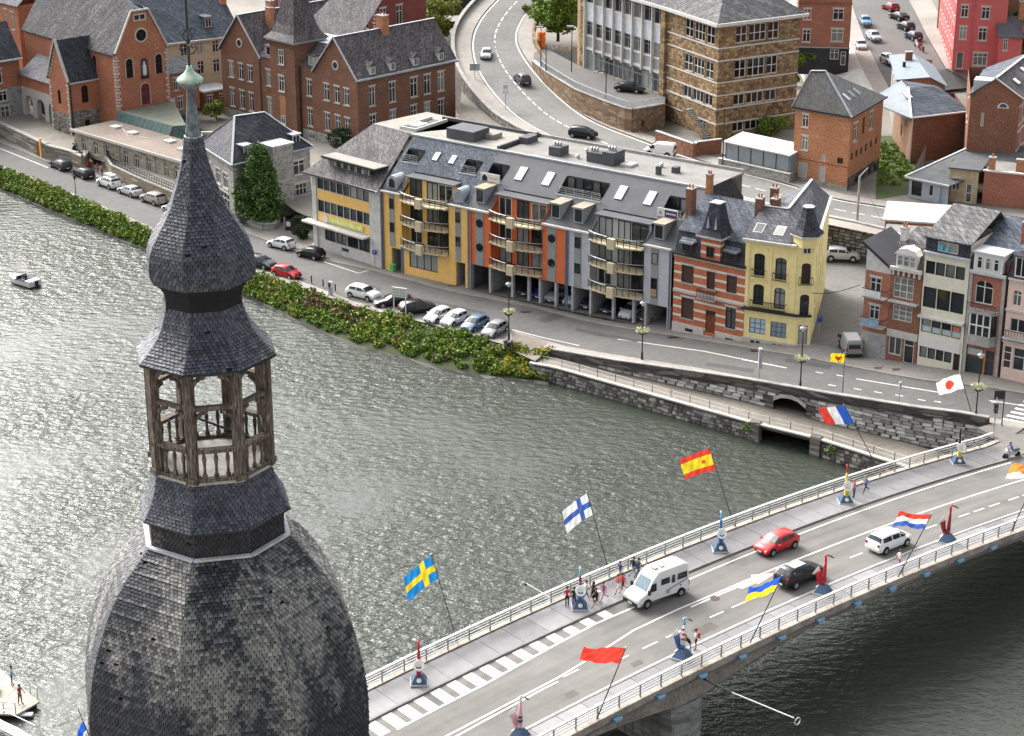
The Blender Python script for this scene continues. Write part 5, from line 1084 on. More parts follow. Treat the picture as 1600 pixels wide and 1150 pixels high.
o.face(0,0,3.4,BRKO,[(.9,4,.1,2.5,dict(fr=WHITE,gl=GLD,nx=1,nz=()))]); o.face(1,0,3.4,BRKO); o.face(2,0,3.4,BRKO); o.face(3,0,3.4,BRKO); o.part('roof', MB().box(-.2,5.2,-.2,6.2,3.4,3.65), ZINC); o.done()
o = B = Bd('timber_shed', 'long black boarded shed with pale posts under a grey sheet roof', plan_rect(-27,371,5,22,8), 2.9)
for i in (0,1,2,3): o.face(i,0,4.6,DARK)
for x in (1,6,11,16,21): o.part('post', MB().box(x,x+.25,-.12,-.01,0,4.6), ZINC)
for i in range(42): o.part('board', MB().box(.15+i*.52,.6+i*.52,-.06,-.005,.1,4.5), M((.03,.033,.04),.7,.4,name='black_board'))
o.roof([(-.3,-.5,4.6),(22.3,-.5,4.6),(22.3,8.3,6),(-.3,8.3,6)], ZINC); o.done()
# walls along the left quay
def wall_line(name, label, P, h, th, mat, cop=CONC, cat='wall', ch=.16):
    P = [Vector(p) for p in P]; t = thing(name, label, cat, P[0]); mb = MB(); cb = MB(); o0 = P[0]
    for a, b in zip(P, P[1:]):
        mb.bar(a-o0+Vector((0,0,h/2)), b-o0+Vector((0,0,h/2)), th, h); cb.bar(a-o0+Vector((0,0,h+ch/2)), b-o0+Vector((0,0,h+ch/2)), th+.16, ch)
    mb.build('wall', mat, t); cb.build('coping', cop, t); return t
q0 = [at(*q, -3.6) for q in ((-60,186),(0,213),(60,242),(75,249))]; wall_line('quay_wall', 'rough stone wall along the far left of the quay', q0, 2.3, .6, RUB)
q1 = [at(*q, -3.6) for q in ((75,249),(106,257),(122,262))]; wall_line('garden_wall', 'stone wall stub between the yellow gate post and the annex', q1, 2.2, .6, RUB)
q2 = [at(*q, -3.6) for q in ((168,266),(178,281),(215,299),(262,319),(330,346))]; rw = wall_line('terrace_wall', 'honey stone retaining wall below the annex with black railing on top', q2, 2.15, .5, MATS_HONEY)
q3 = [at(*q, -3.6) for q in ((106,256),(131,267),(138,258))]; wall_line('terrace_wall', 'short piece of stone wall between the annex corner and its entrance', q3, 2.1, .5, MATS_HONEY)
en = thing('annex_entrance', 'dark doorway with stone steps below the annex windows', 'entrance', at(152,262,-3.6), R(-44)); MB().box(-2.4,2.4,.2,.6,0,1.9).build('wall', RUB, en); MB().box(-.9,.9,.1,.2,0,1.85).build('doorway', DARK, en); [MB().box(-1.2,1.2,-.9+k*.3,.1,0,.12+.12*k).build('step', OFFW, en) for k in range(3)]
rb_ = MB(); r2 = MB()
for a, b in zip(q2, q2[1:]):
    a, b = a-q2[0], b-q2[0]
    for h in (2.5,2.9,3.3): rb_.bar(a+Vector((0,.1,h)), b+Vector((0,.1,h)), .08)
    n = int((b-a).length/.45)
    for i in range(n): p = a.lerp(b,i/n)+Vector((0,.1,0)); rb_.bar(p+Vector((0,0,2.2)), p+Vector((0,0,3.35)), .07)
rb_.build('railing', IRON, rw)
fl = [Vector((p.x,p.y,-1.5)) for p in q2[1:]]; strip('terrace_walk', fl, [Vector((*(Vector((-65.65,291.73))+Vector((.723,-.691))*d+Vector((.2,.2))),-1.5)) for d in (7,13,20,29)], PAVE)
gp_ = thing('gate_post', 'yellow painted steel gate post in the stone quay wall', 'post', at(68,246,-3.6)+Vector((-.2,-.35,0)), R(-50)); MB().box(-.15,.15,-.15,.15,0,3.0).build('post', YEL, gp_); MB().box(-.2,.2,-.2,.2,3.0,3.12).build('cap', YEL, gp_); MB().box(-1.5,-.2,-.06,.06,.1,2.0).build('gate', WOODD, gp_)
# planter wall and gate round the tree
wall_line('planter_wall', 'low curved stone wall round the foot of the tall dark tree', [at(*q,-3.6) for q in ((382,347),(396,355),(412,361),(428,360),(436,351))], .9, .4, RUBG)
wall_line('court_wall', 'stone wall with black gate beside the stone house', [at(*q,-3.6) for q in ((434,343),(452,333),(488,324))], 2.0, .4, RUBG)
gt_ = thing('court_gate', 'black metal gate with white notice between stone wall and hedge', 'gate', at(446,361,-3.6), R(-10)); MB().box(0,2.6,-.05,.05,.1,1.7).build('leaf', DARK, gt_); MB().box(.15,.75,-.08,-.05,.7,1.35).build('notice', WHITE, gt_); MB().box(-.15,0,-.1,.1,0,1.9).build('post', RUBG, gt_)
es = thing('entry_steps', 'short stone steps climbing beside the office to its terrace', 'stairs', at(483,386,-3.6), R(-43))
for k in range(6): MB().box(0,1.8,k*.35,k*.35+.5,-.05,.16*(k+1)).build('step', OFFW, es)
# ---------------------------------------------------------------- right back: stone school, terrace, brick houses
o = B = Bd('stone_school', 'ochre stone school with steel window wall and hipped slate roof above the curved road', [(29.21,278.91),(41.6,286.1),(33.5,301),(16.3,322),(10.5,317.4),(10.71,312.4),(22.9,291.3)], 3.2)
wx = lambda z0, z1, nzz: [(x0,x1,z0,z1,dict(fr=WHITE,gl=GLD,nx=n,nz=nzz,fw=.12,d=.22)) for x0,x1,n in ((2.95,4.95,2),(5.25,8.3,3),(8.6,10.6,2))]
o.face(0, -.5, 16.7, RUBO, wx(13.5,16.0,(.48,))+wx(8.45,11.1,(.48,))+wx(4.5,6.1,())+wx(.6,2.0,()))
LF = o.L(6); Tl = o.T(6)
wl_ = lambda z0, z1, nzz: [(LF-x1,LF-x0,z0,z1,dict(fr=WHITE,gl=GLD,nx=n,nz=nzz,fw=.12,d=.22)) for x0,x1,n in ((1.2,3.4,2),(3.7,6.6,3),(6.9,9.2,2))]
o.face(6, -.5, 16.7, RUBO, wl_(13.3,15.9,(.48,))+wl_(8.3,10.8,(.48,))+wl_(4.4,6.1,())+[(LF-4.4,LF-2.8,.6,2.0,dict(fr=WHITE,gl=GLD))])
for z in (16.4,13.05,11.25,8.1,6.25,4.3,2.1):
    t = MB(); a, b, c = Vector((*o.p[6],z)), Vector((*o.p[0],z)), Vector((*o.p[1],z)); n1 = Vector((o.p[0]-o.p[6]).orthogonal()).normalized(); 
    t.bar(a,b,.16,.2); t.bar(b,c,.16,.2); o.part('stone_band', t, BAND)
TW = o.T(5); LW_ = o.L(5); zt = 3.3
o.face(5, zt-.5, 16.7, RUBO, [(1.6,LW_-1.2,zt+.05,16.3,dict(hole=True))], d=.3)
n_b = 8; bw = (LW_-2.8)/n_b
for i in range(n_b):
    x0 = 1.6+i*bw
    for za, zb_, kind in ((.05,2.75,'glass'),(3.0,3.45,'white'),(3.45,5.1,'grey'),(5.1,5.35,'white'),(5.4,7.5,'glass'),(7.5,10.1,'pale'),(10.1,10.4,'white'),(10.4,13.0,'glass')):
        if kind == 'glass': window(o.o, TW, x0+.12, x0+bw-.12, zt+za, zt+zb_, ZINC, GLC if (i*7+int(za))%4 == 1 else GL, 2, (.7,), d=.28, fw=.07)
        else:
            mb = MB(TW); mb.box(x0+.12,x0+bw-.12,.12 if kind != 'white' else 0,.35,zt+za,zt+zb_); o.part('spandrel_panel', mb, {'white':BAND,'grey':GREYM,'pale':M((.5,.53,.56),.5,.2,name='pale_blind_panel')}[kind])
for i in range(n_b+1): o.part('mullion', MB(TW).box(1.5+i*bw,1.72+i*bw,-.3,.3,zt+(2.8 if 0<i<n_b else 0),zt+13.1), BAND)
o.part('pilaster', MB(TW).box(LW_-1.2,LW_-.05,-.5,.2,zt-3.3,16.6), RUBO); 
ev = [Vector((*p,16.7)) for p in o.p]; ctr = Vector((8,9,0))
def outw(i, d=.8): 
    p = o.p; a, b, c = p[i-1], p[i], p[(i+1)%len(p)]; n1 = Vector(((b-a).y,-(b-a).x)).normalized(); n2 = Vector(((c-b).y,-(c-b).x)).normalized(); m = (n1+n2).normalized(); k = d/max(.4,m.dot(n1)); q = b+m*k; return Vector((q.x,q.y,16.75))
E7 = [outw(i) for i in range(7)]; m2 = lambda i, j, f, z: Vector((*(o.p[i].lerp(o.p[j],f)),z))
rA = m2(0,2,.5,22.5); rB = m2(6,3,.45,22.5); rC = m2(5,4,.5,22.5)+Vector((3,-4,0))
o.roof([E7[0],E7[1],rA], SLATEL); o.roof([E7[1],E7[2],rA], SLATEL); o.roof([E7[2],E7[3],rB,rA], SLATE); o.roof([E7[6],E7[0],rA,rB], SLATEL); o.roof([E7[5],E7[6],rB,rC], SLATE); o.roof([E7[3],E7[4],E7[5],rC,rB], SLATE)
ct = MB(); [ct.bar(E7[i]+Vector((0,0,-.2)),E7[(i+1)%7]+Vector((0,0,-.2)),.45,.45) for i in (0,5,6)]; o.part('cornice', ct, BAND)
for x,y,z in ((4.5,12.5,17),): chimney(o, x, y, z, 24, 2.2, 1.6, RUBO, 3)
for i in (1,2,3,4): o.face(i,0,16.7,RUBO)
yt = Vector((*o.p[6],0)); o.done()
# terrace with wall, railing, stairs
TP = [at(833,95,6.5),at(854,112,6.5),at(900,140,6.5),at(950,160,6.5),at(986,172,6.5),at(1038,163,6.5)]
te = TP + [Vector((22.9,291.3,6.5)),Vector((10.7,312.4,6.5)),Vector((4,330,6.5))]
MB().slab(te, .25).build('school_yard', ASPH, kind='structure')
tw_ = thing('terrace_wall', 'ochre stone retaining wall with white railing curving beside the climbing road', 'wall', TP[0]); o0 = TP[0]; mb = MB()
rs = resample(TP, 30)
for a, b in zip(rs, rs[1:]):
    mb.bar(a-o0+Vector((0,0,-2.0)), b-o0+Vector((0,0,-2.0)), .5, 4.2)
mb.build('wall', rubble([(.2,.13,.08),(.33,.23,.15),(.26,.18,.11),(.15,.11,.08)],(.13,.1,.07),'brown_stone',2.2), tw_)
cb = MB(); [cb.bar(a-o0+Vector((0,0,.12)), b-o0+Vector((0,0,.12)), .65, .1) for a,b in zip(rs,rs[1:])]; cb.build('coping', BLUEST, tw_)
for i, (a, b) in enumerate(zip(rs[3:], rs[4:])):
    t = MB(); a, b = a-o0, b-o0
    for k in range(6): p = a.lerp(b,k/6); t.bar(p+Vector((0,0,.15)), p+Vector((0,0,1.1)), .13, .05)
    t.bar(a+Vector((0,0,1.12)), b+Vector((0,0,1.12)), .09); t.bar(a+Vector((0,0,.3)), b+Vector((0,0,.3)), .07); t.build('railing_panel', LEAD, tw_)
for q in ((1005,195),(965,190),(930,172)): 
    p = at(*q,4.0); s_ = MB().box(-.2,.2,-.2,.2,0,.7).build('wall_slot', DARK, tw_); s_.location = p-o0+Vector((-.1,-.45,0))
es = thing('school_steps', 'stone staircase rising beside the ochre school to its terrace', 'stairs', at(1112,215,3.05), R(-58))
for k in range(14): MB().box(-1.5,1.5,0,.37,0,.2).build('step', BLUEST, es).location = (-k*.38,0,k*.23)
for sg in (-1.7,1.5): MB().ext([(0,0),(-5.2,3.1),(-5.2,4.0),(0,.9)], sg, sg+.16).build('parapet', RUBO, es)
for s_ in list(es.children):
    if s_.name.startswith('step'): s_.rotation_euler = (0,0,R(90))
yw = thing('yard_wall', 'brown brick yard wall with pale coping below the school steps', 'wall', at(1025,226,3.0)); o0 = Vector(yw.location)
W2 = [at(*q,3.0)-o0 for q in ((1025,226),(1084,247),(1087,244),(1126,239))]; mb = MB(); [mb.bar(a+Vector((0,0,1)),b+Vector((0,0,1)),.35,2.0) for a,b in zip(W2,W2[1:])]; mb.build('wall', BRKD, yw); cb = MB(); [cb.bar(a+Vector((0,0,2.05)),b+Vector((0,0,2.05)),.5,.12) for a,b in zip(W2,W2[1:])]; cb.build('coping', LEAD, yw)
# glass shelter on its stone base
sw_ = Bd('garage_shelter', 'grey panelled shelter with white roof on a stone base beside the road', [tuple(at(1122,262,3).xy),tuple(at(1233,287,3).xy),tuple((at(1233,287,3)+Vector((3.4,6.5,0))).xy),tuple((at(1122,262,3)+Vector((3.4,6.5,0))).xy)], 3)
L_ = sw_.L(0)
for i in range(4): sw_.face(i,0,1.3,RUBG)
sw_.part('floor', MB().slab([(0,0,1.34),(L_,0,1.34),(L_,6.5,1.34),(0,6.5,1.34)],.05), PAVEL)
GP = M((.2,.225,.25),.35,.15,name='grey_blue_panel')
for i in range(5):
    x0 = .8+i*(L_-1.4)/5; sw_.part('panel', MB().box(x0+.05,x0+(L_-1.4)/5-.05,.6,.68,1.4,3.7), GP); sw_.part('post', MB().box(x0-.06,x0+.04,.55,.72,1.35,3.8), IRON)
sw_.part('side_panel', MB().box(L_-.55,L_-.45,.6,4.2,1.4,3.7), GP); sw_.part('back_panel', MB().box(.8,L_-.5,4.2,4.3,1.4,3.7), GP); sw_.part('coping', MB().box(-.1,L_+.1,-.15,.25,1.3,1.42), BAND)
sw_.roof([(.5,.3,3.75),(L_-.3,.3,3.75),(L_-.3,4.6,4.3),(.5,4.6,4.3)], BAND); sw_.done()
# hipped brick house
o = B = Bd('hipped_house', 'orange brick house with grey hipped roof standing alone beside the climbing road', [(37.5,258.2),(44.0,252.7),(50.1,263.6),(43.6,269.1)], 2.6)
o.face(0, .9, 10.3, BRKO, [(1.1,2.1,7.8,9.5,SW),(1.2,2.2,4.7,6.6,SW),(4.2,5.0,3.7,4.5,dict(fr=BAND,gl=BLIND,nx=1,nz=())),(.9,2.3,.95,3.0,dict(fr=BAND,gl=BLIND,nx=1,nz=())),(4.0,5.1,.95,3.0,dict(fr=BAND,gl=BLIND,nx=1,nz=())),(6.8,7.7,3.8,4.6,dict(fr=DARK,gl=GLD))]); o.face(0, 0, .9, RUBG)
o.face(1, 2.0, 10.3, BRKO, [(1.3,2.7,6.6,9.0,SW),(4.6,5.5,6.9,9.2,dict(fr=WOODD,gl=SHUT)),(7.2,8.6,6.9,9.3,SW)]+[(x,x+.7,4.2,5.2,dict(fr=DARK,gl=GLD)) for x in (.8,2.6,4.4,6.2,8.2,10.2)]); o.face(1,0,2.0,RUBD,[(x,x+.9,.6,1.5,dict(fr=DARK,gl=GLD)) for x in (3,5.5,8,10.3)]); o.face(2,0,10.3,BRKO); o.face(3,0,10.3,BRKO)
o.part('string_course', MB().box(0,o.L(0),-.06,0,3.4,3.55), BRKD)
pl = o.p; ctr = sum(pl,Vector((0,0)))/4; E4 = [Vector((*(p+(p-ctr).normalized()*.6),10.3)) for p in pl]; mA = Vector((*(ctr+(pl[0]-pl[1])*.12+(pl[2]-pl[1])*.1),15.4)); mB = Vector((*(ctr+(pl[1]-pl[0])*.02+(pl[2]-pl[1])*.16),15.4))
mA = Vector((*at(1267,111,18).xy,0)); mB = Vector((*at(1290,111,18).xy,0))
def tol(v, z): d = Vector((v.x-37.5, v.y-258.2)); a = -o.a; return Vector((d.x*math.cos(a)-d.y*math.sin(a), d.x*math.sin(a)+d.y*math.cos(a), z))
mA, mB = tol(mA,15.4), tol(mB,15.4)
GSL = slate((.19,.19,.186),'grey_tiles',hi=1.3,streak=.4)
o.roof([E4[0],E4[1],mB,mA], GSL); o.roof([E4[1],E4[2],mB], GSL); o.roof([E4[2],E4[3],mA,mB], GSL); o.roof([E4[3],E4[0],mA], GSL)
hp = MB(); [hp.bar(a+Vector((0,0,.05)),b+Vector((0,0,.05)),.3,.1) for a,b in ((E4[0],mA),(E4[1],mB),(mA,mB))]; o.part('ridge_flashing', hp, LEAD); gt = MB(); [gt.bar(E4[i],E4[(i+1)%4],.2,.2) for i in (0,1)]; o.part('gutter', gt, DARK)
mid = [E4[1].lerp(E4[2],f).lerp(mB,.3) for f in (.22,.42,.62)]
d1 = (E4[2]-E4[1]).normalized(); u1 = (mB-E4[1].lerp(E4[2],.45)).normalized()
for p in mid: o.part('skylight', MB().poly([p-d1*.35+Vector((0,0,.12)),p+d1*.35+Vector((0,0,.12)),p+d1*.35+u1*1.3+Vector((0,0,.12)),p-d1*.35+u1*1.3+Vector((0,0,.12))]), SKYP)
o.done()
# far right street houses
o = B = Bd('brick_house', 'red brick house over black timber ground floor at the foot of the steep street', plan_rect(45.5,315.9,-6.5,8.4,11), 5.9)
o.face(0, 2.9, 14, BRKP, [(.85,2.1,7.3,9.0,dict(SW,gl=M((.3,.04,.04),.6,name='red_curtain'))),(5.5,7.2,7.35,9.1,SW),(.9,2.15,3.7,5.7,SW),(5.4,7.3,3.9,5.9,SW),(2.8,3.6,11,12.5,SW),(4.6,5.5,11,12.5,SW)]); o.face(0, -1.5, 2.9, DARK, [(5.4,6.8,1.0,2.6,dict(fr=WHITE,gl=GLC)),(1.5,3,1.2,2.2,dict(fr=GREYM,gl=GL)),(7.1,7.9,.1,2.3,dict(fr=WHITE,gl=GLC,nx=1))]); o.face(1,-1.5,14,BRKP,[(2,3.2,7.3,9,SW),(6,7.2,7.3,9,SW),(2,3.2,3.8,5.7,SW)]); o.face(2,-1,14,BRKP); o.face(3,-1,14,BRKP)
for i in range(9): o.part('board', MB().box(.05,5.2,-.06,-.005,-1.2+i*.45,-1.2+i*.45+.38), M((.035,.036,.04),.7,.4,name='black_board'))
o.part('string_course', MB().box(-.1,8.5,-.15,0,9.9,10.1), BRKD); o.part('ledge', MB().box(-.1,8.6,-.3,0,2.85,3.0), ZINC); o.roof([(-.3,-.3,14),(8.7,-.3,14),(8.7,5.5,17),(-.3,5.5,17)], SLATE); o.done()
PK = M((.5,.11,.11), .75, .12, name='coral_render')
o = B = Bd('coral_house', 'coral red painted corner house with white windows at the steep street', [(69.8,312.2),(77.6,311.0),(79.5,325),(73.2,340)], 5.9)
o.face(0, 0, 14, PK, [(.75,1.9,8.4,10.3,SW),(3.9,5.2,8.2,10.1,SW),(.75,1.9,4.9,6.9,SW),(3.7,5.0,4.8,6.8,SW),(.6,1.7,.2,2.9,dict(fr=WHITE,gl=GLC,nx=1,nz=())),(3.2,5.4,.8,2.8,dict(SW,nx=3))]); 
o.face(3, 0, 14, PK, [(x,x+1.0,z,z+2,SW) for x in (2.5,6,9.5,13,16.5,20,23.5,26) for z in (1,4.8,8.4)]); o.face(1,0,14,PK); o.face(2,0,14,PK)
o.part('string_course', MB().box(-.05,7.9,-.1,0,11.3,11.6), OFFW); o.part('downpipe', MB().lathe([(.08,0),(.08,13)],6,(2.7,-.1)), PK)
o.roof([(-.3,-.3,14),(8.2,-.3,14),(8.2,8,14.4),(-.3,8,14.4)], SLATE); o.done()
o = B = Bd('coral_extension', 'coral red lean to with grey sheet roof beside the ivy slope', plan_rect(76.2,308.4,-6,3.4,6), 5.6)
o.face(0,0,6.4,PK,[(.5,1.2,4.2,6,SW)]); o.face(1,0,8,PK); o.face(3,0,6.4,PK,[(2,3,3.9,5.6,SW)]); o.face(2,0,8,PK); o.roof([(-.4,-.4,6.4),(3.8,-.4,6.4),(3.8,4.5,8.8),(-.4,4.5,8.8)], DKROOF); chimney(o, 3.4, 4, 6, 11.2, .8, .8, BRKO, 1); o.done()
o = B = Bd('terrace_house', 'brown brick terrace house beyond the coral corner house', [(73.0,340.6),(79.8,326),(90,335),(83,352)], 6.5)
o.face(3,0,14,BRKD,[(x,x+1.1,z,z+2.2,SW) for x in (2,5.5,9,12.5) for z in (1,5,9)]); o.face(0,0,14,BRKD); o.face(1,0,14,BRKD); o.face(2,0,14,BRKD); o.roof([(0,0,14),(16,0,14),(16,10,14.5),(0,10,14.5)], SLATE); o.done()
st_l = [at(1395,150,3.2),at(1374,110,5.5),at(1350,60,6.4),at(1335,20,7.2),at(1318,-40,8.4)]; st_r = [at(1530,135,3.6),at(1478,108,5.6),at(1450,60,6.5),at(1430,20,7.3),at(1400,-40,8.5)]
strip('steep_street', st_l, st_r, ASPH); strip('street_pavement', [p+Vector((0,0,.12)) for p in st_l], [p+Vector((-2.6,.4,.12)) for p in st_l], PAVEL); strip('street_pavement', [p+Vector((0,0,.12)) for p in st_r], [p+Vector((4.2,1.2,.12)) for p in st_r], PAVEL)
strip('street_bank', [p+Vector((-2.6,.4,.1)) for p in st_l], [Vector((p.x-12,p.y-4,2.9)) for p in st_l], CONCW)
# cluster in front of the steep street
o = B = Bd('rear_house', 'small orange brick rear house with pale blue metal roof and grey rear wall', [(55.3,281.5),(62.2,281.5),(63.2,296),(57.4,297)], 3)
o.face(0,0,7.4,BRKO); o.face(3,0,8.2,CONC,[(3.5,4.4,4.5,6.5,dict(SW,gl=GLD)),(8,9,4.5,6.5,dict(SW,gl=GLD)),(11,12,4.5,6,dict(SW,gl=GLD))]); o.face(1,0,7.4,BRKO); o.face(2,0,8,BRKO)
b = o.mb(BRKO); b.poly([(0,0,7.4),(6.9,0,7.4),(4.6,0,8.6),(0,0,8.2)]); o.roof([(-.3,-.3,8.3),(4.6,-.3,8.7),(5,15,8.9),(1.5,15.6,8.5)], M((.19,.225,.255),.6,.25,name='pale_blue_metal')); o.roof([(4.6,-.3,8.7),(7.3,-.3,7.3),(8,14.5,7.4),(5,15,8.9)], M((.19,.225,.255),.6,.25,name='pale_blue_metal')); chimney(o, 3.6, 11, 8, 10, 1, .7, BRKD, 0); chimney(o, 2.2, 7, 8, 9.4, .4, .4, DARK, 0); o.done()
o = B = Bd('valley_roof_house', 'brown brick house with blue grey valley roof between the rear house and big brick house', [(54.7,266.5),(63.2,270.2),(63.5,281),(54.9,280.5)], 3)
o.face(0,0,6.4,BRKD); o.face(3,0,6.2,brick((.36,.2,.12),(.42,.27,.17),(.33,.26,.2),'faded_brick'),[(3,3.7,4,5.2,dict(fr=DARK,gl=GLD)),(6.5,7.2,2,3.6,dict(fr=DARK,gl=GLD)),(9.5,10.1,4,5,dict(fr=DARK,gl=GLD))]); o.face(1,0,6.4,BRKD); o.face(2,0,6.4,BRKD)
o.roof([(-.3,-.3,6.4),(9.5,-.3,6.4),(8.6,6.5,8.6),(3.8,6.8,8.8)], SLATEB); o.roof([(-.3,-.3,6.4),(3.8,6.8,8.8),(5.5,11,8.8),(0,11,6.4)], M((.15,.178,.205),.6,.25,name='blue_zinc')); o.roof([(8.6,6.5,8.6),(9.5,-.3,6.4),(10,12,6.6),(5.5,11,8.8)], SLATEB); o.roof([(3.8,6.8,8.8),(8.6,6.5,8.6),(5.5,11,8.8)], SLATEB)
o.part('verge', MB().bar((-.3,-.3,6.45),(3.8,6.8,8.85),.3,.15).bar((-.3,-.3,6.4),(9.5,-.3,6.4),.2,.2), BAND); o.part('downpipe', MB().lathe([(.1,0),(.1,6.4)],6,(.05,-.15)), BAND)
T = slopeT(1,6.8,.33); skylight(o, T, 2.0, 3.0, 3.5, 5.0); o.done()
o = B = Bd('brick_house', 'tall dark brick house with half round window and slate roof at the right edge', [(60.4,257.6),(66.4,255.4),(74,272),(63.5,273.5)], 3)
o.face(0,0,11.8,BRKD,[(1.55,1.95,7.5,9.4,dict(fr=BAND,gl=BLIND,nx=1,nz=()))]); o.gable(0,11.8,13.9,BRKD,0,6.4,3.1); o.face(1,0,11.8,BRKP,[(x,x+1.2,z,z+2.2,SW) for x in (2.2,6,10) for z in (1.5,5,8.5)]); o.face(3,0,11.8,BRKD,[(11.5,12.6,7.0,10.4,SW),(8,9,7,9.4,SW)]); o.face(2,0,11.8,BRKD)
for z in (3.5,4.4,7.0,7.9,10.4): o.part('stone_band', MB(o.T(1)).box(0,o.L(1),-.05,0,z,z+.25), OFFW)
T_c = Matrix.Translation((4.3,-.03,10.2)) @ Matrix.Rotation(R(90),4,'X'); t = MB(T_c); t.add([(.75*math.cos(math.pi*i/8),.75*math.sin(math.pi*i/8),.05) for i in range(9)],[tuple(range(9))]); t.build('round_window', WHITE, o.o); t = MB(T_c); t.add([(.5*math.cos(math.pi*i/8),.12+.5*math.sin(math.pi*i/8),.08) for i in range(9)],[tuple(range(9))]); t.build('pane', GLD, o.o)
o.roof([(6.9,-.2,11.6),(10.5,18,11.6),(5.5,18,14.2),(3.1,-.2,14.1)], SLATEP); o.roof([(-.4,-.2,11.6),(3.1,-.2,14.1),(5.5,18,14.2),(-.6,17,11.6)], SLATEB)
o.part('ridge_flashing', MB().bar((3.1,-.2,14.2),(5.5,18,14.3),.3,.12).bar((6.9,-.25,11.65),(3.1,-.25,14.15),.25,.15), BAND); o.part('flue_hood', MB().box(.2,2.7,.3,2.6,12.2,13.6), LEAD)
for f,g_ in ((.2,.45),(.5,.6),(.5,.3)):
    p = Vector((6.9,-.2,11.75)).lerp(Vector((10.5,18,11.75)),f).lerp(Vector((3.1,-.2,14.3)).lerp(Vector((5.5,18,14.35)),f),g_); d = Vector((.2,.98,0))*.5; u = Vector((-.85,.2,.55))
    o.part('skylight', MB().poly([p-d,p+d,p+d+u,p-d+u]), M((.75,.75,.74),.3,.05,name='white_skylight'))
o.done()
o = B = Bd('lean_to_house', 'low grey blue rendered house with wide dark felt roof below the big brick house', [(51.5,249.6),(55.8,245.7),(61.5,263.5),(56.8,266)], 3)
GB = M((.27,.31,.36),.7,.15,name='grey_blue_render')
o.face(0,0,2.75,GB,[(.4,1.9,.4,2.3,dict(fr=DARK,gl=GLD,nx=1,nz=(.5,))),(2.9,3.6,.7,2.3,dict(fr=WHITE,gl=GLD,nx=1,nz=())),(4.6,5.5,.05,2.3,dict(fr=GB,gl=GB,nx=1,nz=()))]); o.face(1,0,2.8,BRKD); o.face(3,0,2.6,CONC)
o.roof([(-.4,-.4,2.75),(6.1,-.4,2.75),(10.0,17,4.6),(1.2,18,4.6)], M((.075,.08,.085),.75,.35,scale=.5,name='dark_felt',fine=5)); o.part('gutter', MB().bar((-.4,-.45,2.7),(6.1,-.45,2.7),.2,.2).bar((-.45,-.4,2.75),(1.2,18,4.65),.3,.2), LEAD)
for x,y in ((3.2,7),(5.4,5.5)):
    z = 2.8+.106*y; o.part('skylight', MB().add([(x,y,z+.1),(x+.8,y,z+.1),(x+1.1,y+1.6,z+.26),(x+.3,y+1.6,z+.26)],[(0,1,2,3)]), M((.75,.75,.74),.3,.05,name='white_skylight'))
o.done()
o = B = Bd('yellow_annex', 'small stained yellow annex with white door beside the grey blue house', [(56.2,247.6),(59.6,246.2),(61,252),(57.8,253)], 3)
o.face(0,0,4.4,M((.36,.3,.19),.8,.3,name='stained_yellow'),[(.4,1.4,1.6,3.2,SW),(2.2,3.0,.1,2.6,dict(fr=WHITE,gl=GL,nx=1,nz=(.5,)))]); o.face(1,0,4.4,BRKD); o.face(3,0,4.4,BRKD); o.part('roof', MB().box(-.2,4,-.3,6,4.4,4.6), DKROOF); o.done()
o = B = Bd('brick_outhouse', 'low red brown brick outhouse with chimneys at the right edge', [(60.3,246.2),(72,241.5),(74,247),(62.3,252)], 3)
o.face(0,0,4.4,BRKP); o.face(3,0,4.4,BRKD); o.face(1,0,4.4,BRKD); o.part('coping', MB().box(-.2,12.8,-.2,.3,4.4,4.6), BAND); o.part('flat_roof', MB().box(0,12.6,.3,5.8,4.2,4.38), ROOFG); chimney(o, .8, .5, 4, 6.2, .8, .7, BRKO, 1); chimney(o, 4.2, 1.5, 4, 6.0, 1, .7, BRKO, 0); o.done()
# flat roofed sheds behind the right row
o = B = Bd('flat_roof_shed', 'low shed with white sheet roof behind the right hand row houses', plan_rect(44.6,228.5,-14,8.2,7.5), 3)
for i in range(4): o.face(i,0,3.2,BRKD)
o.part('roof', MB().box(-.3,8.5,-.3,7.8,3.2,3.4), M((.4,.39,.37),.7,.25,scale=.6,name='white_roof_sheet')); o.done()
o = B = Bd('back_extension', 'gravel roofed rear extension with roof lights behind the narrow brick row house', plan_rect(41.6,213.5,-14,7.5,11), -1)
for i in range(4): o.face(i,0,7.8,WHR)
o.part('roof', MB().box(-.3,7.8,-.3,11.2,7.8,8.0), ROOFG)
for x,y,w_,h_ in ((.8,3.5,1.6,.3),(.8,6,1.6,.3),(3.5,4.5,2.6,.9),(6.6,2,.8,1.4)): o.part('roof_light', MB().box(x,x+w_,y,y+1.2,8.0,8.0+h_), BAND if h_ < .5 else DKROOF)
o.done()
# lane and its retaining wall
lane = [at(1268,545,-1.35),at(1345,558,-1.1),at(1343,420,-1.0),at(1345,395,-1.0),at(1290,380,-1.0),at(1283,470,-1.2)]
MB().poly([Vector((30.5,205.2,-1.75)),Vector((38,200.6,-.98)),Vector((42,212,-1)),Vector((54,226,-1)),Vector((56,247,-1)),Vector((36,252,-1.05)),Vector((33,212,-1.4))]).build('lane', ASPHL, kind='structure')
lw = thing('lane_wall', 'dark stone retaining wall between the lane and the climbing road', 'wall', at(1285,339,2.95)); o0 = Vector(lw.location)
LWp = [at(1285,339,2.95)-o0, at(1340,350,2.95)-o0, at(1385,361,2.95)-o0]; mb = MB(); [mb.bar(a+Vector((0,0,-1.95)),b+Vector((0,0,-1.95)),.5,4.3) for a,b in zip(LWp,LWp[1:])]; mb.build('wall', RUBD, lw)
LW2 = [Vector((p.x,p.y,0)) for p in LWp]
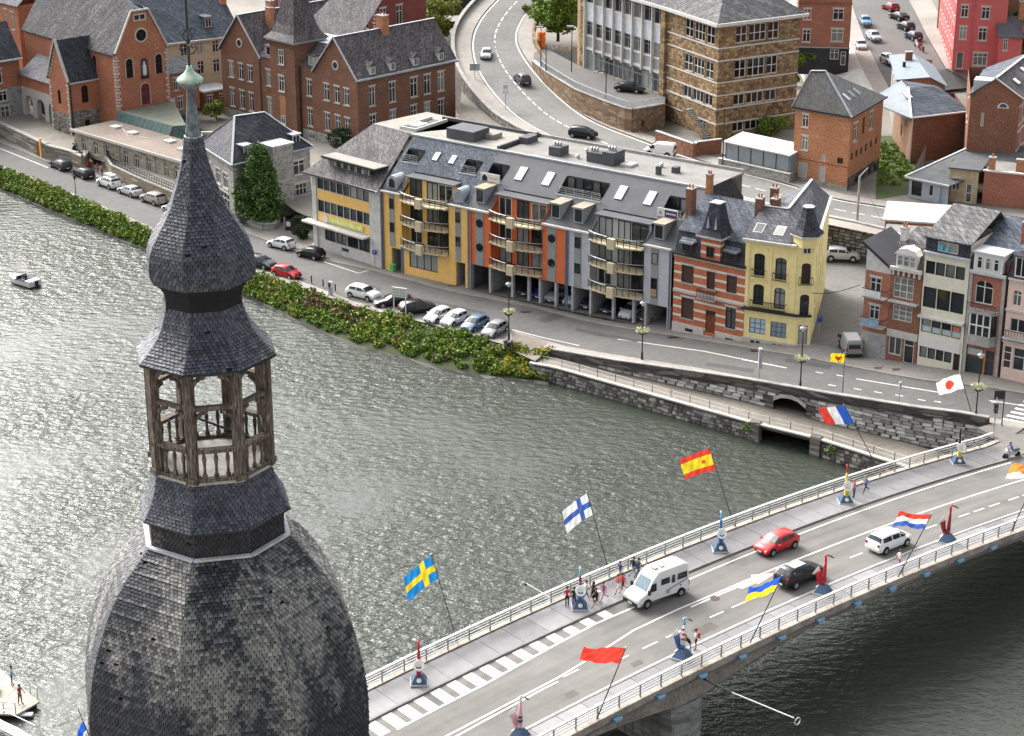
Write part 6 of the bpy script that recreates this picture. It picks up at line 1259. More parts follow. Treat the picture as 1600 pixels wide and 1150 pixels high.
stone_wall_face(lw, LW2, -3.9, lambda x,y: .1, .42, .8, 200, STV, dep=.33); cb = MB(); [cb.bar(a+Vector((0,0,.28)),b+Vector((0,0,.28)),.7,.16) for a,b in zip(LWp,LWp[1:])]; cb.build('coping', CONC, lw)
# wall of the climbing road over the court
cw = thing('road_wall', 'long grey retaining wall carrying the outer edge of the climbing road', 'wall', wl[10]); o0 = Vector(wl[10]); mb = MB(); pb = MB(); cb = MB()
sel = [p for p in wl if p.y > 268]
for a, b in zip(sel, sel[1:]):
    mb.poly([Vector((a.x,a.y,-1.6))-o0, Vector((b.x,b.y,-1.6))-o0, b-o0, a-o0]); pb.bar(a-o0+Vector((0,0,.35)), b-o0+Vector((0,0,.35)), .4, .95); cb.bar(a-o0+Vector((0,0,.88)), b-o0+Vector((0,0,.88)), .6, .14)
mb.build('wall', rubble([(.13,.12,.115),(.2,.19,.18),(.25,.24,.225),(.16,.155,.15)],(.17,.165,.155),'grey_wall_stone',1.8), cw); pb.build('parapet', RUB, cw); cb.build('coping', CONC, cw)
sel2 = [p for p in wr if p.y > 300]; bnk = thing('road_verge_wall', 'low stone wall along the inner bend of the climbing road', 'wall', sel2[0]); mb = MB(); o0 = Vector(sel2[0])
for a, b in zip(sel2, sel2[1:]): mb.bar(a-o0+Vector((0,0,.4)), b-o0+Vector((0,0,.4)), .4, 1.0)
mb.build('wall', RUBO, bnk)
# ---------------------------------------------------------------- church spire in the foreground
TX, TY, ROT = -12.8, 78.0, R(-77)
SP = thing('church_spire', 'dark slate onion spire with open timber gallery standing in front of the river', 'spire', (TX, TY, -1))
Z0 = -1.0
def slate_mat(name, dark, pale, cover, seed):
    n = N(name); v = n.coord(); g = n.n('NewGeometry'); rnd = g.outputs['Random Per Island']
    base = n.ramp(rnd, [(0, sh(dark,.55)), (.5, dark), (1, sh(dark,1.7))])
    mp = n.n('Mapping'); mp.inputs['Location'].default_value = (seed, seed*2, 0); mp.inputs['Scale'].default_value = (.42,.42,.16); n.l(v, mp.inputs[0])
    a = n.noise(mp.outputs[0], .62, 4, .62); b = n.noise(v, 7, 3, .7)
    s_ = n.n('Math', operation='MULTIPLY_ADD'); n.l(rnd, s_.inputs[0]); s_.inputs[1].default_value = .11; n.l(a, s_.inputs[2])
    if name == 'dome_slate':                    # pale slates grow commoner towards the right and the top
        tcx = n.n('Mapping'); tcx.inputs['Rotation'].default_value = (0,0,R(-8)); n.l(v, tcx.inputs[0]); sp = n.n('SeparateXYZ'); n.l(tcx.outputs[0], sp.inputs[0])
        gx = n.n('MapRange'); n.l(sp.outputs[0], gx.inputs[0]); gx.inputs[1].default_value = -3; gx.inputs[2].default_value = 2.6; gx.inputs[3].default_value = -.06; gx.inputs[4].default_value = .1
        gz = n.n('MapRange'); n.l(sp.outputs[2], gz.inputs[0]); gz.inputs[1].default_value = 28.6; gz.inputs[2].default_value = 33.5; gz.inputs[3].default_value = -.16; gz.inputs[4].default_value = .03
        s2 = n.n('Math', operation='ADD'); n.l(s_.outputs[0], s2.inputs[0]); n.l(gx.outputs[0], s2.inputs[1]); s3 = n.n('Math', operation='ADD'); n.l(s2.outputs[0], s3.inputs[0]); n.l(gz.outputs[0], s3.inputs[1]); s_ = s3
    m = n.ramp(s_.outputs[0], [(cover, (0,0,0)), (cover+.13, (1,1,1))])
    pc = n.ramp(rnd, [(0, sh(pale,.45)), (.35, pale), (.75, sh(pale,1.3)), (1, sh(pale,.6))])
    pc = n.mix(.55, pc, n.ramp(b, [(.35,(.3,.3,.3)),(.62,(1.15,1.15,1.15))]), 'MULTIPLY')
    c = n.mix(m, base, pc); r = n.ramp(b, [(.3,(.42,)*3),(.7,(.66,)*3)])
    return n.fin(c, r, .35)
SL_UP = slate_mat('spire_slate', (.05,.054,.069), (.3,.29,.25), .69, 3.1)
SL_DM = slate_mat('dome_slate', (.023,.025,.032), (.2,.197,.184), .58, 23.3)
UNDER = M((.012,.012,.014), .9, .2, name='slate_underlay')
C22 = math.cos(R(22.5)); T22 = math.tan(R(22.5))
def slated(name, prof, mat, row, wid, parent, th=.042):
    """an eight sided roof: closed shell under overlapping single slates"""
    shell = MB(); shell.lathe([(r*.985, z-Z0) for r, z in prof], 8, (0,0), 0, ROT+R(22.5)); sh_o = shell.build(name, UNDER, parent)
    ap = [(r*C22, z-Z0) for r, z in prof]; V, F = [], []
    L = [0]
    for a, b in zip(ap, ap[1:]): L.append(L[-1] + math.hypot(b[0]-a[0], b[1]-a[1]))
    def pt(d):
        k = min(max(int(np.searchsorted(L, d, 'right'))-1, 0), len(ap)-2); t = (d-L[k])/max(1e-9, L[k+1]-L[k])
        a, b = ap[k], ap[k+1]; dl = L[k+1]-L[k]
        return a[0]+(b[0]-a[0])*t, a[1]+(b[1]-a[1])*t, (b[0]-a[0])/dl, (b[1]-a[1])/dl
    rows = int(L[-1]/row)
    for f in range(8):
        ph = ROT + f*R(45); nx, ny = math.cos(ph), math.sin(ph); tx, ty = -ny, nx
        for i in range(rows):
            d0, d1 = i*row, (i+1)*row*1.0
            r0, z0, dr, dz = pt(d0); r1, z1, _, _ = pt(min(L[-1], d1 + row*.25))
            on, oz = dz, -dr                       # outward normal in the r,z plane (profile runs upward)
            if on < 0: on, oz = -on, -oz
            w0, w1 = r0*T22, r1*T22; n = max(1, round(2*w0/wid)); x = -w0 + (0 if i % 2 else -wid*.5)
            while x < w0 - .01:
                a, b = max(x, -w0), min(x + wid*random.uniform(.8,.9), w0); x += wid
                if b - a < .04 or random.random() < .004: continue
                k0, k1 = a, b
                a1, b1 = (a*w1/w0, b*w1/w0) if w0 > 0 else (a, b)
                lift = th*random.uniform(.9,1.4)*(1.7 if name == 'dome_roof' and i % 4 == 0 else 1); base = len(V); j = random.uniform(-.015,.015)
                for (q, rr, zz, l) in ((k0,r0,z0+j,lift),(k1,r0,z0+j,lift),(b1,r1,z1,.003),(a1,r1,z1,.003),(k0,r0,z0+j,.0),(k1,r0,z0+j,.0)):
                    R_ = rr + on*l; V.append((nx*R_+tx*q, ny*R_+ty*q, zz + oz*l))
                F += [(base,base+1,base+2,base+3),(base+4,base+5,base+1,base),(base+4,base,base+3),(base+5,base+2,base+1)]
    me = bpy.data.meshes.new('slates'); me.from_pydata(V, [], F); me.materials.append(mat); me.update()
    link('slates', me, sh_o, kind='stuff')
    hp = MB()
    for f in range(8):
        ph = ROT + R(22.5) + f*R(45)
        for (r0,z0),(r1,z1) in zip(prof, prof[1:]):
            hp.bar((math.cos(ph)*(r0+.012),math.sin(ph)*(r0+.012),z0-Z0),(math.cos(ph)*(r1+.012),math.sin(ph)*(r1+.012),z1-Z0),.05,.03)
    hp.build('hip_slates', SL_UP, sh_o, kind='stuff'); return sh_o
k_ = 1/.925
bulb = [(1.96,49.12),(2.06,49.32),(2.12,49.55),(2.13,49.8),(2.11,50.1),(2.03,50.48),(1.84,50.88),(1.62,51.25),(1.38,51.63),(1.14,52.07),(.98,52.45),(.84,52.87),(.73,53.2),(.63,53.55),(.54,53.87),(.46,54.2),(.40,54.6),(.35,55.05)]
flare = [(2.78,45.86),(2.54,46.1),(2.34,46.33),(2.08,46.64),(1.88,46.95),(1.74,47.25),(1.65,47.55),(1.57,47.85),(1.545,48.08)]
slated('bulb_roof', [(r*k_,z) for r,z in bulb], SL_UP, .15, .21, SP)
slated('flared_roof', [(r*k_,z) for r,z in flare], SL_UP, .15, .21, SP)
MB().lathe([(r*k_,z-Z0) for r,z in ((1.5,47.9),(1.56,48.08),(1.55,48.4),(1.61,48.7),(1.76,48.95),(1.97,49.12),(1.8,49.3))], 8, (0,0), 0, ROT+R(22.5)).build('bulb_soffit', UNDER, SP)
dome = [(5.5,24.2),(5.8,25.6),(5.96,27.2),(6.03,28.8),(6.01,30.2),(5.93,30.9),(5.76,32.0),(5.58,32.8),(5.4,33.45),(5.16,34.1),(4.93,34.72),(4.55,35.48),(4.25,35.98),(3.94,36.43),(3.42,37.05),(2.98,37.55)]
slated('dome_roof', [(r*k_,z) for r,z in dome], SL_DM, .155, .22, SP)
slated('skirt_roof', [(r*k_,z) for r,z in [(3.08,38.85),(2.86,39.2),(2.68,39.6),(2.55,40.0),(2.46,40.4),(2.42,40.85)]], SL_UP, .15, .21, SP)
slated('neck_wall', [(2.8*k_,37.3),(2.8*k_,38.95)], slate_mat('neck_slate', (.018,.018,.021), (.14,.13,.12), .66, 7.7), .15, .21, SP)
def octa(mb, r, z, w, h):
    P = [Vector((math.cos(ROT+R(22.5)+f*R(45))*r, math.sin(ROT+R(22.5)+f*R(45))*r, z-Z0)) for f in range(8)]
    for i in range(8): mb.bar(P[i], P[(i+1)%8], w, h)
octa(q := MB(), 2.96*k_, 37.62, .22, .1); q.build('lead_collar', LEAD, SP)
octa(q := MB(), 3.08*k_, 38.84, .1, .08); q.build('eaves_board', DARK, SP); octa(q := MB(), 2.76*k_, 45.83, .12, .1); q.build('eaves_board', DARK, SP)
MB().lathe([(2.72*k_,45.82-Z0),(.4,46.3-Z0)],8,(0,0),0,ROT+R(22.5)).build('gallery_ceiling', M((.05,.042,.035),.9,name='dark_boards'), SP)
# timber gallery
n = N('old_oak'); v = n.coord((6,6,.8)); c = n.ramp(n.noise(v,2.2,5,.7), [(.34,(.02,.016,.013)),(.5,(.095,.076,.061)),(.6,(.18,.152,.125)),(.72,(.3,.27,.235))]); n.bump(n.noise(v,5,3,.6),.4,.02); OAK = n.fin(c,.85,.2)
GR = 2.34*k_
def gp(f, r=GR): a = ROT+R(22.5)+f*R(45); return Vector((math.cos(a)*r, math.sin(a)*r, 0))
MB().lathe([(2.5*k_,40.8-Z0),(2.5*k_,40.92-Z0)],8,(0,0),0,ROT+R(22.5)).build('gallery_floor', M((.3,.29,.265),.8,.3,name='gallery_boards'), SP)
for f in range(8):
    p, q = gp(f), gp(f+1); a = math.atan2(p.y,p.x)
    mb = MB(Matrix.Translation((p.x,p.y,0)) @ Matrix.Rotation(a,4,'Z')); mb.box(-.19,.19,-.2,.2,40.9-Z0,45.9-Z0); mb.box(-.25,.25,-.26,.26,40.9-Z0,41.15-Z0); mb.build('gallery_post', OAK, SP)
    for z, w_, h, nm in ((42.3,.34,.16,'handrail'),(44.2,.26,.16,'mid_rail'),(41.0,.26,.14,'sole_plate'),(45.75,.3,.26,'top_plate')):
        e = Vector((0,0,z-Z0)); d = (q-p).normalized()*.1; MB().bar(p+e-d*(1.6 if nm=='handrail' else 0), q+e+d*(1.6 if nm=='handrail' else 0), w_, h).build(nm, OAK, SP)
    d = (q-p).normalized(); L_ = (q-p).length
    for k in range(3):
        c = p + d*(L_*(k+1)/4); mb = MB(); mb.lathe([(.11,41.08-Z0),(.11,41.2-Z0),(.065,41.3-Z0),(.06,41.6-Z0),(.1,41.95-Z0),(.06,42.1-Z0),(.1,42.22-Z0)],8,(c.x,c.y)); mb.build('baluster', OAK, SP)
    for zt in (45.6, 44.05):                      # curved braces under plate and mid rail
        for s_, e_ in ((p, d), (q, -d)):
            mb = MB(); A = [s_ + e_*(.14 + .56*(1-math.cos(t))) + Vector((0,0,zt-Z0-.66+.62*math.sin(t))) for t in np.linspace(0, math.pi/2, 6)]
            for a_, b_ in zip(A, A[1:]): mb.bar(a_, b_, .14, .16)
            mb.build('brace', OAK, SP)
for f in (2, 5): p, q = gp(f), gp(f+2); MB().bar(p*.9+Vector((0,0,41.2-Z0)), q*.9+Vector((0,0,42.2-Z0)), .08).build('tie_bar', IRON, SP)
# copper tip, iron cross
n = N('copper_patina'); v = n.coord(); c = n.ramp(n.noise(v,3,5,.7),[(.35,(.1,.2,.15)),(.5,(.3,.42,.33)),(.65,(.42,.42,.33)),(.75,(.2,.2,.15))]); CPT = n.fin(c,.6,.3)
n = N('lead_tip'); v = n.coord(); c = n.ramp(n.noise(v,2.5,5,.7),[(.35,(.03,.042,.05)),(.5,(.08,.105,.115)),(.68,(.2,.23,.22))]); LDT = n.fin(c,.5,.4)
MB().lathe([(.36,55.02-Z0),(.34,55.06-Z0),(.27,55.6-Z0),(.2,56.4-Z0),(.17,57.0-Z0)],8,(0,0),0,ROT+R(22.5)).build('tip_sheath', LDT, SP)
MB().lathe([(.39,54.98-Z0),(.39,55.06-Z0)],8,(0,0),0,ROT+R(22.5)).build('tip_collar', LEAD, SP)
MB().lathe([(.2,56.95-Z0),(.3,57.02-Z0),(.42,57.14-Z0),(.47,57.24-Z0)],16).build('finial_bowl', LDT, SP, smooth=True)
MB().lathe([(.5,57.25-Z0),(.54,57.3-Z0),(.52,57.37-Z0),(.44,57.45-Z0),(.34,57.53-Z0),(.23,57.62-Z0),(.14,57.74-Z0),(.1,57.9-Z0)],16).build('copper_finial', CPT, SP, smooth=True)
cr = MB(); cr.tube([(0,0,57.9-Z0),(0,0,63.2-Z0)],.055,6); cr.tube([(-1.1,0,62.2-Z0),(1.1,0,62.2-Z0)],.05,6); cr.build('iron_cross', IRON, SP)
for a in range(4):
    t = MB(Matrix.Rotation(a*math.pi/2+.3,4,'Z')); z = 58.35-Z0
    t.tube([(.05,0,z),(.22,0,z+.05),(.33,0,z+.22),(.28,0,z+.4),(.16,0,z+.42),(.12,0,z+.3),(.2,0,z+.24)],.03,5); t.tube([(.05,0,z+.95),(.2,0,z+1.05),(.3,0,z+.95),(.28,0,z+.82),(.18,0,z+.84)],.028,5); t.tube([(.05,0,z+.5),(.2,0,z+.7),(.12,0,z+.9),(.05,0,z+.95)],.028,5)
    t.build('scroll', IRON, SP)
# tower below the frame
MB().lathe([(5.9*k_,23.7-Z0),(6.3*k_,23.9-Z0),(6.3*k_,24.25-Z0)],8,(0,0),0,ROT+R(22.5)).build('cornice', BLUEST, SP)
MB(Matrix.Rotation(ROT,4,'Z')).box(-5.2,5.2,-5.2,5.2,0,23.7-Z0).build('tower_shaft', RUBG, SP)
# ---------------------------------------------------------------- plants
def leaf_mat(name, cols, rough=.6):
    n = N(name); g = n.n('NewGeometry'); v = n.coord(); a = n.noise(v, .5, 3, .6)
    m = n.mix(.45, g.outputs['Random Per Island'], a)
    c = n.ramp(m, [(.2+.6*i/(len(cols)-1), x) for i, x in enumerate(cols)]); return n.fin(c, rough, .25)
LF_G = leaf_mat('leaves_green', [(.03,.062,.008),(.08,.155,.014),(.145,.225,.022),(.23,.3,.04)])
LF_Y = leaf_mat('leaves_yellow_green', [(.05,.085,.01),(.13,.18,.02),(.22,.26,.04),(.32,.32,.07)])
LF_B = leaf_mat('leaves_rusty', [(.04,.035,.012),(.11,.07,.03),(.17,.11,.05),(.1,.1,.03)])
LF_D = leaf_mat('leaves_dark', [(.006,.014,.006),(.016,.034,.011),(.03,.055,.016),(.055,.085,.025)])
FL_Y = leaf_mat('yellow_flowers', [(.3,.2,.01),(.5,.36,.02),(.55,.42,.05)])
BARK = M((.06,.045,.03), .9, .3, name='bark')
rng = np.random.default_rng(5)
def leaves(pts, size, seed=1, flat=.3):
    """small folded leaf faces at the given points"""
    r = np.random.default_rng(seed); P = np.asarray(pts, float); n = len(P)
    a = r.normal(size=(n,3)); a[:,2] *= .7; a /= np.linalg.norm(a,axis=1)[:,None]; b = r.normal(size=(n,3)); b -= (b*a).sum(1)[:,None]*a; b /= np.linalg.norm(b,axis=1)[:,None]
    s = size*r.uniform(.6,1.3,n)[:,None]; c = np.cross(a,b)*s*.25
    V = np.stack([P-a*s, P-b*s*.55+c, P+a*s, P+b*s*.55+c],1).reshape(-1,3); idx = np.arange(n)[:,None]*4
    F = np.concatenate([idx+[0,1,2], idx+[0,2,3]],1).reshape(-1,3); return V, F
def leaf_obj(name, pts, size, mat, parent=None, seed=1, kind=None, label=None, cat=None):
    V, F = leaves(pts, size, seed); me = bpy.data.meshes.new(name); me.from_pydata(V.tolist(), [], F.tolist()); me.materials.append(mat); me.update()
    return link(name, me, parent, kind=kind, label=label, cat=cat)
def clump(c, rx, ry, rz, n, r, lo=-.3):
    d = r.normal(size=(n,3)); d /= np.linalg.norm(d,axis=1)[:,None]; k = r.uniform(.55,1.05,n)[:,None]; p = d*k*np.array([rx,ry,rz]); p[:,2] = np.maximum(p[:,2], lo*rz); return p + np.array(c)
# planted river bank
wat_px = [(-60,272),(0,297),(60,322),(120,348),(240,396),(330,435),(390,464),(470,506),(560,543),(640,563),(700,581),(780,593),(858,600)]
WL = resample([at(*q,-5.6) for q in wat_px], 80); BT = resample([Vector((*at(*q).xy,-3.62)) for q in bank_px[:12]], 80)
strip('bank_slope', BT, WL, ground_mat('bank_soil', (.03,.042,.014), .4))
strip('bank_toe', [p+Vector((0,0,.25)) for p in WL], [p+(p-q).normalized()*.35+Vector((0,0,.12)) for p,q in zip(WL,BT)], RUBD)
sets = {'G':[], 'Y':[], 'B':[]}; fl = []
for k in range(1400):
    f = rng.uniform(0,1); i = min(78,int(f*79)); p = BT[i].lerp(BT[i+1], f*79-i); q = WL[i].lerp(WL[i+1], f*79-i); g = rng.uniform(.0,1.0); c = p.lerp(q, g*.84)
    s_ = rng.uniform(.4,.85)*(1.0 - .3*g); h = 1.0
    nb = math.sin(f*40)*.5 + rng.normal()*.55
    key = 'G' if nb < .25 else 'Y'
    if .70 < f < .80 and g < .55 and rng.random() < .4: key = 'B'
    elif rng.random() < .025: key = 'B'
    sets[key].append(clump((c.x,c.y,c.z+s_*.35), s_*1.15, s_*1.15, s_*.9, 75, rng))
    if f > .955 and rng.random() < .8: fl.append(clump((c.x,c.y,c.z+s_*.8), s_*.8, s_*.8, s_*.4, 40, rng))
for key, mat, lb in (('G',LF_G,'dense green shrubs growing along the river bank'),('Y',LF_Y,'yellow green weeds and shrubs growing along the river bank'),('B',LF_B,'rusty brown withered plants on the river bank')):
    leaf_obj('bank_shrubs', np.concatenate(sets[key]), .2, mat, None, 3, 'stuff', lb, 'shrubs')
leaf_obj('flowering_weeds', np.concatenate(fl), .13, FL_Y, None, 4, 'stuff', 'bright yellow flowering weeds at the end of the planted bank', 'flowers')
def tree(name, label, base, h, r, mat, shape='round', n=60, per=90, size=.28, seed=1, cat='tree', trunk=True):
    rr = np.random.default_rng(seed); t = thing(name, label, cat, base); P = []
    mb = MB(); th = h*.35
    if trunk:
        mb.tube([(0,0,-.3),(.05,.03,th),(-.05,.08,h*.75)], [h*.028+.05,h*.02+.04,.03], 7)
        for k in range(6):
            a = rr.uniform(0,6.28); z = th*(.6+.2*k); mb.tube([(0,0,min(z,h*.7)),(math.cos(a)*r*.4,math.sin(a)*r*.4,min(z+r*.3,h*.85)),(math.cos(a)*r*.75,math.sin(a)*r*.75,min(z+r*.5,h*.9))],[.08,.05,.02],5)
        mb.build('trunk', BARK, t)
    for k in range(n):
        u = rr.uniform(0,1); a = rr.uniform(0,6.28)
        if shape == 'cone': z = h*(.06+.92*u); R_ = r*float(np.interp(u,[0,.12,.36,.52,.82,1],[.75,1,.92,.56,.46,.06]))*(.85+.22*math.sin(a*3+u*11)+.16*rr.normal()); d = rr.uniform(.35,.95)
        else: z = h*(.45+.5*math.sin((u-.3)*2.2)); R_ = r*math.sqrt(max(.05,1-((z-h*.62)/(h*.42))**2)); d = rr.uniform(.2,1)**.6
        s_ = (r*.3 if shape == 'cone' else r*.32)*rr.uniform(.6,1.25)
        P.append(clump((math.cos(a)*R_*d, math.sin(a)*R_*d, z), s_, s_, s_*.8, per, rr, -.7))
    leaf_obj('crown', np.concatenate(P), size, mat, t, seed); return t
tree('conifer', 'tall dark green bushy tree in front of the grey stone house', at(408,351,-3.6), 10.8, 3.5, leaf_mat('leaves_conifer', [(.016,.04,.012),(.045,.095,.022),(.085,.15,.036),(.14,.2,.055)]), 'cone', 170, 85, .26, 2)
tree('shrub', 'dark rounded shrub between the black gate and the office steps', at(474,374,-3.6), 3.0, 1.6, LF_D, 'round', 26, 80, .2, 3, 'shrub')
tree('deciduous_tree', 'light green tree beside the outer wall of the climbing road', at(692,62,0), 8.5, 3.4, LF_Y, 'round', 45, 85, .3, 4)
tree('deciduous_tree', 'dark leafy tree at the inner bend of the climbing road', at(872,62,6.4), 8.5, 4.2, LF_G, 'round', 60, 90, .32, 5)
tree('deciduous_tree', 'mid green tree behind the orange chute beside the stone school', at(893,40,6.4), 10, 4.4, LF_G, 'round', 60, 90, .32, 6)
tree('deciduous_tree', 'small bright tree at the top of the road bend', at(846,35,8), 5.5, 3, LF_Y, 'round', 36, 80, .3, 7)
tree('deciduous_tree', 'yellow green tree at the top left corner behind the church', at(6,30,1.5), 9, 4, LF_Y, 'round', 36, 80, .3, 8)
tree('garden_shrub', 'rounded light green shrub by the church garden steps', at(338,186,-1.4), 2.6, 1.9, LF_Y, 'round', 20, 70, .2, 9, 'shrub')
tree('garden_shrub', 'dark shrub hugging the school basement by the office', at(534,238,-1.4), 3.2, 1.9, LF_D, 'round', 24, 70, .2, 10, 'shrub')
tree('garden_shrub', 'low green shrub beside the shelter in front of the ochre school', at(1205,212,3), 2.2, 2.4, LF_G, 'round', 18, 70, .2, 12, 'shrub')
tree('banana_plant', 'broad leaved green plant behind the hipped brick house', at(1262,108,5), 3.2, 1.8, LF_G, 'round', 16, 50, .45, 13, 'plant')
tree('banana_plant', 'broad leaved plant squeezed between the ochre school and the hipped house', at(1243,130,3.4), 4, 1.6, LF_G, 'round', 16, 50, .45, 14, 'plant')
rr = np.random.default_rng(21)
hedge = [clump((*at(x,y,z),), .8,.8,.7, 60, rr) for x,y,z in [(490+4*i,270+2*i,-1.2) for i in range(6)]]
leaf_obj('hedge', np.concatenate(hedge), .2, LF_D, None, 15, None, 'dark clipped hedge between the stone house and the office roof', 'hedge')
gy = [clump((*at(rr.uniform(1376,1425),rr.uniform(222,292),2.95),), rr.uniform(.5,1.0),rr.uniform(.5,1.0),rr.uniform(.15,.6), 45, rr, 0) for _ in range(75)]
leaf_obj('overgrown_yard', np.concatenate(gy), .22, LF_G, None, 16, 'stuff', 'overgrown green yard between the brick houses', 'weeds')
MB().poly([at(1372,212,2.96),at(1428,212,2.96),at(1440,300,2.97),at(1368,312,2.97)]).build('yard_grass', GRASS, kind='structure')
iv = []
for _ in range(420):
    u, v_ = rr.uniform(0,1), rr.uniform(0,1); x = 79.8+u*12; y = 306+u*4+v_*10; z = 4.5+v_*9+u*2
    iv.append(clump((x,y,z), 1.0,.7,.9, 60, rr))
MB().slab([(79.5,306.2,4.4),(95,310,5),(95,322,16),(79.5,318,14)], .5).build('ivy_slope', EARTH, kind='structure')
leaf_obj('ivy', np.concatenate(iv[:300]), .26, LF_D, None, 17, 'stuff', 'dark ivy covering the steep slope right of the coral house', 'ivy'); leaf_obj('ivy_shoots', np.concatenate(iv[300:]), .26, LF_G, None, 18, 'stuff', 'brighter creeper hanging over the ivy slope', 'ivy')
tree('garden_tree', 'large bright green tree above the ivy slope at the top right corner', (88,318,12), 9, 6, LF_Y, 'round', 60, 90, .35, 19)
for k, (x, y, lb) in enumerate(((1443,672,'wild plant growing from the wall foot under the Japanese flag'),(1166,668,'green tuft growing on the left culvert buttress'),(1298,702,'green tuft hanging on the low river wall right of the culvert'),(900,582,'weeds hanging on the low river wall near its left end'))):
    p = at(x,y,-4.3); leaf_obj('wall_plant', clump((p.x,p.y-.2,p.z), .5,.3,.6, 110, rr), .13, LF_G if k else LF_B, None, 30+k, None, lb, 'plant')
cl = [clump((*at(118,232,-1.6),), .5,.5,1.3, 90, rr)]; leaf_obj('creeper', np.concatenate(cl), .18, LF_D, None, 40, None, 'dark creeper at the corner between side chapel and annex', 'creeper')

# ---------------------------------------------------------------- cars
TYRE = M((.012,.012,.013), .85, .1, name='tyre'); RIM = M((.38,.39,.4), .35, .1, metal=.6, name='rim'); CGL = glassy((.012,.016,.02), 'car_glass', .05, 0); LAMP = M((.6,.62,.64), .15, .05, name='headlamp'); TAIL = M((.3,.012,.012), .25, .05, name='tail_lamp'); PLATE = M((.66,.64,.58), .5, .05, name='plate'); BLK = M((.015,.015,.016), .6, .1, name='black_trim')
def paint(c, name):
    k = ('car', c)
    if k not in MATS:
        n = N(name); n.b.inputs['Coat Weight'].default_value = .25; n.b.inputs['Coat Roughness'].default_value = .05; MATS[k] = n.fin(c, .3, .22)
    return MATS[k]
TYPES = {   # x, z_low, z_belt, z_roof, half width
 'hatch': (4.0, [(2.0,.3,.5,.52,.62),(1.93,.22,.62,.66,.78),(1.55,.2,.74,.8,.85),(.95,.2,.87,.95,.87),(.25,.2,.93,1.4,.87),(-.5,.2,.95,1.47,.88),(-1.35,.2,.98,1.4,.87),(-1.78,.22,.98,1.05,.84),(-1.93,.28,.85,.88,.78),(-2.0,.35,.55,.57,.66)], (3,4,6,7), 1.25),
 'estate': (4.7, [(2.35,.3,.5,.52,.64),(2.27,.22,.62,.66,.8),(1.8,.2,.76,.82,.88),(1.05,.2,.89,.97,.9),(.3,.2,.94,1.4,.9),(-.7,.2,.97,1.48,.91),(-1.85,.2,1.0,1.4,.9),(-2.18,.22,1.0,1.06,.86),(-2.3,.28,.85,.88,.8),(-2.35,.35,.55,.57,.68)], (3,4,6,7), 1.42),
 'sedan': (4.7, [(2.35,.3,.48,.5,.64),(2.27,.22,.58,.62,.8),(1.8,.2,.72,.78,.88),(.95,.2,.85,.92,.9),(.2,.2,.9,1.34,.9),(-.5,.2,.92,1.41,.9),(-1.1,.2,.95,1.33,.9),(-1.75,.2,.97,1.02,.88),(-2.25,.26,.9,.95,.82),(-2.35,.35,.6,.62,.7)], (3,4,6,7), 1.42),
 'suv': (4.5, [(2.25,.36,.62,.64,.68),(2.17,.28,.8,.84,.83),(1.75,.26,.94,1.0,.9),(1.1,.26,1.03,1.12,.92),(.45,.26,1.08,1.56,.92),(-.5,.26,1.1,1.66,.93),(-1.6,.26,1.13,1.58,.92),(-2.0,.28,1.13,1.2,.88),(-2.18,.34,1.0,1.03,.82),(-2.25,.42,.7,.72,.72)], (3,4,6,7), 1.34),
 'mpv': (4.2, [(2.1,.32,.58,.6,.66),(2.03,.24,.74,.78,.8),(1.75,.22,.88,.94,.86),(1.35,.22,.98,1.06,.88),(.5,.22,1.02,1.54,.88),(-.5,.22,1.04,1.62,.89),(-1.65,.22,1.06,1.56,.88),(-1.95,.24,1.06,1.14,.85),(-2.05,.3,.9,.94,.8),(-2.1,.38,.6,.62,.7)], (3,4,6,7), 1.3)}
def body_ring(x, zl, zbt, zr, w):
    k = min(1, max(0, (zr-zbt-.08)/.4)); wr = w*.94*(1-k) + w*.74*k; zm = zl + (zbt-zl)*.5
    h = [(w*.82,zl),(w*.97,zl+.1),(w,zm),(w*.95,zbt),(wr,zr-.05-.02*k),(wr*.78,zr),(0,zr+.02)]
    return [(x,-a,z) for a,z in h] + [(x,a,z) for a,z in h[-2::-1]]
_car = {}
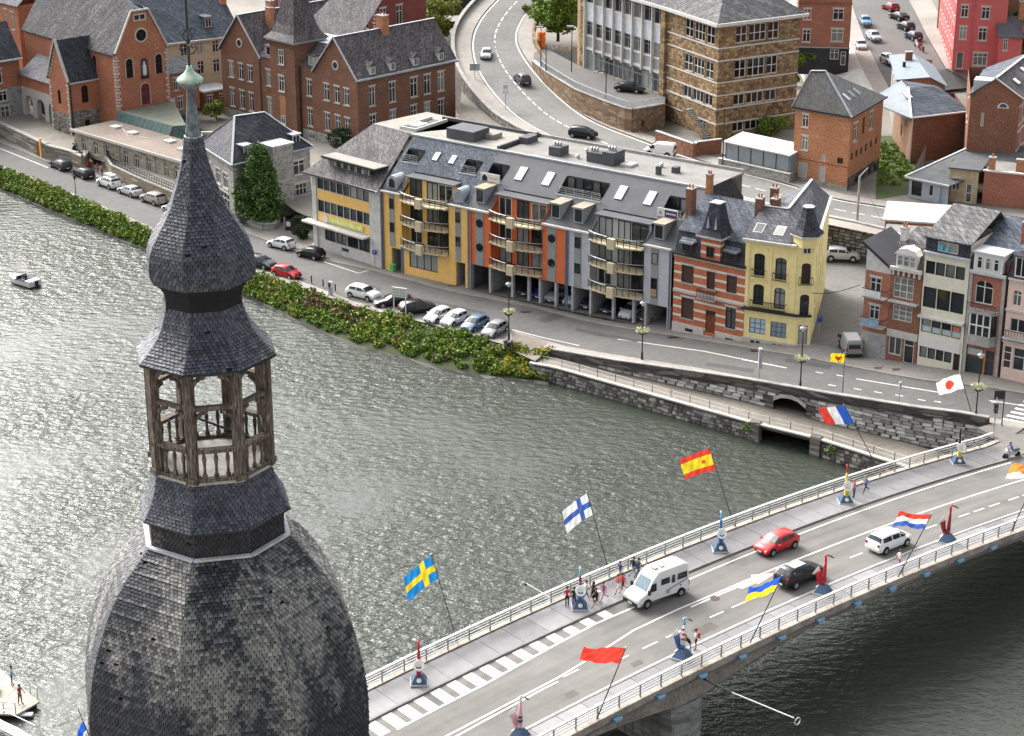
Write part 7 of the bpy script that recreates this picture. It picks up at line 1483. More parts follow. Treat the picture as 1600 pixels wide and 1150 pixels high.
def car_meshes(ty):
    if ty in _car: return _car[ty]
    Lc, st, (i0,i1,i2,i3), wb = TYPES[ty]; rings = [body_ring(*s) for s in st]; n = 13; mb = MB()
    mb.add([p for r in rings for p in r], [(i*n+k, i*n+k+1, (i+1)*n+k+1, (i+1)*n+k) for i in range(len(rings)-1) for k in range(n-1)] + [tuple(range(n))[::-1], tuple(range((len(rings)-1)*n, len(rings)*n))] + [((i+1)*n, (i+1)*n+n-1, i*n+n-1, i*n) for i in range(len(rings)-1)])
    out = {'body': mb.mesh('body', BLK, True)}
    def quad(i, j, k0, k1, f=(.08,.92), g=(.12,.9), off=.012):
        A, B_, C_, D_ = (Vector(rings[i][k0]), Vector(rings[j][k0]), Vector(rings[j][k1]), Vector(rings[i][k1]))
        q = lambda u, v: A.lerp(B_,u).lerp(D_.lerp(C_,u),v); nrm = (B_-A).cross(D_-A).normalized()
        if nrm.z < 0: nrm = -nrm
        return [q(f[0],g[0])+nrm*off, q(f[1],g[0])+nrm*off, q(f[1],g[1])+nrm*off, q(f[0],g[1])+nrm*off]
    def front(i, j, g, off=.02):
        m = MB(); A = [Vector(rings[i][k]) for k in range(3,10)]; Bq = [Vector(rings[j][k]) for k in range(3,10)]
        P = lambda k, v: A[k].lerp(Bq[k], v) + Vector((.03 if i < 5 else -.03,0,.02)) * (off/.02)
        for k in range(1,5): m.poly([P(k,g[0]),P(k+1,g[0]),P(k+1,g[1]),P(k,g[1])])
        return m
    out['windscreen'] = front(i0, i1, (.1,.93)).mesh('windscreen', CGL, True); out['rear_window'] = front(i2, i3, (.12,.86)).mesh('rear_window', CGL, True)
    for sgn, (k0, k1), nm in ((-1,(3,4),'l'),(1,(9,8),'r')):
        m = MB()
        for i in range(i1, i2): m.poly(quad(i, i+1, k0, k1, (.05,.95), (.1,.88)))
        m.add(quad(i0, i1, k0, k1, (.35,.97), (.1,.8)), [(0,1,2,3)]); out['sw'+nm] = m.mesh('side_window', CGL)
    s1 = st[1]; sl_ = st[-2]; zh = s1[2]
    out['hl'] = MB().box(s1[0]-.16,s1[0]+.015,-.17,.17,zh-.15,zh+.0).mesh('headlight', LAMP); out['tl'] = MB().box(sl_[0]-.03,sl_[0]+.12,-.1,.1,sl_[2]-.12,sl_[2]+.12).mesh('tail_light', TAIL)
    out['pl'] = MB().box(-.012,.012,-.26,.26,-.06,.06).mesh('number_plate', PLATE); out['mi'] = MB().box(-.1,.1,-.11,.11,-.07,.08).mesh('mirror', BLK)
    Tw = Matrix.Rotation(R(90),4,'X'); r_ = .36 if ty == 'suv' else .32
    out['ty'] = MB(Tw).lathe([(r_*.6,-.1),(r_,-.1),(r_,.1),(r_*.6,.1)],16).mesh('tyre', TYRE); m = MB(Tw); m.lathe([(r_*.63,-.108),(r_*.63,.108)],12); out['ri'] = m.mesh('rim', RIM); out['ar'] = MB(Tw).lathe([(r_+.07,-.02),(r_+.07,.02)],16).mesh('wheel_arch', BLK); out['r'] = r_
    out['gr'] = MB().box(st[0][0]-.06,st[0][0]+.02,-.45,.45,st[0][1]+.02,st[0][1]+.2).mesh('grille', BLK)
    _car[ty] = out; return out
def car(ty, col, label, px, ang, z=None, h=None, P=None, extra=None, name='car', cat='car', group=None):
    g = car_meshes(ty); Lc, st, ix, wb = TYPES[ty]; p = P if P is not None else at(*px, z)
    t = thing(name, label, cat, p + Vector((0,0,.02)), R(ang), group); cm = paint(col, 'car_paint')
    b = link('body', g['body'], t); b.material_slots[0].link = 'OBJECT'; b.material_slots[0].material = cm
    for k in ('windscreen','rear_window','swl','swr'): link(g[k].name.split('.')[0], g[k], t)
    w = st[4][4]; s1 = st[1]; s2 = st[-2]
    for sg in (-1,1):
        link('headlight', g['hl'], t, (0,sg*s1[4]*.74,0)); link('tail_light', g['tl'], t, (0,sg*s2[4]*.82,0)); m = link('mirror', g['mi'], t, (st[3][0]-.25,sg*(w+.13),st[3][2]+.02)); m.material_slots[0].link = 'OBJECT'; m.material_slots[0].material = cm
        for x in (wb,-wb):
            link('wheel_arch', g['ar'], t, (x,sg*(w*.985),g['r']+.04)); wl_ = link('wheel', g['ty'], t, (x,sg*(w-.055),g['r'])); link('rim', g['ri'], wl_)
    link('number_plate', g['pl'], t, (st[0][0]+.02,0,.42)); link('number_plate', g['pl'], t, (st[-1][0]-.02,0,.5)); link('grille', g['gr'], t)
    if extra == 'roofbox': MB().ext([(-1.3,1.72),(.7,1.72),(.9,1.85),(.5,2.02),(-1.1,2.05),(-1.35,1.95)],-.42,.42).build('roof_box', WHITE, t)
    if extra == 'panorama': MB().box(-1.2,.2,-.5,.5,1.675,1.69).build('glass_roof', M((.3,.32,.34),.15,.1,name='glass_roof'), t)
    return t
CW, CSIL, CBLK, CGR = (.62,.62,.61), (.42,.43,.44), (.012,.012,.014), (.09,.095,.1)
Q = 'cars parked along the quay'
for a in [('estate',(.03,.035,.045),'dark blue grey estate car leftmost below the stone wall',(95,263),-50+180),('estate',(.012,.013,.016),'black estate car beside the annex entrance',(130,276),-49+180),('suv',CW,'white off roader with roof box by the terrace wall',(171,292),-47+180),('sedan',CSIL,'silver saloon parked between the white roof box car and the beige one',(204,304),-46+180),('suv',(.33,.29,.25),'beige off roader parked just left of the spire',(240,317),-45+180),('hatch',CW,'white car mostly hidden behind the left edge of the spire',(273,332),-44+180),('hatch',CW,'white hatchback parked at the kerb below the dark tree',(440,387),-36+180),('hatch',CBLK,'small black car parked at the office steps',(486,402),-36+180),('estate',(.03,.035,.04),'dark estate car half hidden behind the spire on the river side',(407,416),-37),('hatch',(.38,.02,.025),'dark red car parked on the river side right of the spire',(448,432),-37),('suv',(.6,.6,.6),'silver white sports utility car beside the information board',(568,466),-35),('sedan',(.012,.014,.022),'navy saloon car behind the information board posts',(614,477),-165),('suv',(.015,.017,.02),'black sports utility car parked askew with its nose to the road',(652,489),24),('hatch',(.5,.52,.54),'silver hatchback leftmost of the four parked nose to the river',(685,500),-127),('hatch',CW,'white hatchback parked nose to the river',(711,505),-127),('hatch',(.1,.16,.24),'blue hatchback parked nose to the river',(742,513),-124),('hatch',(.25,.25,.26),'grey hatchback rightmost of the row nose to the river',(773,522),-120)]:
    car(a[0], a[1], a[2], a[3], a[4], None, group=Q, extra='roofbox' if 'roof box by' in a[2] else None)
for a in [('hatch',(.4,.45,.46),'pale silver car coming down the climbing road',(760,90),-93,6.1),('suv',(.05,.05,.055),'dark grey car with pale roof driving up the climbing road',(816,130),108,4.55),('mpv',CBLK,'black people carrier driving down the road behind the apartments',(911,215),-28,3.05),('hatch',CBLK,'black car parked in the lane below the climbing road wall',(721,158),-15+180,-1.45),('sedan',(.012,.012,.014),'black saloon parked on the school terrace',(984,143),-25,6.52),('hatch',(.13,.3,.5),'bright blue car on the left of the steep street',(1352,38),-93,7.0),('hatch',(.35,.42,.5),'silver blue car on the left of the steep street behind the blue one',(1365,62),-80,6.5),('hatch',(.45,.5,.52),'silver car half hidden by the pale blue roof',(1388,98),-75,5.9),('hatch',(.22,.015,.02),'dark red car topmost in the row on the steep street',(1391,16),112,7.3),('sedan',CBLK,'black car behind the dark red one on the steep street',(1404,30),112,7.1),('hatch',(.02,.022,.03),'dark car third in the row on the steep street',(1415,46),110,6.8),('hatch',(.02,.03,.06),'dark blue car last in the row on the steep street',(1427,61),108,6.5),('hatch',(.5,.5,.5),'white car parked beside the black timber house',(1345,76),-95,6.0),('suv',CSIL,'silver off roader parked in the lane below the stone wall',(1315,406),-8,-1.0)]:
    car(*a[:5], a[5])
car('hatch', (.5,.025,.03), 'bright red hatchback driving on the bridge', None, 180+38, P=bp(*bst(1213,858)), extra=None)
car('suv', CBLK, 'black sports utility car driving on the bridge beside the red sculpture', None, 40, P=bp(*bst(1248,908)), extra='panorama')
car('mpv', (.74,.74,.74), 'white compact car driving on the bridge beside the Dutch flag', None, 39, P=bp(*bst(1388,855)))
G_ = 'cars in the open garage'; gx = [(7.8,CBLK,'hatch','black car behind the first wide bay of the open garage'),(9.85,(.02,.04,.2),'hatch','blue car in the narrow bay of the open garage'),(11.8,(.2,.2,.21),'suv','grey car with pale bonnet in the open garage'),(14.2,CSIL,'hatch','silver car in the middle of the open garage'),(16.8,(.02,.02,.022),'hatch','black car with white plate right of the silver one in the garage'),(19.6,(.015,.018,.035),'hatch','dark blue car in a wide bay of the open garage'),(22.5,(.5,.51,.52),'mpv','silver people carrier nosing out of the open garage'),(24.7,(.06,.06,.065),'hatch','dark car behind the street lamp in the open garage')]
ga = R(-35.52); go = Vector((-5.42,231.74,0)); gd = Vector((math.cos(ga),math.sin(ga),0)); gn = Vector((-gd.y,gd.x,0))
for x, c, ty, lb in gx: car(ty, c, lb, None, -35.52-90, P=go+gd*x+gn*(2.7 if ty != 'mpv' else 2.3)+Vector((0,0,-3.6+.16+.46*x/29)), group=G_)
# vans
def van(label, p, ang, col, L=4.4, H=1.85, W=.9, camper=False):
    t = thing('camper_van' if camper else 'van', label, 'camper van' if camper else 'van', p+Vector((0,0,.02)), R(ang)); f = L/2
    if camper: prof = [(f,.35),(f,.75),(f-.25,1.02),(f-.95,1.28),(f-1.6,2.25),(f-2.2,2.72),(-f+.5,2.78),(-f+.05,2.6),(-f,.45)]
    else: prof = [(f,.32),(f,.7),(f-.3,.9),(f-.9,1.05),(f-1.5,H-.12),(f-1.9,H),(-f+.2,H),(-f,H-.25),(-f,.35)]
    pm = paint(col,'van_paint'); mb = MB(); n = len(prof)
    rows = []
    for y, k in ((-W*.97,0),(-W,.5),(-W*.98,1)): pass
    zt = max(z for _, z in prof)
    def wy(z): return W*(1-.14*max(0,(z-zt*.55)/(zt*.45))**1.5)
    inn = [(x*.985, zz-.03*(zz>1)) for x, zz in prof]
    pts = [(x,-wy(zz),zz) for x,zz in inn] + [(x,-wy(zz)*.9,zz+.03) for x,zz in prof] + [(x,wy(zz)*.9,zz+.03) for x,zz in prof] + [(x,wy(zz),zz) for x,zz in inn]
    F = [tuple(range(n)), tuple(range(3*n,4*n))[::-1]] + [(r*n+i, r*n+(i+1)%n, (r+1)*n+(i+1)%n, (r+1)*n+i) for r in range(3) for i in range(n)]
    mb.add(pts, F); mb.build('body', pm, t)
    a, b = Vector((prof[3][0],0,prof[3][1])), Vector((prof[4][0],0,prof[4][1])); d = b-a; nn = Vector((d.z,0,-d.x)).normalized()*.035; nn = nn if nn.x > 0 else -nn
    q = lambda u, y: a + d*u + nn + Vector((0,y,0)); MB().poly([q(.08,-W*.8),q(.08,W*.8),q(.95,W*.7),q(.95,-W*.7)]).build('windscreen', CGL if not camper else M((.16,.22,.25),.1,.3,scale=2,name='tinted_screen'), t)
    for sg in (-1,1):
        y = sg*(W+.012); wins = [(f-1.65,f-.98,1.12,1.62)] if not camper else [(f-1.85,f-1.1,1.3,1.95),(f-3.2,f-2.3,1.6,2.1),(f-3.75,f-3.4,1.5,2.15),(-f+.25,-f+1.25,1.6,2.1)]
        for x0,x1,z0,z1 in wins: 
            yy = sg*(wy(z0)+.012); y1 = sg*(wy(z1)+.012); MB().poly([(x0,yy,z0),(x1,yy,z0),(x1-.06 if x1 < f-1.3 else x1-.25,y1,z1),(x0,y1,z1)]).build('side_window', CGL, t)
        link('headlight', MB().box(f-.18,f+.02,-.2,.2,.62,.86).mesh('headlight',LAMP), t, (0,sg*W*.72,0)); link('tail_light', MB().box(-f-.02,-f+.05,-.08,.08,.8,1.25).mesh('tail_light',TAIL), t, (0,sg*W*.9,0))
        MB().box(f-1.1,f-.95,y-.02+sg*.12-.1,y+sg*.12+.08,1.2,1.55).build('mirror', BLK, t)
        MB().box(-f+.3,f-.3,y-.01,y+.01,.42,.5).build('sill_trim', BLK, t)
        if camper:
            MB().bar((-f+.2,y,1.45),(f-2.9,y,1.0),.07,.02).build('decal_stripe', M((.08,.08,.09),.5,name='decal'), t); MB().box(f-3.2,f-2.85,y-.006,y+.006,.72,1.05).build('hatch_cover', ZINC, t); MB().box(f-4.4,f-4.25,y-.006,y+.006,1.0,1.1).build('hatch_cover', BLK, t)
        for x in (f-.95,-f+.85):
            Tw = Matrix.Rotation(R(90),4,'X'); ar = MB(Tw).lathe([(.43,-.02),(.43,.02)],16).build('wheel_arch', BLK, t); ar.location = (x,sg*W,.38); wh = MB(Tw).lathe([(.2,-.1),(.35,-.1),(.35,.1),(.2,.1)],16).build('wheel', TYRE, t); wh.location = (x,sg*(W-.05),.35); MB(Tw).lathe([(.21,-.108),(.21,.108)],12).build('rim', RIM, wh)
    MB().box(f-.02,f+.06,-W*.9,W*.9,.32,.62).build('front_bumper', BLK, t); MB().box(-f-.06,-f+.02,-W*.9,W*.9,.32,.55).build('rear_bumper', BLK, t); MB().box(f+.06,f+.075,-.26,.26,.4,.52).build('number_plate', PLATE, t)
    MB().poly([(-f-.012,-W*.7,1.1),(-f-.012,W*.7,1.1),(-f-.005,W*.65,1.1+.5),(-f-.005,-W*.65,1.6)]).build('rear_window', CGL, t)
    if camper:
        for x in (.1,-.55): MB().box(x,x+.42,-.32,.32,2.8,2.87).build('roof_hatch', M((.4,.36,.28),.6,.2,name='roof_hatch'), t)
    return t
van('white camper van with dark side windows driving towards the viewer on the bridge', bp(*bst(1025,935)), 180+36, (.66,.66,.65), 5.25, 2.5, .95, True)
van('white delivery van seen from behind at the road bend', at(1031,243,3.05), 158, (.74,.74,.73))
van('grey van parked in the lane beside the narrow brick house', at(1328,549,-1.1), 92, (.22,.22,.215), 4.7, 2.0, .95)
# ---------------------------------------------------------------- motorcycles
def motorbike(label, p, ang, col, group=None, rider=None):
    t = thing('motorcycle', label, 'motorcycle', p, R(ang)); Tw = Matrix.Rotation(R(90),4,'X')
    for x in (.72,-.7):
        w_ = MB(Tw).lathe([(.2,-.06),(.31,-.06),(.31,.06),(.2,.06)],16).build('wheel', TYRE, t); w_.location = (x,0,.31); MB(Tw).lathe([(.2,-.03),(.2,.03)],12).build('rim', RIM, w_)
    MB().ext([(-.75,.75),(-.2,.68),(-.05,.82),(.4,.88),(.5,.7),(.3,.38),(-.35,.36)],-.14,.14).build('body', paint(col,'bike_paint'), t); MB().ext([(-.85,.78),(-.15,.72),(-.15,.8),(-.8,.9)],-.15,.15).build('seat', BLK, t); MB().ext([(.45,.8),(.7,.85),(.6,1.2),(.42,1.05)],-.2,.2).build('fairing', paint(col,'bike_paint'), t)
    MB().tube([(.5,-.36,1.05),(.48,0,1.0),(.5,.36,1.05)],.025,5).build('handlebar', IRON, t); MB().tube([(.72,.08,.31),(.5,.08,.95)],.03,5).build('fork', STEEL, t); return t
motorbike('red and black motorcycle parked at the end of the car row on the steep street', at(1440,80,6.2), 100, (.3,.03,.04)); motorbike('white motorcycle parked beside the red one on the steep street', at(1433,74,6.3), 105, (.5,.5,.5))
MBK = bp(*bst(1580,716)); motorbike('motorcycle ridden on the bridge at the right edge', MBK, 205, (.45,.47,.5))
motorbike('dark motorcycle parked by the street lamp at the cobbled corner', at(791,547)+Vector((0,0,.15)), -100, (.05,.05,.055)); motorbike('second dark motorcycle parked nearest the ramp at the cobbled corner', at(799,549)+Vector((0,0,.15)), -95, (.03,.03,.03))
# ---------------------------------------------------------------- people: one skinned body each
SKIN = M((.42,.25,.17), .6, .1, name='skin'); HAIRS = {'dark':M((.02,.014,.01),.6,.2,name='dark_hair'),'brown':M((.09,.05,.025),.6,.2,name='brown_hair'),'fair':M((.35,.24,.11),.6,.2,name='fair_hair')}; SHOE = M((.03,.03,.03),.6,.2,name='shoes'); EYE = M((.01,.01,.01),.3,name='eye')
def cloth(c): return M(c, .8, .18, scale=6, name='cloth')
def rotv(l, a, side=0): return Vector((math.sin(a)*l, side, -math.cos(a)*l))
def pose_joints(pose, f=1.0):
    """joints in metres, facing +x; returns points, radii, bones"""
    J = {}; hipz = .92
    sw = {'stand':(.04,-.04,.05,-.05,0,0), 'walk':(.48,-.42,-.45,.42,.08,.65), 'run':(.75,-.55,-.8,.7,.2,1.2), 'sit':(1.45,1.4,.3,.3,1.35,1.35), 'lean':(.05,-.1,.95,.85,0,0), 'reach':(.1,-.1,1.2,.2,0,0), 'ride':(1.15,1.15,1.0,1.0,1.2,1.2), 'carry':(.12,-.12,.6,.5,.05,.1)}[pose]
    lean = {'lean':.55,'ride':.35,'run':.15,'walk':.06}.get(pose, 0.02)
    if pose == 'sit': hipz = .5
    if pose == 'ride': hipz = .86
    def tor(l): return Vector((math.sin(lean)*l, 0, math.cos(lean)*l))
    H = Vector((0,0,hipz)); J['pelvis'] = H; J['waist'] = H+tor(.16); J['chest'] = H+tor(.38); J['neck'] = H+tor(.55); J['jaw'] = H+tor(.62)+Vector((.03,0,0)); J['head'] = H+tor(.73)+Vector((.035,0,0)); J['crown'] = H+tor(.8)+Vector((.01,0,0)); J['nose'] = J['jaw']+Vector((.105,0,.045))
    for s, sg, al, aa, kn in (('L',1,sw[0],sw[2],sw[4]),('R',-1,sw[1],sw[3],sw[5])):
        hp = H+Vector((0,sg*.09,-.03)); k = hp+rotv(.42,al); a = k+rotv(.42,al-kn); J['hip'+s] = hp; J['knee'+s] = k; J['calf'+s] = k.lerp(a,.35); J['ankle'+s] = a; fo = Vector((math.cos(min(0.5,max(-.5,(al-kn)*.6))),0,math.sin(-abs(min(0,(al-kn)))*.5))); J['toe'+s] = a+Vector((.17,sg*.02,-.055)) if kn < .5 else a+Vector((.12,sg*.02,-.12))
        sh_ = J['chest']+tor(.12)+Vector((0,sg*.175,0)); e = sh_+rotv(.28,aa+lean*.5,sg*.05); wst = e+rotv(.24,aa+.35+lean*.5,sg*.0 if aa < .5 else -sg*.05); J['sh'+s] = sh_; J['el'+s] = e; J['wr'+s] = wst; J['hand'+s] = wst+(wst-e).normalized()*.07
    rad = dict(pelvis=.135,waist=.115,chest=.14,neck=.055,jaw=.075,head=.098,crown=.07,nose=.014)
    for s in 'LR': rad.update({'hip'+s:.09,'knee'+s:.058,'calf'+s:.06,'ankle'+s:.038,'toe'+s:.036,'sh'+s:.062,'el'+s:.043,'wr'+s:.03,'hand'+s:.038})
    E_ = [('pelvis','waist'),('waist','chest'),('chest','neck'),('neck','jaw'),('jaw','head'),('head','crown'),('jaw','nose')]
    for s in 'LR': E_ += [('pelvis','hip'+s),('hip'+s,'knee'+s),('knee'+s,'calf'+s),('calf'+s,'ankle'+s),('ankle'+s,'toe'+s),('chest','sh'+s),('sh'+s,'el'+s),('el'+s,'wr'+s),('wr'+s,'hand'+s)]
    return J, rad, E_
_poses = {}
def pose_mesh(pose, skirt=False):
    if (pose) in _poses: return _poses[pose]
    J, rad, E_ = pose_joints(pose); names = list(J); ix = {n_: i for i, n_ in enumerate(names)}
    me = bpy.data.meshes.new('body'); me.from_pydata([tuple(J[n_]) for n_ in names], [(ix[a],ix[b]) for a,b in E_], []); tmp = bpy.data.objects.new('tmp', me); COL.objects.link(tmp)
    tmp.modifiers.new('s','SKIN'); s2 = tmp.modifiers.new('u','SUBSURF'); s2.levels = 2; s2.render_levels = 2
    for i, n_ in enumerate(names):
        sv = me.skin_vertices[0].data[i]; r = rad[n_]; flat = n_ in ('pelvis','waist','chest'); sv.radius = (r*.78 if flat else r, r*1.12 if flat else r); sv.use_root = (n_ == 'pelvis')
    dg = bpy.context.evaluated_depsgraph_get(); ev = tmp.evaluated_get(dg); out = bpy.data.meshes.new_from_object(ev); bpy.data.objects.remove(tmp)
    V = [v.co.copy() for v in out.vertices]; F = [tuple(p.vertices) for p in out.polygons]
    segs = [(a, b, J[a], J[b]) for a, b in E_]; lab = []
    for f in F:
        c = sum((V[i] for i in f), Vector())/len(f); best = None
        for a, b, p, q in segs:
            t = max(0, min(1, (c-p).dot(q-p)/max(1e-9,(q-p).length_squared))); d = (c-p.lerp(q,t)).length - .5*(rad[a]*(1-t)+rad[b]*t)
            if best is None or d < best[0]: best = (d, a, b, t)
        lab.append(best[1:])
    mb = MB(); mb.add(V, F)
    fn = len(F)
    for s, sg in (('L',1),('R',-1)):              # five bent fingers
        w_, h_ = J['wr'+s], J['hand'+s]; d = (h_-w_).normalized(); side = d.cross(Vector((1,0,.2))).normalized(); fwd = side.cross(d)
        for k, (o, l) in enumerate(((-.028,.062),(-.010,.075),(.009,.07),(.027,.055))):
            p0 = h_ + fwd*o; p1 = p0 + d*l*.55 + side*.004; mb.tube([p0, p1, p1 + (d*.8 - side*sg*.5)*l*.45], [.0095,.009,.006], 5)
        p0 = w_.lerp(h_,.4) + fwd*.03; mb.tube([p0, p0+fwd*.03+d*.03, p0+fwd*.035+d*.06], [.011,.01,.007], 5)
    for sg in (-1,1):
        c = J['head'] + Vector((.09,sg*.034,-.015)); mb.ball(c, .013, 6)
    lab += ['hand']*(len(mb.f)-fn); _poses[pose] = (mb, lab, J, len(mb.f)-2*0); return _poses[pose]
def person(label, p, ang, pose, top, low, hair='dark', short=True, sleeve=False, skirt=None, bag=None, scale=1.0, group=None, hat=None):
    mb, lab, J, _ = pose_mesh(pose); t = thing('person', label, 'person', p, R(ang), group)
    me = mb.mesh('body', [SKIN, cloth(top), cloth(low), SHOE, EYE], True); mi = []; nf = len(lab)
    for i, l in enumerate(lab):
        if l == 'hand': mi.append(0 if i < nf-48 else 4); continue
        a, b, u = l; s = b[:2]
        if a in ('jaw','head','neck') or b in ('jaw',): m = 0
        elif a.startswith('ankle') or (a.startswith('calf') and u > .85): m = 3
        elif a.startswith('calf') or (a.startswith('knee')): m = 0 if short else 2
        elif a.startswith('hip') : m = 2 if (not short or u < .8) else 0
        elif a == 'pelvis' and b.startswith('hip'): m = 2
        elif a == 'pelvis': m = 2 if u < .45 else 1
        elif a.startswith('el') or a.startswith('wr'): m = 1 if (sleeve and not a.startswith('wr')) else 0
        elif a.startswith('sh'): m = 1 if (sleeve or u < .55) else 0
        else: m = 1
        mi.append(m)
    me.polygons.foreach_set('material_index', mi); b_ = link('body', me, t); b_.scale = (scale,)*3
    h = MB(); c = J['head']+Vector((-.022,0,.03)); h.ball(c, .112, 10, 0, 1.02); 
    if skirt or hair == 'fair': h.ball(c+Vector((-.05,0,-.1)), .085, 8, 0, 1.5)
    ho = h.build('hair', HAIRS[hair] if not hat else cloth(hat), t, True); ho.scale = (scale,)*3
    if skirt:
        z = J['pelvis'].z; s_ = MB().lathe([(.15,z+.12),(.17,z-.05),(.22,z-.3),(.24,z-.48)],14).build('skirt', cloth(skirt), t, True); s_.scale = (scale,)*3
    if bag:
        c = J['chest']+Vector((-.2,0,-.05)); g = MB().box(c.x-.1,c.x+.07,-.15,.15,c.z-.22,c.z+.2).build('backpack', cloth(bag), t); g.scale = (scale,)*3
    return t
def bw_(px, py): s_, t_ = bst(px, py, .125); return bp(s_, t_, .13)
PG = 'people walking on the bridge pavement'
RED, NAVY, BLK_, WHT, GRY, PUR = (.5,.03,.035), (.03,.05,.12), (.015,.015,.018), (.68,.67,.65), (.2,.2,.22), (.35,.1,.22)
for a in [('person in a red top and dark trousers leftmost by the striped sculpture',(886,948),100,'stand',RED,BLK_,'dark',False),
          ('person in a black top and blue jeans beside the striped sculpture',(897,949),80,'stand',BLK_,NAVY,'dark',False)]:
    person(a[0], bw_(*a[1]), a[2], a[3], a[4], a[5], a[6], not a[7] is False, group=PG)
person('person in a white shirt walking by the far railing near the striped sculpture', bw_(915,938), 35, 'walk', WHT, NAVY, 'brown', False, True, group=PG)
person('woman in a black dress with long dark hair beside the striped sculpture', bw_(927,940), 30, 'stand', BLK_, BLK_, 'dark', True, False, skirt=BLK_, group=PG)
person('person in black carrying a white bag at the kerb side of the group', bw_(932,950), 200, 'walk', BLK_, BLK_, 'brown', True, group=PG, bag=WHT)
person('person in a pink and purple outfit walking alone on the far pavement', bw_(943,940), 215, 'walk', PUR, (.4,.22,.3), 'dark', False, group=PG)
person('person in a red and white shirt and white shorts walking towards the group', bw_(966,928), 215, 'walk', (.55,.12,.12), WHT, 'brown', True, group=PG)
person('person in a red top and black shorts striding in front of the camper van', bw_(973,926), 215, 'walk', RED, BLK_, 'dark', True, group=PG)
person('person in a blue top walking close to the far railing above the red shirted pair', bw_(969,907), 215, 'walk', (.05,.07,.25), GRY, 'brown', False, group=PG)
person('dark haired person in a black jacket by the railing behind the camper van', bw_(989,901), 40, 'walk', BLK_, GRY, 'dark', False, True, group=PG)
person('person with a dark blue backpack by the railing behind the camper van', bw_(997,903), 40, 'walk', (.08,.07,.1), NAVY, 'dark', False, True, group=PG, bag=NAVY)
person('person in a pink top beside the red and yellow sculpture', bw_(1334,777), 200, 'stand', (.6,.08,.2), BLK_, 'fair', False, group=PG)
person('person in blue walking near the far railing right of the red and yellow sculpture', bw_(1352,771), 215, 'walk', (.2,.25,.4), NAVY, 'fair', False, group=PG)
person('person in a white top and black shorts beside the white and blue sculpture', bw_(1087,1015), 180, 'stand', WHT, BLK_, 'dark', True, bag=(.4,.05,.08))
person('person in black bending forward at the white and blue sculpture', bw_(1078,1022), 190, 'lean', BLK_, (.35,.37,.4), 'dark', False, True)
person('person in a white and pink outfit running on the near pavement by the Dutch flag', bw_(1404,890), 40, 'run', WHT, PUR, 'brown', False)
person('motorcycle rider in a black helmet and blue jacket', MBK+Vector((.05,.1,-.02)), 205, 'ride', (.12,.16,.3), BLK_, 'dark', False, True, hat=BLK_)
person('person in a red top standing at the annex entrance', at(153,272,-3.6), -60, 'stand', (.4,.06,.06), (.1,.1,.12), 'dark', False)
person('person in a pink shirt standing beside the annex entrance steps', at(160,275,-3.6), 140, 'stand', (.45,.2,.22), BLK_, 'brown', False)
# ---------------------------------------------------------------- saxophone sculptures
PB = M((.055,.1,.17), .5, .2, name='plinth_blue'); 
def sax(label, p, ang, cols, h=3.1, bell=(.72,.72,.7), base=True, stripes=None):
    t = thing('saxophone_sculpture', label, 'sculpture', p, R(ang), 'painted saxophone sculptures on the bridge'); body, neck, foot = cols
    if base:
        MB().box(-.66,.66,-.66,.66,.0,.1).build('base_slab', M((.5,.5,.48),.6,.1,name='base_slab'), t); MB().box(-.6,.6,-.6,.6,.1,.16).build('base_plate', PB, t)
        m = MB(); m.lathe([(.8,.16),(.34,.75)],4,(0,0),0,R(45)); m.build('plinth', PB, t)
        m = MB(Matrix.Translation((.52,0,.42)) @ Matrix.Rotation(R(42),4,'Y')); m.lathe([(.18,0),(.18,.02)],12); m.build('plinth_badge', WHITE, t)
    z = .7 if base else 0; H_ = h
    path = [(-.02,0,z+.45),(0,0,z+.2),(.14,0,z+.05),(.3,0,z+.12),(.4,0,z+.4),(.46,0,z+.75),(.58,0,z+1.05)]; rad = [.17,.19,.2,.2,.2,.22,.3]
    MB().tube(path, rad, 10).build('bow', cols[2], t, True)
    MB().tube([(-.02,0,z+.4),(-.04,0,z+1.0),(-.06,0,z+1.6),(-.07,0,z+2.1)], [.175,.15,.12,.09], 10).build('body_tube', body, t, True)
    MB().tube([(-.07,0,z+2.05),(-.07,0,z+2.4),(-.0,0,z+2.55),(-.16,0,z+2.66),(-.42,0,z+2.62)], [.1,.085,.08,.07,.055], 8).build('neck', neck, t, True)
    MB().tube([(-.42,0,z+2.62),(-.72,0,z+2.52)], [.06,.045], 8).build('mouthpiece', BLK, t)
    d = Vector((.55,0,.75)).normalized(); c = Vector((.57,0,z+1.02)); T_ = Matrix.Translation(c) @ Vector((0,0,1)).rotation_difference(Vector((.86,0,.5))).to_matrix().to_4x4()
    MB(T_).lathe([(.22,-.1),(.3,.05),(.42,.16),(.44,.2),(.36,.19),(.2,.1)],14).build('bell', M(bell,.5,.1,name='bell_white'), t, True)
    MB(T_).lathe([(.15,.12),(.15,.16)],10).build('bell_badge', M((.55,.56,.56),.5,.1,name='bell_badge'), t)
    for k in range(5): m = MB(Matrix.Translation((.06,-.14+.0*k,z+.7+.27*k)) @ Matrix.Rotation(R(90),4,'X')); m.lathe([(.06,-.03),(.06,.05)],8); m.build('key', STEEL, t)
    for k in (stripes or []): MB().lathe([(k[1],z+k[0]),(k[1],z+k[0]+.16)],10,(-.04,0)).build('painted_band', cloth(k[2]), t)
    return t
c_ = lambda r, g, b: M((r,g,b), .4, .15, name='sculpture_paint')
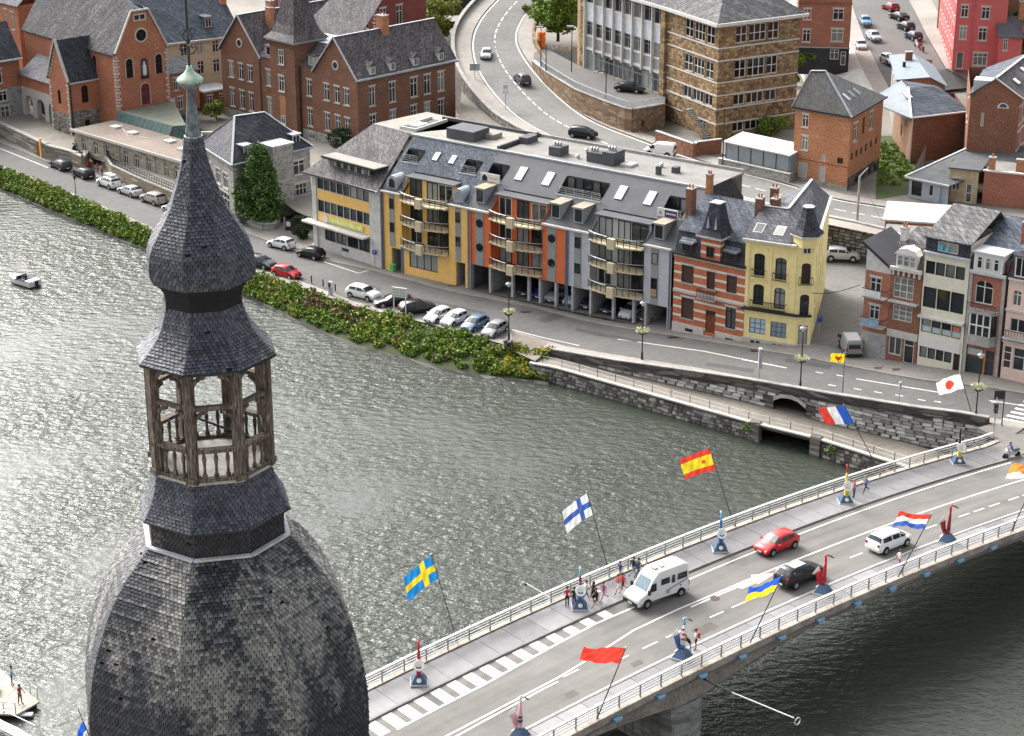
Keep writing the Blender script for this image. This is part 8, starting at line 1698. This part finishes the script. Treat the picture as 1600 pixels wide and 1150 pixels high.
REDP, DRED, BLUP, SKYP_, YELP_, PURP, PNKP, WHTP = c_(.5,.02,.03), c_(.28,.02,.025), c_(.05,.12,.3), c_(.2,.45,.6), c_(.6,.5,.06), c_(.12,.04,.12), c_(.6,.33,.36), c_(.66,.66,.66)
fa, na = -88, 150
sax('red saxophone sculpture with white bell left of the hatched strip', bw_(655,1066), fa, (DRED,REDP,DRED))
sax('blue and purple saxophone sculpture with white bell amid the walking group', bw_(906,949), fa, (PURP,SKYP_,BLUP), stripes=[(1.0,.17,(.4,.1,.1)),(1.4,.15,(.4,.1,.1))])
sax('sky blue saxophone sculpture with white bell on the far pavement at midspan', bw_(1125,859), fa, (BLUP,SKYP_,BLUP))
sax('yellow and red saxophone sculpture with white bell on the far pavement', bw_(1321,784), fa, (YELP_,REDP,YELP_))
sax('black and yellow saxophone sculpture nearest the bridge head', bw_(1497,723), fa, (BLK,BLK,YELP_))
sax('pink and white saxophone sculpture lowest on the near pavement', bw_(812,1152), na, (PNKP,WHTP,PNKP), stripes=[(.6,.19,(.05,.04,.08)),(.9,.17,(.05,.04,.08))])
sax('white and navy saxophone sculpture with red stripes on the near pavement', bw_(1066,1027), na, (WHTP,SKYP_,BLUP), stripes=[(.8,.17,(.5,.03,.04)),(1.2,.15,(.5,.03,.04)),(1.6,.13,(.04,.06,.2))])
sax('red saxophone sculpture beside the black car on the near pavement', bw_(1286,926), na, (REDP,REDP,REDP))
sax('red saxophone sculpture furthest right on the near pavement', bw_(1480,846), na, (DRED,REDP,DRED))
sx = sax('white and red saxophone sculpture at the annex entrance', at(136,263,-3.6), 30, (WHTP,WHTP,REDP), base=False); sx['group'] = 'saxophone sculptures on land'
# ---------------------------------------------------------------- flags
def flagcloth(k, c):                              # thin cloth lets some of the light through
    n = N('flag_'+k); n.fin(c, .8, .15); tr = n.n('BsdfTranslucent'); tr.inputs['Color'].default_value = (*c,1); mx = n.n('MixShader'); mx.inputs[0].default_value = .42
    n.l(n.b.outputs[0], mx.inputs[1]); n.l(tr.outputs[0], mx.inputs[2]); n.l(mx.outputs[0], n.t.nodes['Material Output'].inputs[0]); return n.mat
FC = {k: flagcloth(k, c) for k, c in dict(red=(.72,.06,.04), white=(.78,.78,.77), blue=(.03,.11,.5), sky=(.02,.24,.6), yellow=(.8,.62,.03), orange=(.8,.32,.08), navy=(.06,.12,.42)).items()}
def flag(label, base, top, design, fly, hoist=1.9, L=2.8, wave=.16, seed=0, polemat=None, droop=0, off=.08):
    t = thing('flag', label, 'flag', base, 0, 'national flags along the bridge' if 'rooster' not in label else None); b = Vector((0,0,0)); tp = Vector(top)-Vector(base)
    MB().tube([b, tp], [.05,.034], 6).build('pole', polemat or M((.05,.05,.053),.5,.2,name='flag_pole'), t); MB().ball(tp+tp.normalized()*.05, .06, 6).build('pole_knob', STEEL, t)
    d = -tp.normalized(); fl = Vector(fly).normalized(); nrm = d.cross(fl).normalized(); nx, ny = 36, 24
    cols = list(FC); mb = MB(); pts = []
    for j in range(ny+1):
        for i in range(nx+1):
            u, v = i/nx, j/ny
            p = tp + d*(off+hoist*v*(1-.12*u)) + fl*(L*u) + nrm*(wave*(.15+u)*math.sin(u*7+seed+v*1.6)+.06*math.sin(u*13+v*6+seed)*(.3+u)+.03*math.sin(u*25-v*9+seed*2)) - Vector((0,0,1))*(droop*u*u*(1+.5*v))
            pts.append(p)
    F = []; mi = []
    for j in range(ny):
        for i in range(nx):
            F.append((j*(nx+1)+i, j*(nx+1)+i+1, (j+1)*(nx+1)+i+1, (j+1)*(nx+1)+i)); mi.append(cols.index(design((i+.5)/nx, (j+.5)/ny)))
    base_i = 0; mb.add(pts, F); mb.m = mi
    mb.build('cloth', [FC[k] for k in cols], t, True); return t
cross = lambda bgc, cc: (lambda u, v: cc if abs(u-.36) < .085 or abs(v-.5) < .125 else bgc)
hs3 = lambda a, b, c: (lambda u, v: a if v < .333 else b if v < .667 else c)
def pole(px, py, top, t_line, nrm, h):
    """base on the railing line, leaning straight outwards; lean and rise read from where the top stands"""
    s_, _ = bst(px, py, h); base = bp(s_, t_line, .3); a, b = 2.5, 5.5
    for _ in range(30):
        f = lambda a, b: proj(base + nrm*a + Vector((0,0,b))); x0, y0 = f(a, b); xa, ya = f(a+.01, b); xb, yb = f(a, b+.01)
        J = [[(xa-x0)/.01, (xb-x0)/.01], [(ya-y0)/.01, (yb-y0)/.01]]; det = J[0][0]*J[1][1]-J[0][1]*J[1][0]; ex, ey = top[0]-x0, top[1]-y0
        a += (ex*J[1][1]-J[0][1]*ey)/det; b += (J[0][0]*ey-J[1][0]*ex)/det
    return base, base + nrm*a + Vector((0,0,b))
far_ = lambda x, y, tp: pole(x, y, tp, TF-.05, -BN, 1.2)
near_ = lambda x, y, tp: pole(x, y, tp, TN+.1, BN, .3)
b_, t_ = far_(707,984,(674,867)); flag('Swedish flag, blue with a yellow cross, on a leaning pole', b_, t_, cross('sky','yellow'), (-1,-.1,-.6), 1.85, 2.6, .2, 1, droop=.5)
b_, t_ = far_(947,880,(917,769)); flag('Finnish flag, white with a blue cross, on a leaning pole', b_, t_, cross('white','navy'), (-1,-.1,-.6), 1.8, 2.35, .2, 2, droop=.4)
b_, t_ = far_(1141,803,(1108,699)); flag('Spanish flag, red and yellow bands, on a leaning pole', b_, t_, lambda u,v: 'yellow' if .25 < v < .75 and not (.25<u<.36 and .4<v<.6) else 'red', (-1,-.1,-.32), 1.9, 2.7, .14, 3, droop=.15)
b_, t_ = far_(1350,716,(1319,633)); flag('French flag in blue, white and red above the stone river wall', b_, t_, lambda u,v: 'blue' if u < .333 else 'white' if u < .667 else 'red', (-1,-.1,-.02), 1.9, 2.5, .14, 4, droop=.1)
p0 = bp(141.5, TF-.05, .3); flag('Japanese flag, white with a red disc, at the bridge head', at(1520,652,-.2), at(1500,583,5.0), lambda u,v: 'red' if ((u-.52)*1.45)**2+(v-.5)**2 < .075 else 'white', (-1,-.1,-.28), 1.9, 2.5, .14, 5, droop=.1)
b_, t_ = near_(933,1124,(978,1012)); flag('plain red flag on a leaning pole over the near pavement', b_, t_, lambda u,v: 'red', (-1,.2,-.02), 1.6, 2.9, .2, 6, droop=.15)
b_, t_ = near_(1175,1006,(1222,900)); flag('Ukrainian flag in blue and yellow on a leaning pole', b_, t_, lambda u,v: 'blue' if v < .5 else 'yellow', (-1,-.1,-.3), 1.6, 2.4, .15, 7, droop=.25)
b_, t_ = near_(1405,902,(1456,803)); flag('Dutch flag in red, white and blue on a leaning pole', b_, t_, hs3('red','white','navy'), (-1,.2,-.02), 1.6, 2.5, .18, 8, droop=.05)
b_, t_ = near_(1576,831,(1627,728)); flag('orange and white flag at the right edge of the photo', b_, t_, lambda u,v: 'orange' if v < .6 else 'white', (-1,.2,.0), 1.6, 2.4, .2, 9)
fb = at(1316,620)+Vector((0,0,.1)); wf = flag('yellow flag with a red rooster on an upright pole by the river wall', fb, fb+Vector((0,0,4.7)), lambda u,v: 'yellow', (-1,.1,0), 1.0, 1.45, .05, 10)
rx = [(.25,.2),(.35,.34),(.5,.36),(.62,.24),(.68,.36),(.62,.6),(.5,.68),(.48,.84),(.42,.84),(.42,.7),(.32,.6),(.27,.42),(.2,.36)]
m = MB(); tp = Vector((0,0,4.7))
for yy in (-.09,.09): m.poly([tp + Vector((-1.45*u+.02, .1*1.45*u+yy, -.08-v)) for u, v in rx])
m.build('rooster', FC['red'], wf)
# flag on the quay edge at the lower left
fp = at(126,1118,-1.0); uk = flag('small blue flag with a white edge at the lower left corner', at(150,1175,-4.5), at(122,1108,-.5), lambda u,v: 'white' if v > .85 else 'blue', (-.5,-.3,-1), 1.0, 1.2, .1, 11, off=1.1)
# ---------------------------------------------------------------- street lamps with flower baskets, signs, bollards
FLW = leaf_mat('pale_flowers', [(.3,.34,.12),(.55,.55,.36),(.66,.64,.5),(.2,.28,.06)])
def lamp(label, p, h=6.4, basket=True):
    t = thing('street_lamp', label, 'street lamp', p, 0, 'street lamps along the quay'); MB().lathe([(.14,0),(.12,.8),(.07,.9),(.06,h-.5),(.05,h)],8).build('post', IRON, t)
    MB().lathe([(.08,h),(.16,h+.05),(.3,h+.3),(.33,h+.35)],10).build('lantern_glass', M((.5,.52,.52),.2,.1,name='lantern_glass'), t); MB().lathe([(.4,h+.35),(.36,h+.42),(.1,h+.55),(.02,h+.7)],10).build('lamp_shade', M((.2,.21,.22),.4,.1,name='lamp_cap'), t)
    if basket:
        MB().lathe([(.15,h*.46),(.5,h*.5),(.55,h*.52)],10).build('flower_basket', IRON, t); r = np.random.default_rng(int(p[0]*10)%999)
        leaf_obj('flowers', clump((0,0,h*.55), .78,.78,.28, 260, r, -.5), .13, FLW, t, 77)
    return t
for (x,y), lb, hh in (((795,533),'black street lamp with flower basket by the parked motorcycles',6.4),((1003,563),'black street lamp with flower basket opposite the grey apartments',6.2),((1250,610),'black street lamp with flower basket opposite the cream corner house',6.4),((1524,657),'black street lamp with flower basket at the bridge head',6.4)): lamp(lb, at(x,y)+Vector((0,0,.12)), hh)
def pole_sign(name, label, p, h, parts, cat='sign', mat=None):
    t = thing(name, label, cat, p); MB().lathe([(.06,0),(.05,h)],6).build('pole', mat or STEEL, t)
    for nm, b, m in parts: MB().box(*b).build(nm, m, t)
    return t
pole_sign('road_sign', 'tall narrow silver sign seen edge on by the river wall', at(1186,600)+Vector((0,0,.1)), 3.9, [('panel',(-.18,.18,-.3,.3,1.7,3.9),ZINC)])
pole_sign('road_sign', 'small sign on a grey pole by the river wall near the zebra crossing', at(1404,637)+Vector((0,0,.1)), 2.7, [('panel',(-.12,.12,-.2,.2,2.0,2.7),ZINC)])
pole_sign('direction_sign', 'dark direction board beside the bridge head lamp', at(1565,667), 3.8, [('board',(-1.0,.05,-.05,.05,2.9,3.8),M((.03,.03,.035),.6,name='board_back'))], mat=IRON)
tl = pole_sign('traffic_light', 'traffic light on a pole at the bridge head corner', at(1552,684,.1), 4.2, [('signal_head',(-.17,.17,-.2,.2,2.6,3.6),BLK)]); MB().box(-.5,.2,-.25,.25,3.6,3.75).build('hood', ZINC, tl)
for k, (z, c) in enumerate(((3.4,(.25,.02,.02)),(3.1,(.25,.15,.02)),(2.8,(.02,.2,.05)))): m = MB(Matrix.Translation((0,-.22,z)) @ Matrix.Rotation(R(90),4,'X')); m.lathe([(.1,-.02),(.1,.02)],10); m.build('signal_lens', M(c,.2,.05,name='lens%d'%k), tl)
ps = pole_sign('parking_sign', 'blue parking sign on a grey pole in front of the office pier', at(586,420), 2.6, [('panel',(-.3,.3,-.05,.0,1.9,2.5),M((.02,.06,.3),.5,.05,name='sign_blue'))])
def text(body, size, parent, loc, rot, mat, ext=.004):
    cu = bpy.data.curves.new('lettering','FONT'); cu.body = body; cu.size = size; cu.extrude = ext; cu.align_x = 'CENTER'; cu.align_y = 'CENTER'; cu.resolution_u = 2
    tmp = bpy.data.objects.new('tmp', cu); COL.objects.link(tmp); dg = bpy.context.evaluated_depsgraph_get(); me = bpy.data.meshes.new_from_object(tmp.evaluated_get(dg)); bpy.data.objects.remove(tmp)
    me.materials.clear(); me.materials.append(mat); o = link('lettering', me, parent, loc); o.rotation_euler = rot; return o
text('P', .5, ps, (0,-.055,2.2), (R(90),0,0), WHITE); ps.rotation_euler = (0,0,R(-20))
p2 = pole_sign('parking_sign', 'blue round sign at the side wall of the cream corner house', at(1279,534,-1.6), 2.9, [('panel',(-.3,.3,-.05,0,2.3,2.9),M((.02,.06,.3),.5,.05,name='sign_blue'))]); p2.rotation_euler = (0,0,R(20))
ib = thing('information_board', 'white information board on two posts among the parked cars', 'sign', at(625,497)+Vector((0,0,.1)), R(-20))
for x in (-.75,.75): MB().box(x-.06,x+.06,-.06,.06,0,3.6).build('post', WHITE, ib)
MB().box(-.95,.95,-.08,.06,2.5,3.7).build('board', WHITE, ib)
for i in range(4):
    for j in range(3): MB().box(-.8+i*.42,-.5+i*.42,-.086,-.08,2.65+j*.33,2.8+j*.33).build('print', ZINC, ib)
pm = thing('parking_meter', 'grey parking meter cabinet on the river pavement', 'parking meter', at(517,462)+Vector((0,0,.12)), R(-35)); MB().box(-.22,.22,-.18,.18,0,.9).build('cabinet', ZINC, pm); MB().box(-.26,.26,-.22,.22,.9,1.7).build('head', STEEL, pm); MB().box(-.15,.15,-.23,-.22,1.1,1.5).build('screen', DARK, pm)
for i, (x, y) in enumerate(((468,437),(487,443),(505,449),(524,456))): 
    b = thing('bollard', ['dark green bollard nearest the red car','second dark green bollard after the red car','dark green bollard just left of the parking meter','dark green bollard just right of the parking meter'][i], 'bollard', at(x,y)+Vector((0,0,.1)), 0, 'bollards on the river pavement'); MB().lathe([(.09,0),(.08,.8),(.1,.82),(.1,.9),(.03,.96)],8).build('post', M((.02,.06,.035),.5,.1,name='bollard_green'), b)
sl_ = thing('street_lamp', 'small dark lamp post on the far left river pavement', 'street lamp', at(119,309)+Vector((0,0,.1))); MB().lathe([(.1,0),(.06,.5),(.05,2.6)],7).build('post', IRON, sl_); MB().lathe([(.1,2.6),(.22,2.9),(.2,3.1),(.05,3.2)],8).build('lantern', DARK, sl_)
lp = thing('lamp_post', 'dark lamp post with a bent arm in front of the school terrace wall', 'lamp post', at(946,189,3.05)); MB().tube([(0,0,0),(0,0,7.4),(-.3,-.05,7.5),(-1.7,-.3,7.5)],[.09,.07,.06,.05],6).build('post', IRON, lp); MB().box(-2.0,-1.3,-.42,-.18,7.42,7.58).build('lamp_head', STEEL, lp)
for (x,y,z,h,lb) in ((845,122,4.9,8,'black lamp post at the narrow end of the school terrace'),(1128,285,3,10,'thin black pole in front of the shelter'),(853,128,4.9,6,'short black pole beside the lamp post at the terrace end'),(893,112,6.5,7,'grey flood light pole by the orange chute')):
    t = thing('pole', lb, 'pole', at(x,y,z)); MB().lathe([(.09,0),(.06,h)],6).build('post', IRON, t)
    if h in (8,7): MB().box(-.8,.3,-.15,.15,h,h+.25).build('lamp_head', STEEL, t)
up = thing('utility_pole', 'grey concrete utility pole with a sloping arm beside the hipped house', 'pole', at(1339,346,3.1)); MB().tube([(0,0,0),(0,0,5.8),(.9,-.3,7.0)],[.17,.14,.08],7).build('post', CONC, up); MB().tube([(0,0,5.6),(2.5,-3,1.0)],[.02,.02],4).build('stay_wire', IRON, up)
wp = thing('utility_pole', 'tall timber pole standing against the ivy slope', 'pole', at(1573,108,6)); MB().lathe([(.16,0),(.12,8.5)],7).build('post', M((.22,.2,.14),.9,.2,name='pole_timber'), wp)
cb_ = thing('overhead_cable', 'black cable sagging across the lane from the cream house to the brick row', 'cable', tuple(at(1268,458,6))); o0 = Vector(cb_.location); e_ = at(1345,445,6)-o0; MB().tube([Vector((0,0,0)), e_*.3-Vector((0,0,.35)), e_*.6-Vector((0,0,.3)), e_],.04,5).build('cable', IRON, cb_)
rs = thing('road_sign', 'white plate on two posts beside the climbing road', 'sign', at(742,123,5.0)); MB().box(-.05,.05,-.05,.05,0,2.4).build('post', STEEL, rs); MB().box(-.8,.8,-.05,.05,1.3,2.4).build('plate', ZINC, rs)
r2 = thing('road_sign', 'white sign column at the pointed end of the upper pavement', 'sign', at(790,173,3.4)); MB().lathe([(.06,0),(.05,4)],6).build('pole', STEEL, r2); MB().box(-.45,.45,-.05,.05,2.6,3.3).build('panel', WHITE, r2); MB().box(-.35,.35,-.05,.05,3.35,4.0).build('panel', LEAD, r2)
sb = thing('banner_board', 'white printed board at the corner of the brick school', 'sign', at(690,158,-1.4), R(40)); MB().box(-2,2,-.06,.06,1.6,3.4).build('board', WHITE, sb); MB().box(-1.7,1.7,-.07,-.06,1.9,3.1).build('print', M((.4,.48,.58),.6,.3,scale=2,name='board_print'), sb); [MB().box(x-.06,x+.06,0,.1,0,1.6).build('post', STEEL, sb) for x in (-1.6,1.6)]
oc = thing('debris_chute', 'orange plastic barrel standing by rubble beside the stone school', 'container', at(846,74,6.5)); MB().lathe([(.65,0),(.7,.2),(.62,1.0),(.72,1.2),(.62,2.0),(.72,2.2),(.66,2.6)],14).build('barrel', M((.75,.17,.03),.5,.15,name='orange_plastic'), oc)
rub = leaf_obj('rubble', np.concatenate([clump((*at(868+k*6,74+k*.6,6.55),), .7,.7,.25, 40, rr, 0) for k in range(6)]), .22, leaf_mat('rubble_bits',[(.4,.2,.12),(.5,.42,.35),(.3,.28,.25)]), None, 50, 'stuff', 'pale rubble and planks piled by the orange barrel', 'rubble')
# ---------------------------------------------------------------- blue trough lights under the near railing, arms over the water
BL = M((.1,.22,.35), .5, .25, name='pale_blue_metal_box'); ordn = ['first','second','third','fourth','fifth','sixth','seventh','eighth','ninth']
for i, (x, y) in enumerate(((962,1118),(1031,1084),(1096,1051),(1158,1021),(1222,993),(1281,965),(1337,938),(1394,916),(1447,894),(1499,872),(1550,852))):
    s_, _ = bst(x, y); p = bp(s_, TN+.55, -.25); lb = 'blue box light on the bridge edge above the pier' if i == 2 else ('blue box light on the bridge edge %s left of the pier' % ordn[1-i] if i < 2 else 'blue box light on the bridge edge, %s right of the pier' % ordn[i-3])
    t = thing('floodlight', lb, 'floodlight', p, math.atan2(BU.y,BU.x), 'blue lights along the bridge edge'); MB().prism([(-.4,-.15),(.4,-.15),(.33,.2),(-.33,.2)],-.1,.15).build('housing', BL, t); MB().box(-.32,.32,-.18,-.15,-.05,.11).build('lens', M((.3,.42,.5),.2,.1,name='light_lens'), t); MB().box(-.05,.05,.2,.5,-.05,.15).build('bracket', IRON, t)
s_, _ = bst(1100,1052); p = bp(s_, TN+.3, -.5); ar = thing('mooring_arm', 'long pale arm with a ring reaching over the dark water from the bridge', 'arm', p); MB().tube([Vector((0,0,0)), BN*3.2+Vector((0,0,.2))], .07, 6).build('bracket_arm', IRON, ar); MB().tube([BN*3.2+Vector((0,0,.2)), BN*9.3+Vector((0,0,.9))], .05, 6).build('arm', LEAD, ar); m = MB(); A = [BN*9.65 + BU*(.28*math.cos(t)) + Vector((0,0,.28*math.sin(t)+.8)) for t in np.linspace(0,2*math.pi,13)]; m.tube(A, .05, 5); m.build('ring', LEAD, ar)
s_, _ = bst(850,934); p = bp(s_, TF, .3); ar = thing('mooring_arm', 'short pale arm reaching over the silver water beyond the far railing', 'arm', p); MB().tube([Vector((0,0,0)), -BN*3.4+Vector((0,0,.1))], .05, 6).build('arm', LEAD, ar); MB().ball(-BN*3.5+Vector((0,0,0)), .14, 8).build('lamp', BLK, ar)
# ---------------------------------------------------------------- boat and landing stage
bt = thing('motorboat', 'small white motorboat with dark blue hull moored on the silver river', 'boat', at(37,443,-5.6), R(-38+180)); L_ = 2.6
def hull(z, k, w_): return [(2.7*k,0,z),(1.9*k,-.62*w_,z),(.6,-.98*w_,z),(-2.3,-.95*w_,z),(-2.5,0,z),(-2.3,.95*w_,z),(.6,.98*w_,z),(1.9*k,.62*w_,z)]
m = MB(); n_ = 8; m.add(hull(-.2,.85,.75)+hull(.15,.94,.96), [(i,(i+1)%8,8+(i+1)%8,8+i) for i in range(8)]); m.build('hull', M((.02,.03,.09),.3,.1,name='hull_blue'), bt)
m = MB(); m.add(hull(.15,.94,.96)+hull(.75,1.02,1.02), [(i,(i+1)%8,8+(i+1)%8,8+i) for i in range(8)]); m.build('topsides', WHITE, bt)
m = MB(); A = hull(.74,1.0,1.0); m.add(A, [(0,1,2,6,7)]); m.build('foredeck', WHITE, bt); m = MB(); m.add(hull(.3,.9,.95), [tuple(range(8))]); m.build('cockpit_floor', M((.6,.6,.58),.7,name='cockpit'), bt)
MB().box(.2,.45,-.75,.75,.74,1.15).build('windscreen', CGL, bt); MB().tube([(-.9,-.9,.75),(-1.0,-.85,1.7),(-1.0,.85,1.7),(-.9,.9,.75)],.04,5).build('arch', STEEL, bt); MB().box(-2.3,-1.3,-.85,.85,.74,.86).build('stern_cover', WHITE, bt)
for y in (-.4,.4): MB().box(-.7,-.3,y-.25,y+.25,.3,.75).build('seat', M((.06,.08,.16),.7,name='boat_seat'), bt)
MB().box(-2.75,-2.45,-.18,.18,.1,.95).build('outboard_motor', DARK, bt)
bb = bt.location; person('person in dark clothes sitting in the motorboat', Vector((bb.x+.45,bb.y-.35,-5.45)), 142, 'sit', BLK_, NAVY, 'dark', False, True)
dk = [at(*q,-5.1) for q in ((-60,1000),(0,1045),(62,1096),(25,1117),(-60,1112))]; DK = thing('landing_stage', 'pale floating landing stage with rails at the lower left corner', 'pontoon', dk[2]); o0 = Vector(dk[2])
loc = [p-o0 for p in dk]; MB().slab(loc, .14).build('deck', M((.36,.325,.27),.8,.3,scale=1.5,name='deck_boards'), DK); c = sum(loc,Vector())/5; MB().prism([((p*.93+c*.07).x,(p*.93+c*.07).y) for p in loc],-.6,-.16).build('float', DARK, DK)
for i in range(12):
    a, b = loc[1].lerp(loc[2],i/12), loc[4].lerp(loc[3],i/12); m = MB(); m.bar(a+Vector((0,0,.008)), b+Vector((0,0,.008)), .03,.01); m.build('deck_joint', GREYM, DK)
def rails(P, h=1.05):
    m = MB()
    for a, b in zip(P, P[1:]): m.bar(a+Vector((0,0,h)), b+Vector((0,0,h)), .05); m.bar(a+Vector((0,0,h*.5)), b+Vector((0,0,h*.5)), .04)
    m.build('rail', LEAD, DK)
    for a in P: MB().box(a.x-.03,a.x+.03,a.y-.03,a.y+.03,0,h).build('post', STEEL, DK)
rails([loc[4].lerp(loc[3],f) for f in (.3,.55,.78,1)]); rails([loc[1].lerp(loc[2],f) for f in (.78,.96)])
MB().box(-.6,.6,-.25,.25,-.35,-.2).build('ladder_step', LEAD, DK).location = loc[3].lerp(loc[2],.4)+Vector((0,-.3,0))
person('person in light blue shirt leaning over the edge of the landing stage', at(19,1071,-5.1), 35, 'reach', (.25,.42,.6), (.04,.08,.22), 'dark', True)
person('person in a dark red top standing on the landing stage by the rail', at(32,1100,-5.1), -30, 'carry', (.2,.03,.04), (.05,.04,.05), 'dark', False)
bo = thing('moored_boat', 'white boat with a purple striped cover partly seen beside the landing stage', 'boat', at(-34,1092,-5.1), R(60)); MB().prism([(-2,-.8),(1.6,-.8),(2.2,0),(1.6,.8),(-2,.8)],-.4,.35).build('hull', WHITE, bo)
for i in range(5): MB().box(-1.9+i*.75,-1.5+i*.75,-.85,.85,.46,.5).build('cover_stripe', M((.12,.1,.3),.7,.1,name='purple_cover'), bo)
gw = thing('gangway', 'sloping gangway with handrails at the bottom left corner', 'gangway', at(-10,1128,-5)); MB().bar((0,0,0),(3.6,-3.4,.5),.8,.12).build('walkway', STEEL, gw)
for k in (-.55,.55): MB().bar((k*.7,k*.7,1),(3.6+k*.7,-3.4+k*.7,1.5),.06).build('handrail', STEEL, gw)
# steps, manholes
mh = MB()
for x, y in ((1117,935),):
    p = bp(*bst(x,y),.008); mh.lathe([(.4,p.z),(.4,p.z+.012)],14,(p.x,p.y))
for x, y in ((950,500),(708,448),(1050,527),(1180,548),(1375,577),(1403,579),(820,487),(1335,549)): p = at(x,y)+Vector((0,0,.135)); mh.box(p.x-.6,p.x+.6,p.y-.3,p.y+.3,p.z-.01,p.z+.01)
mh.build('manhole_covers', M((.09,.06,.05),.8,.3,name='rusty_cover'), kind='structure')
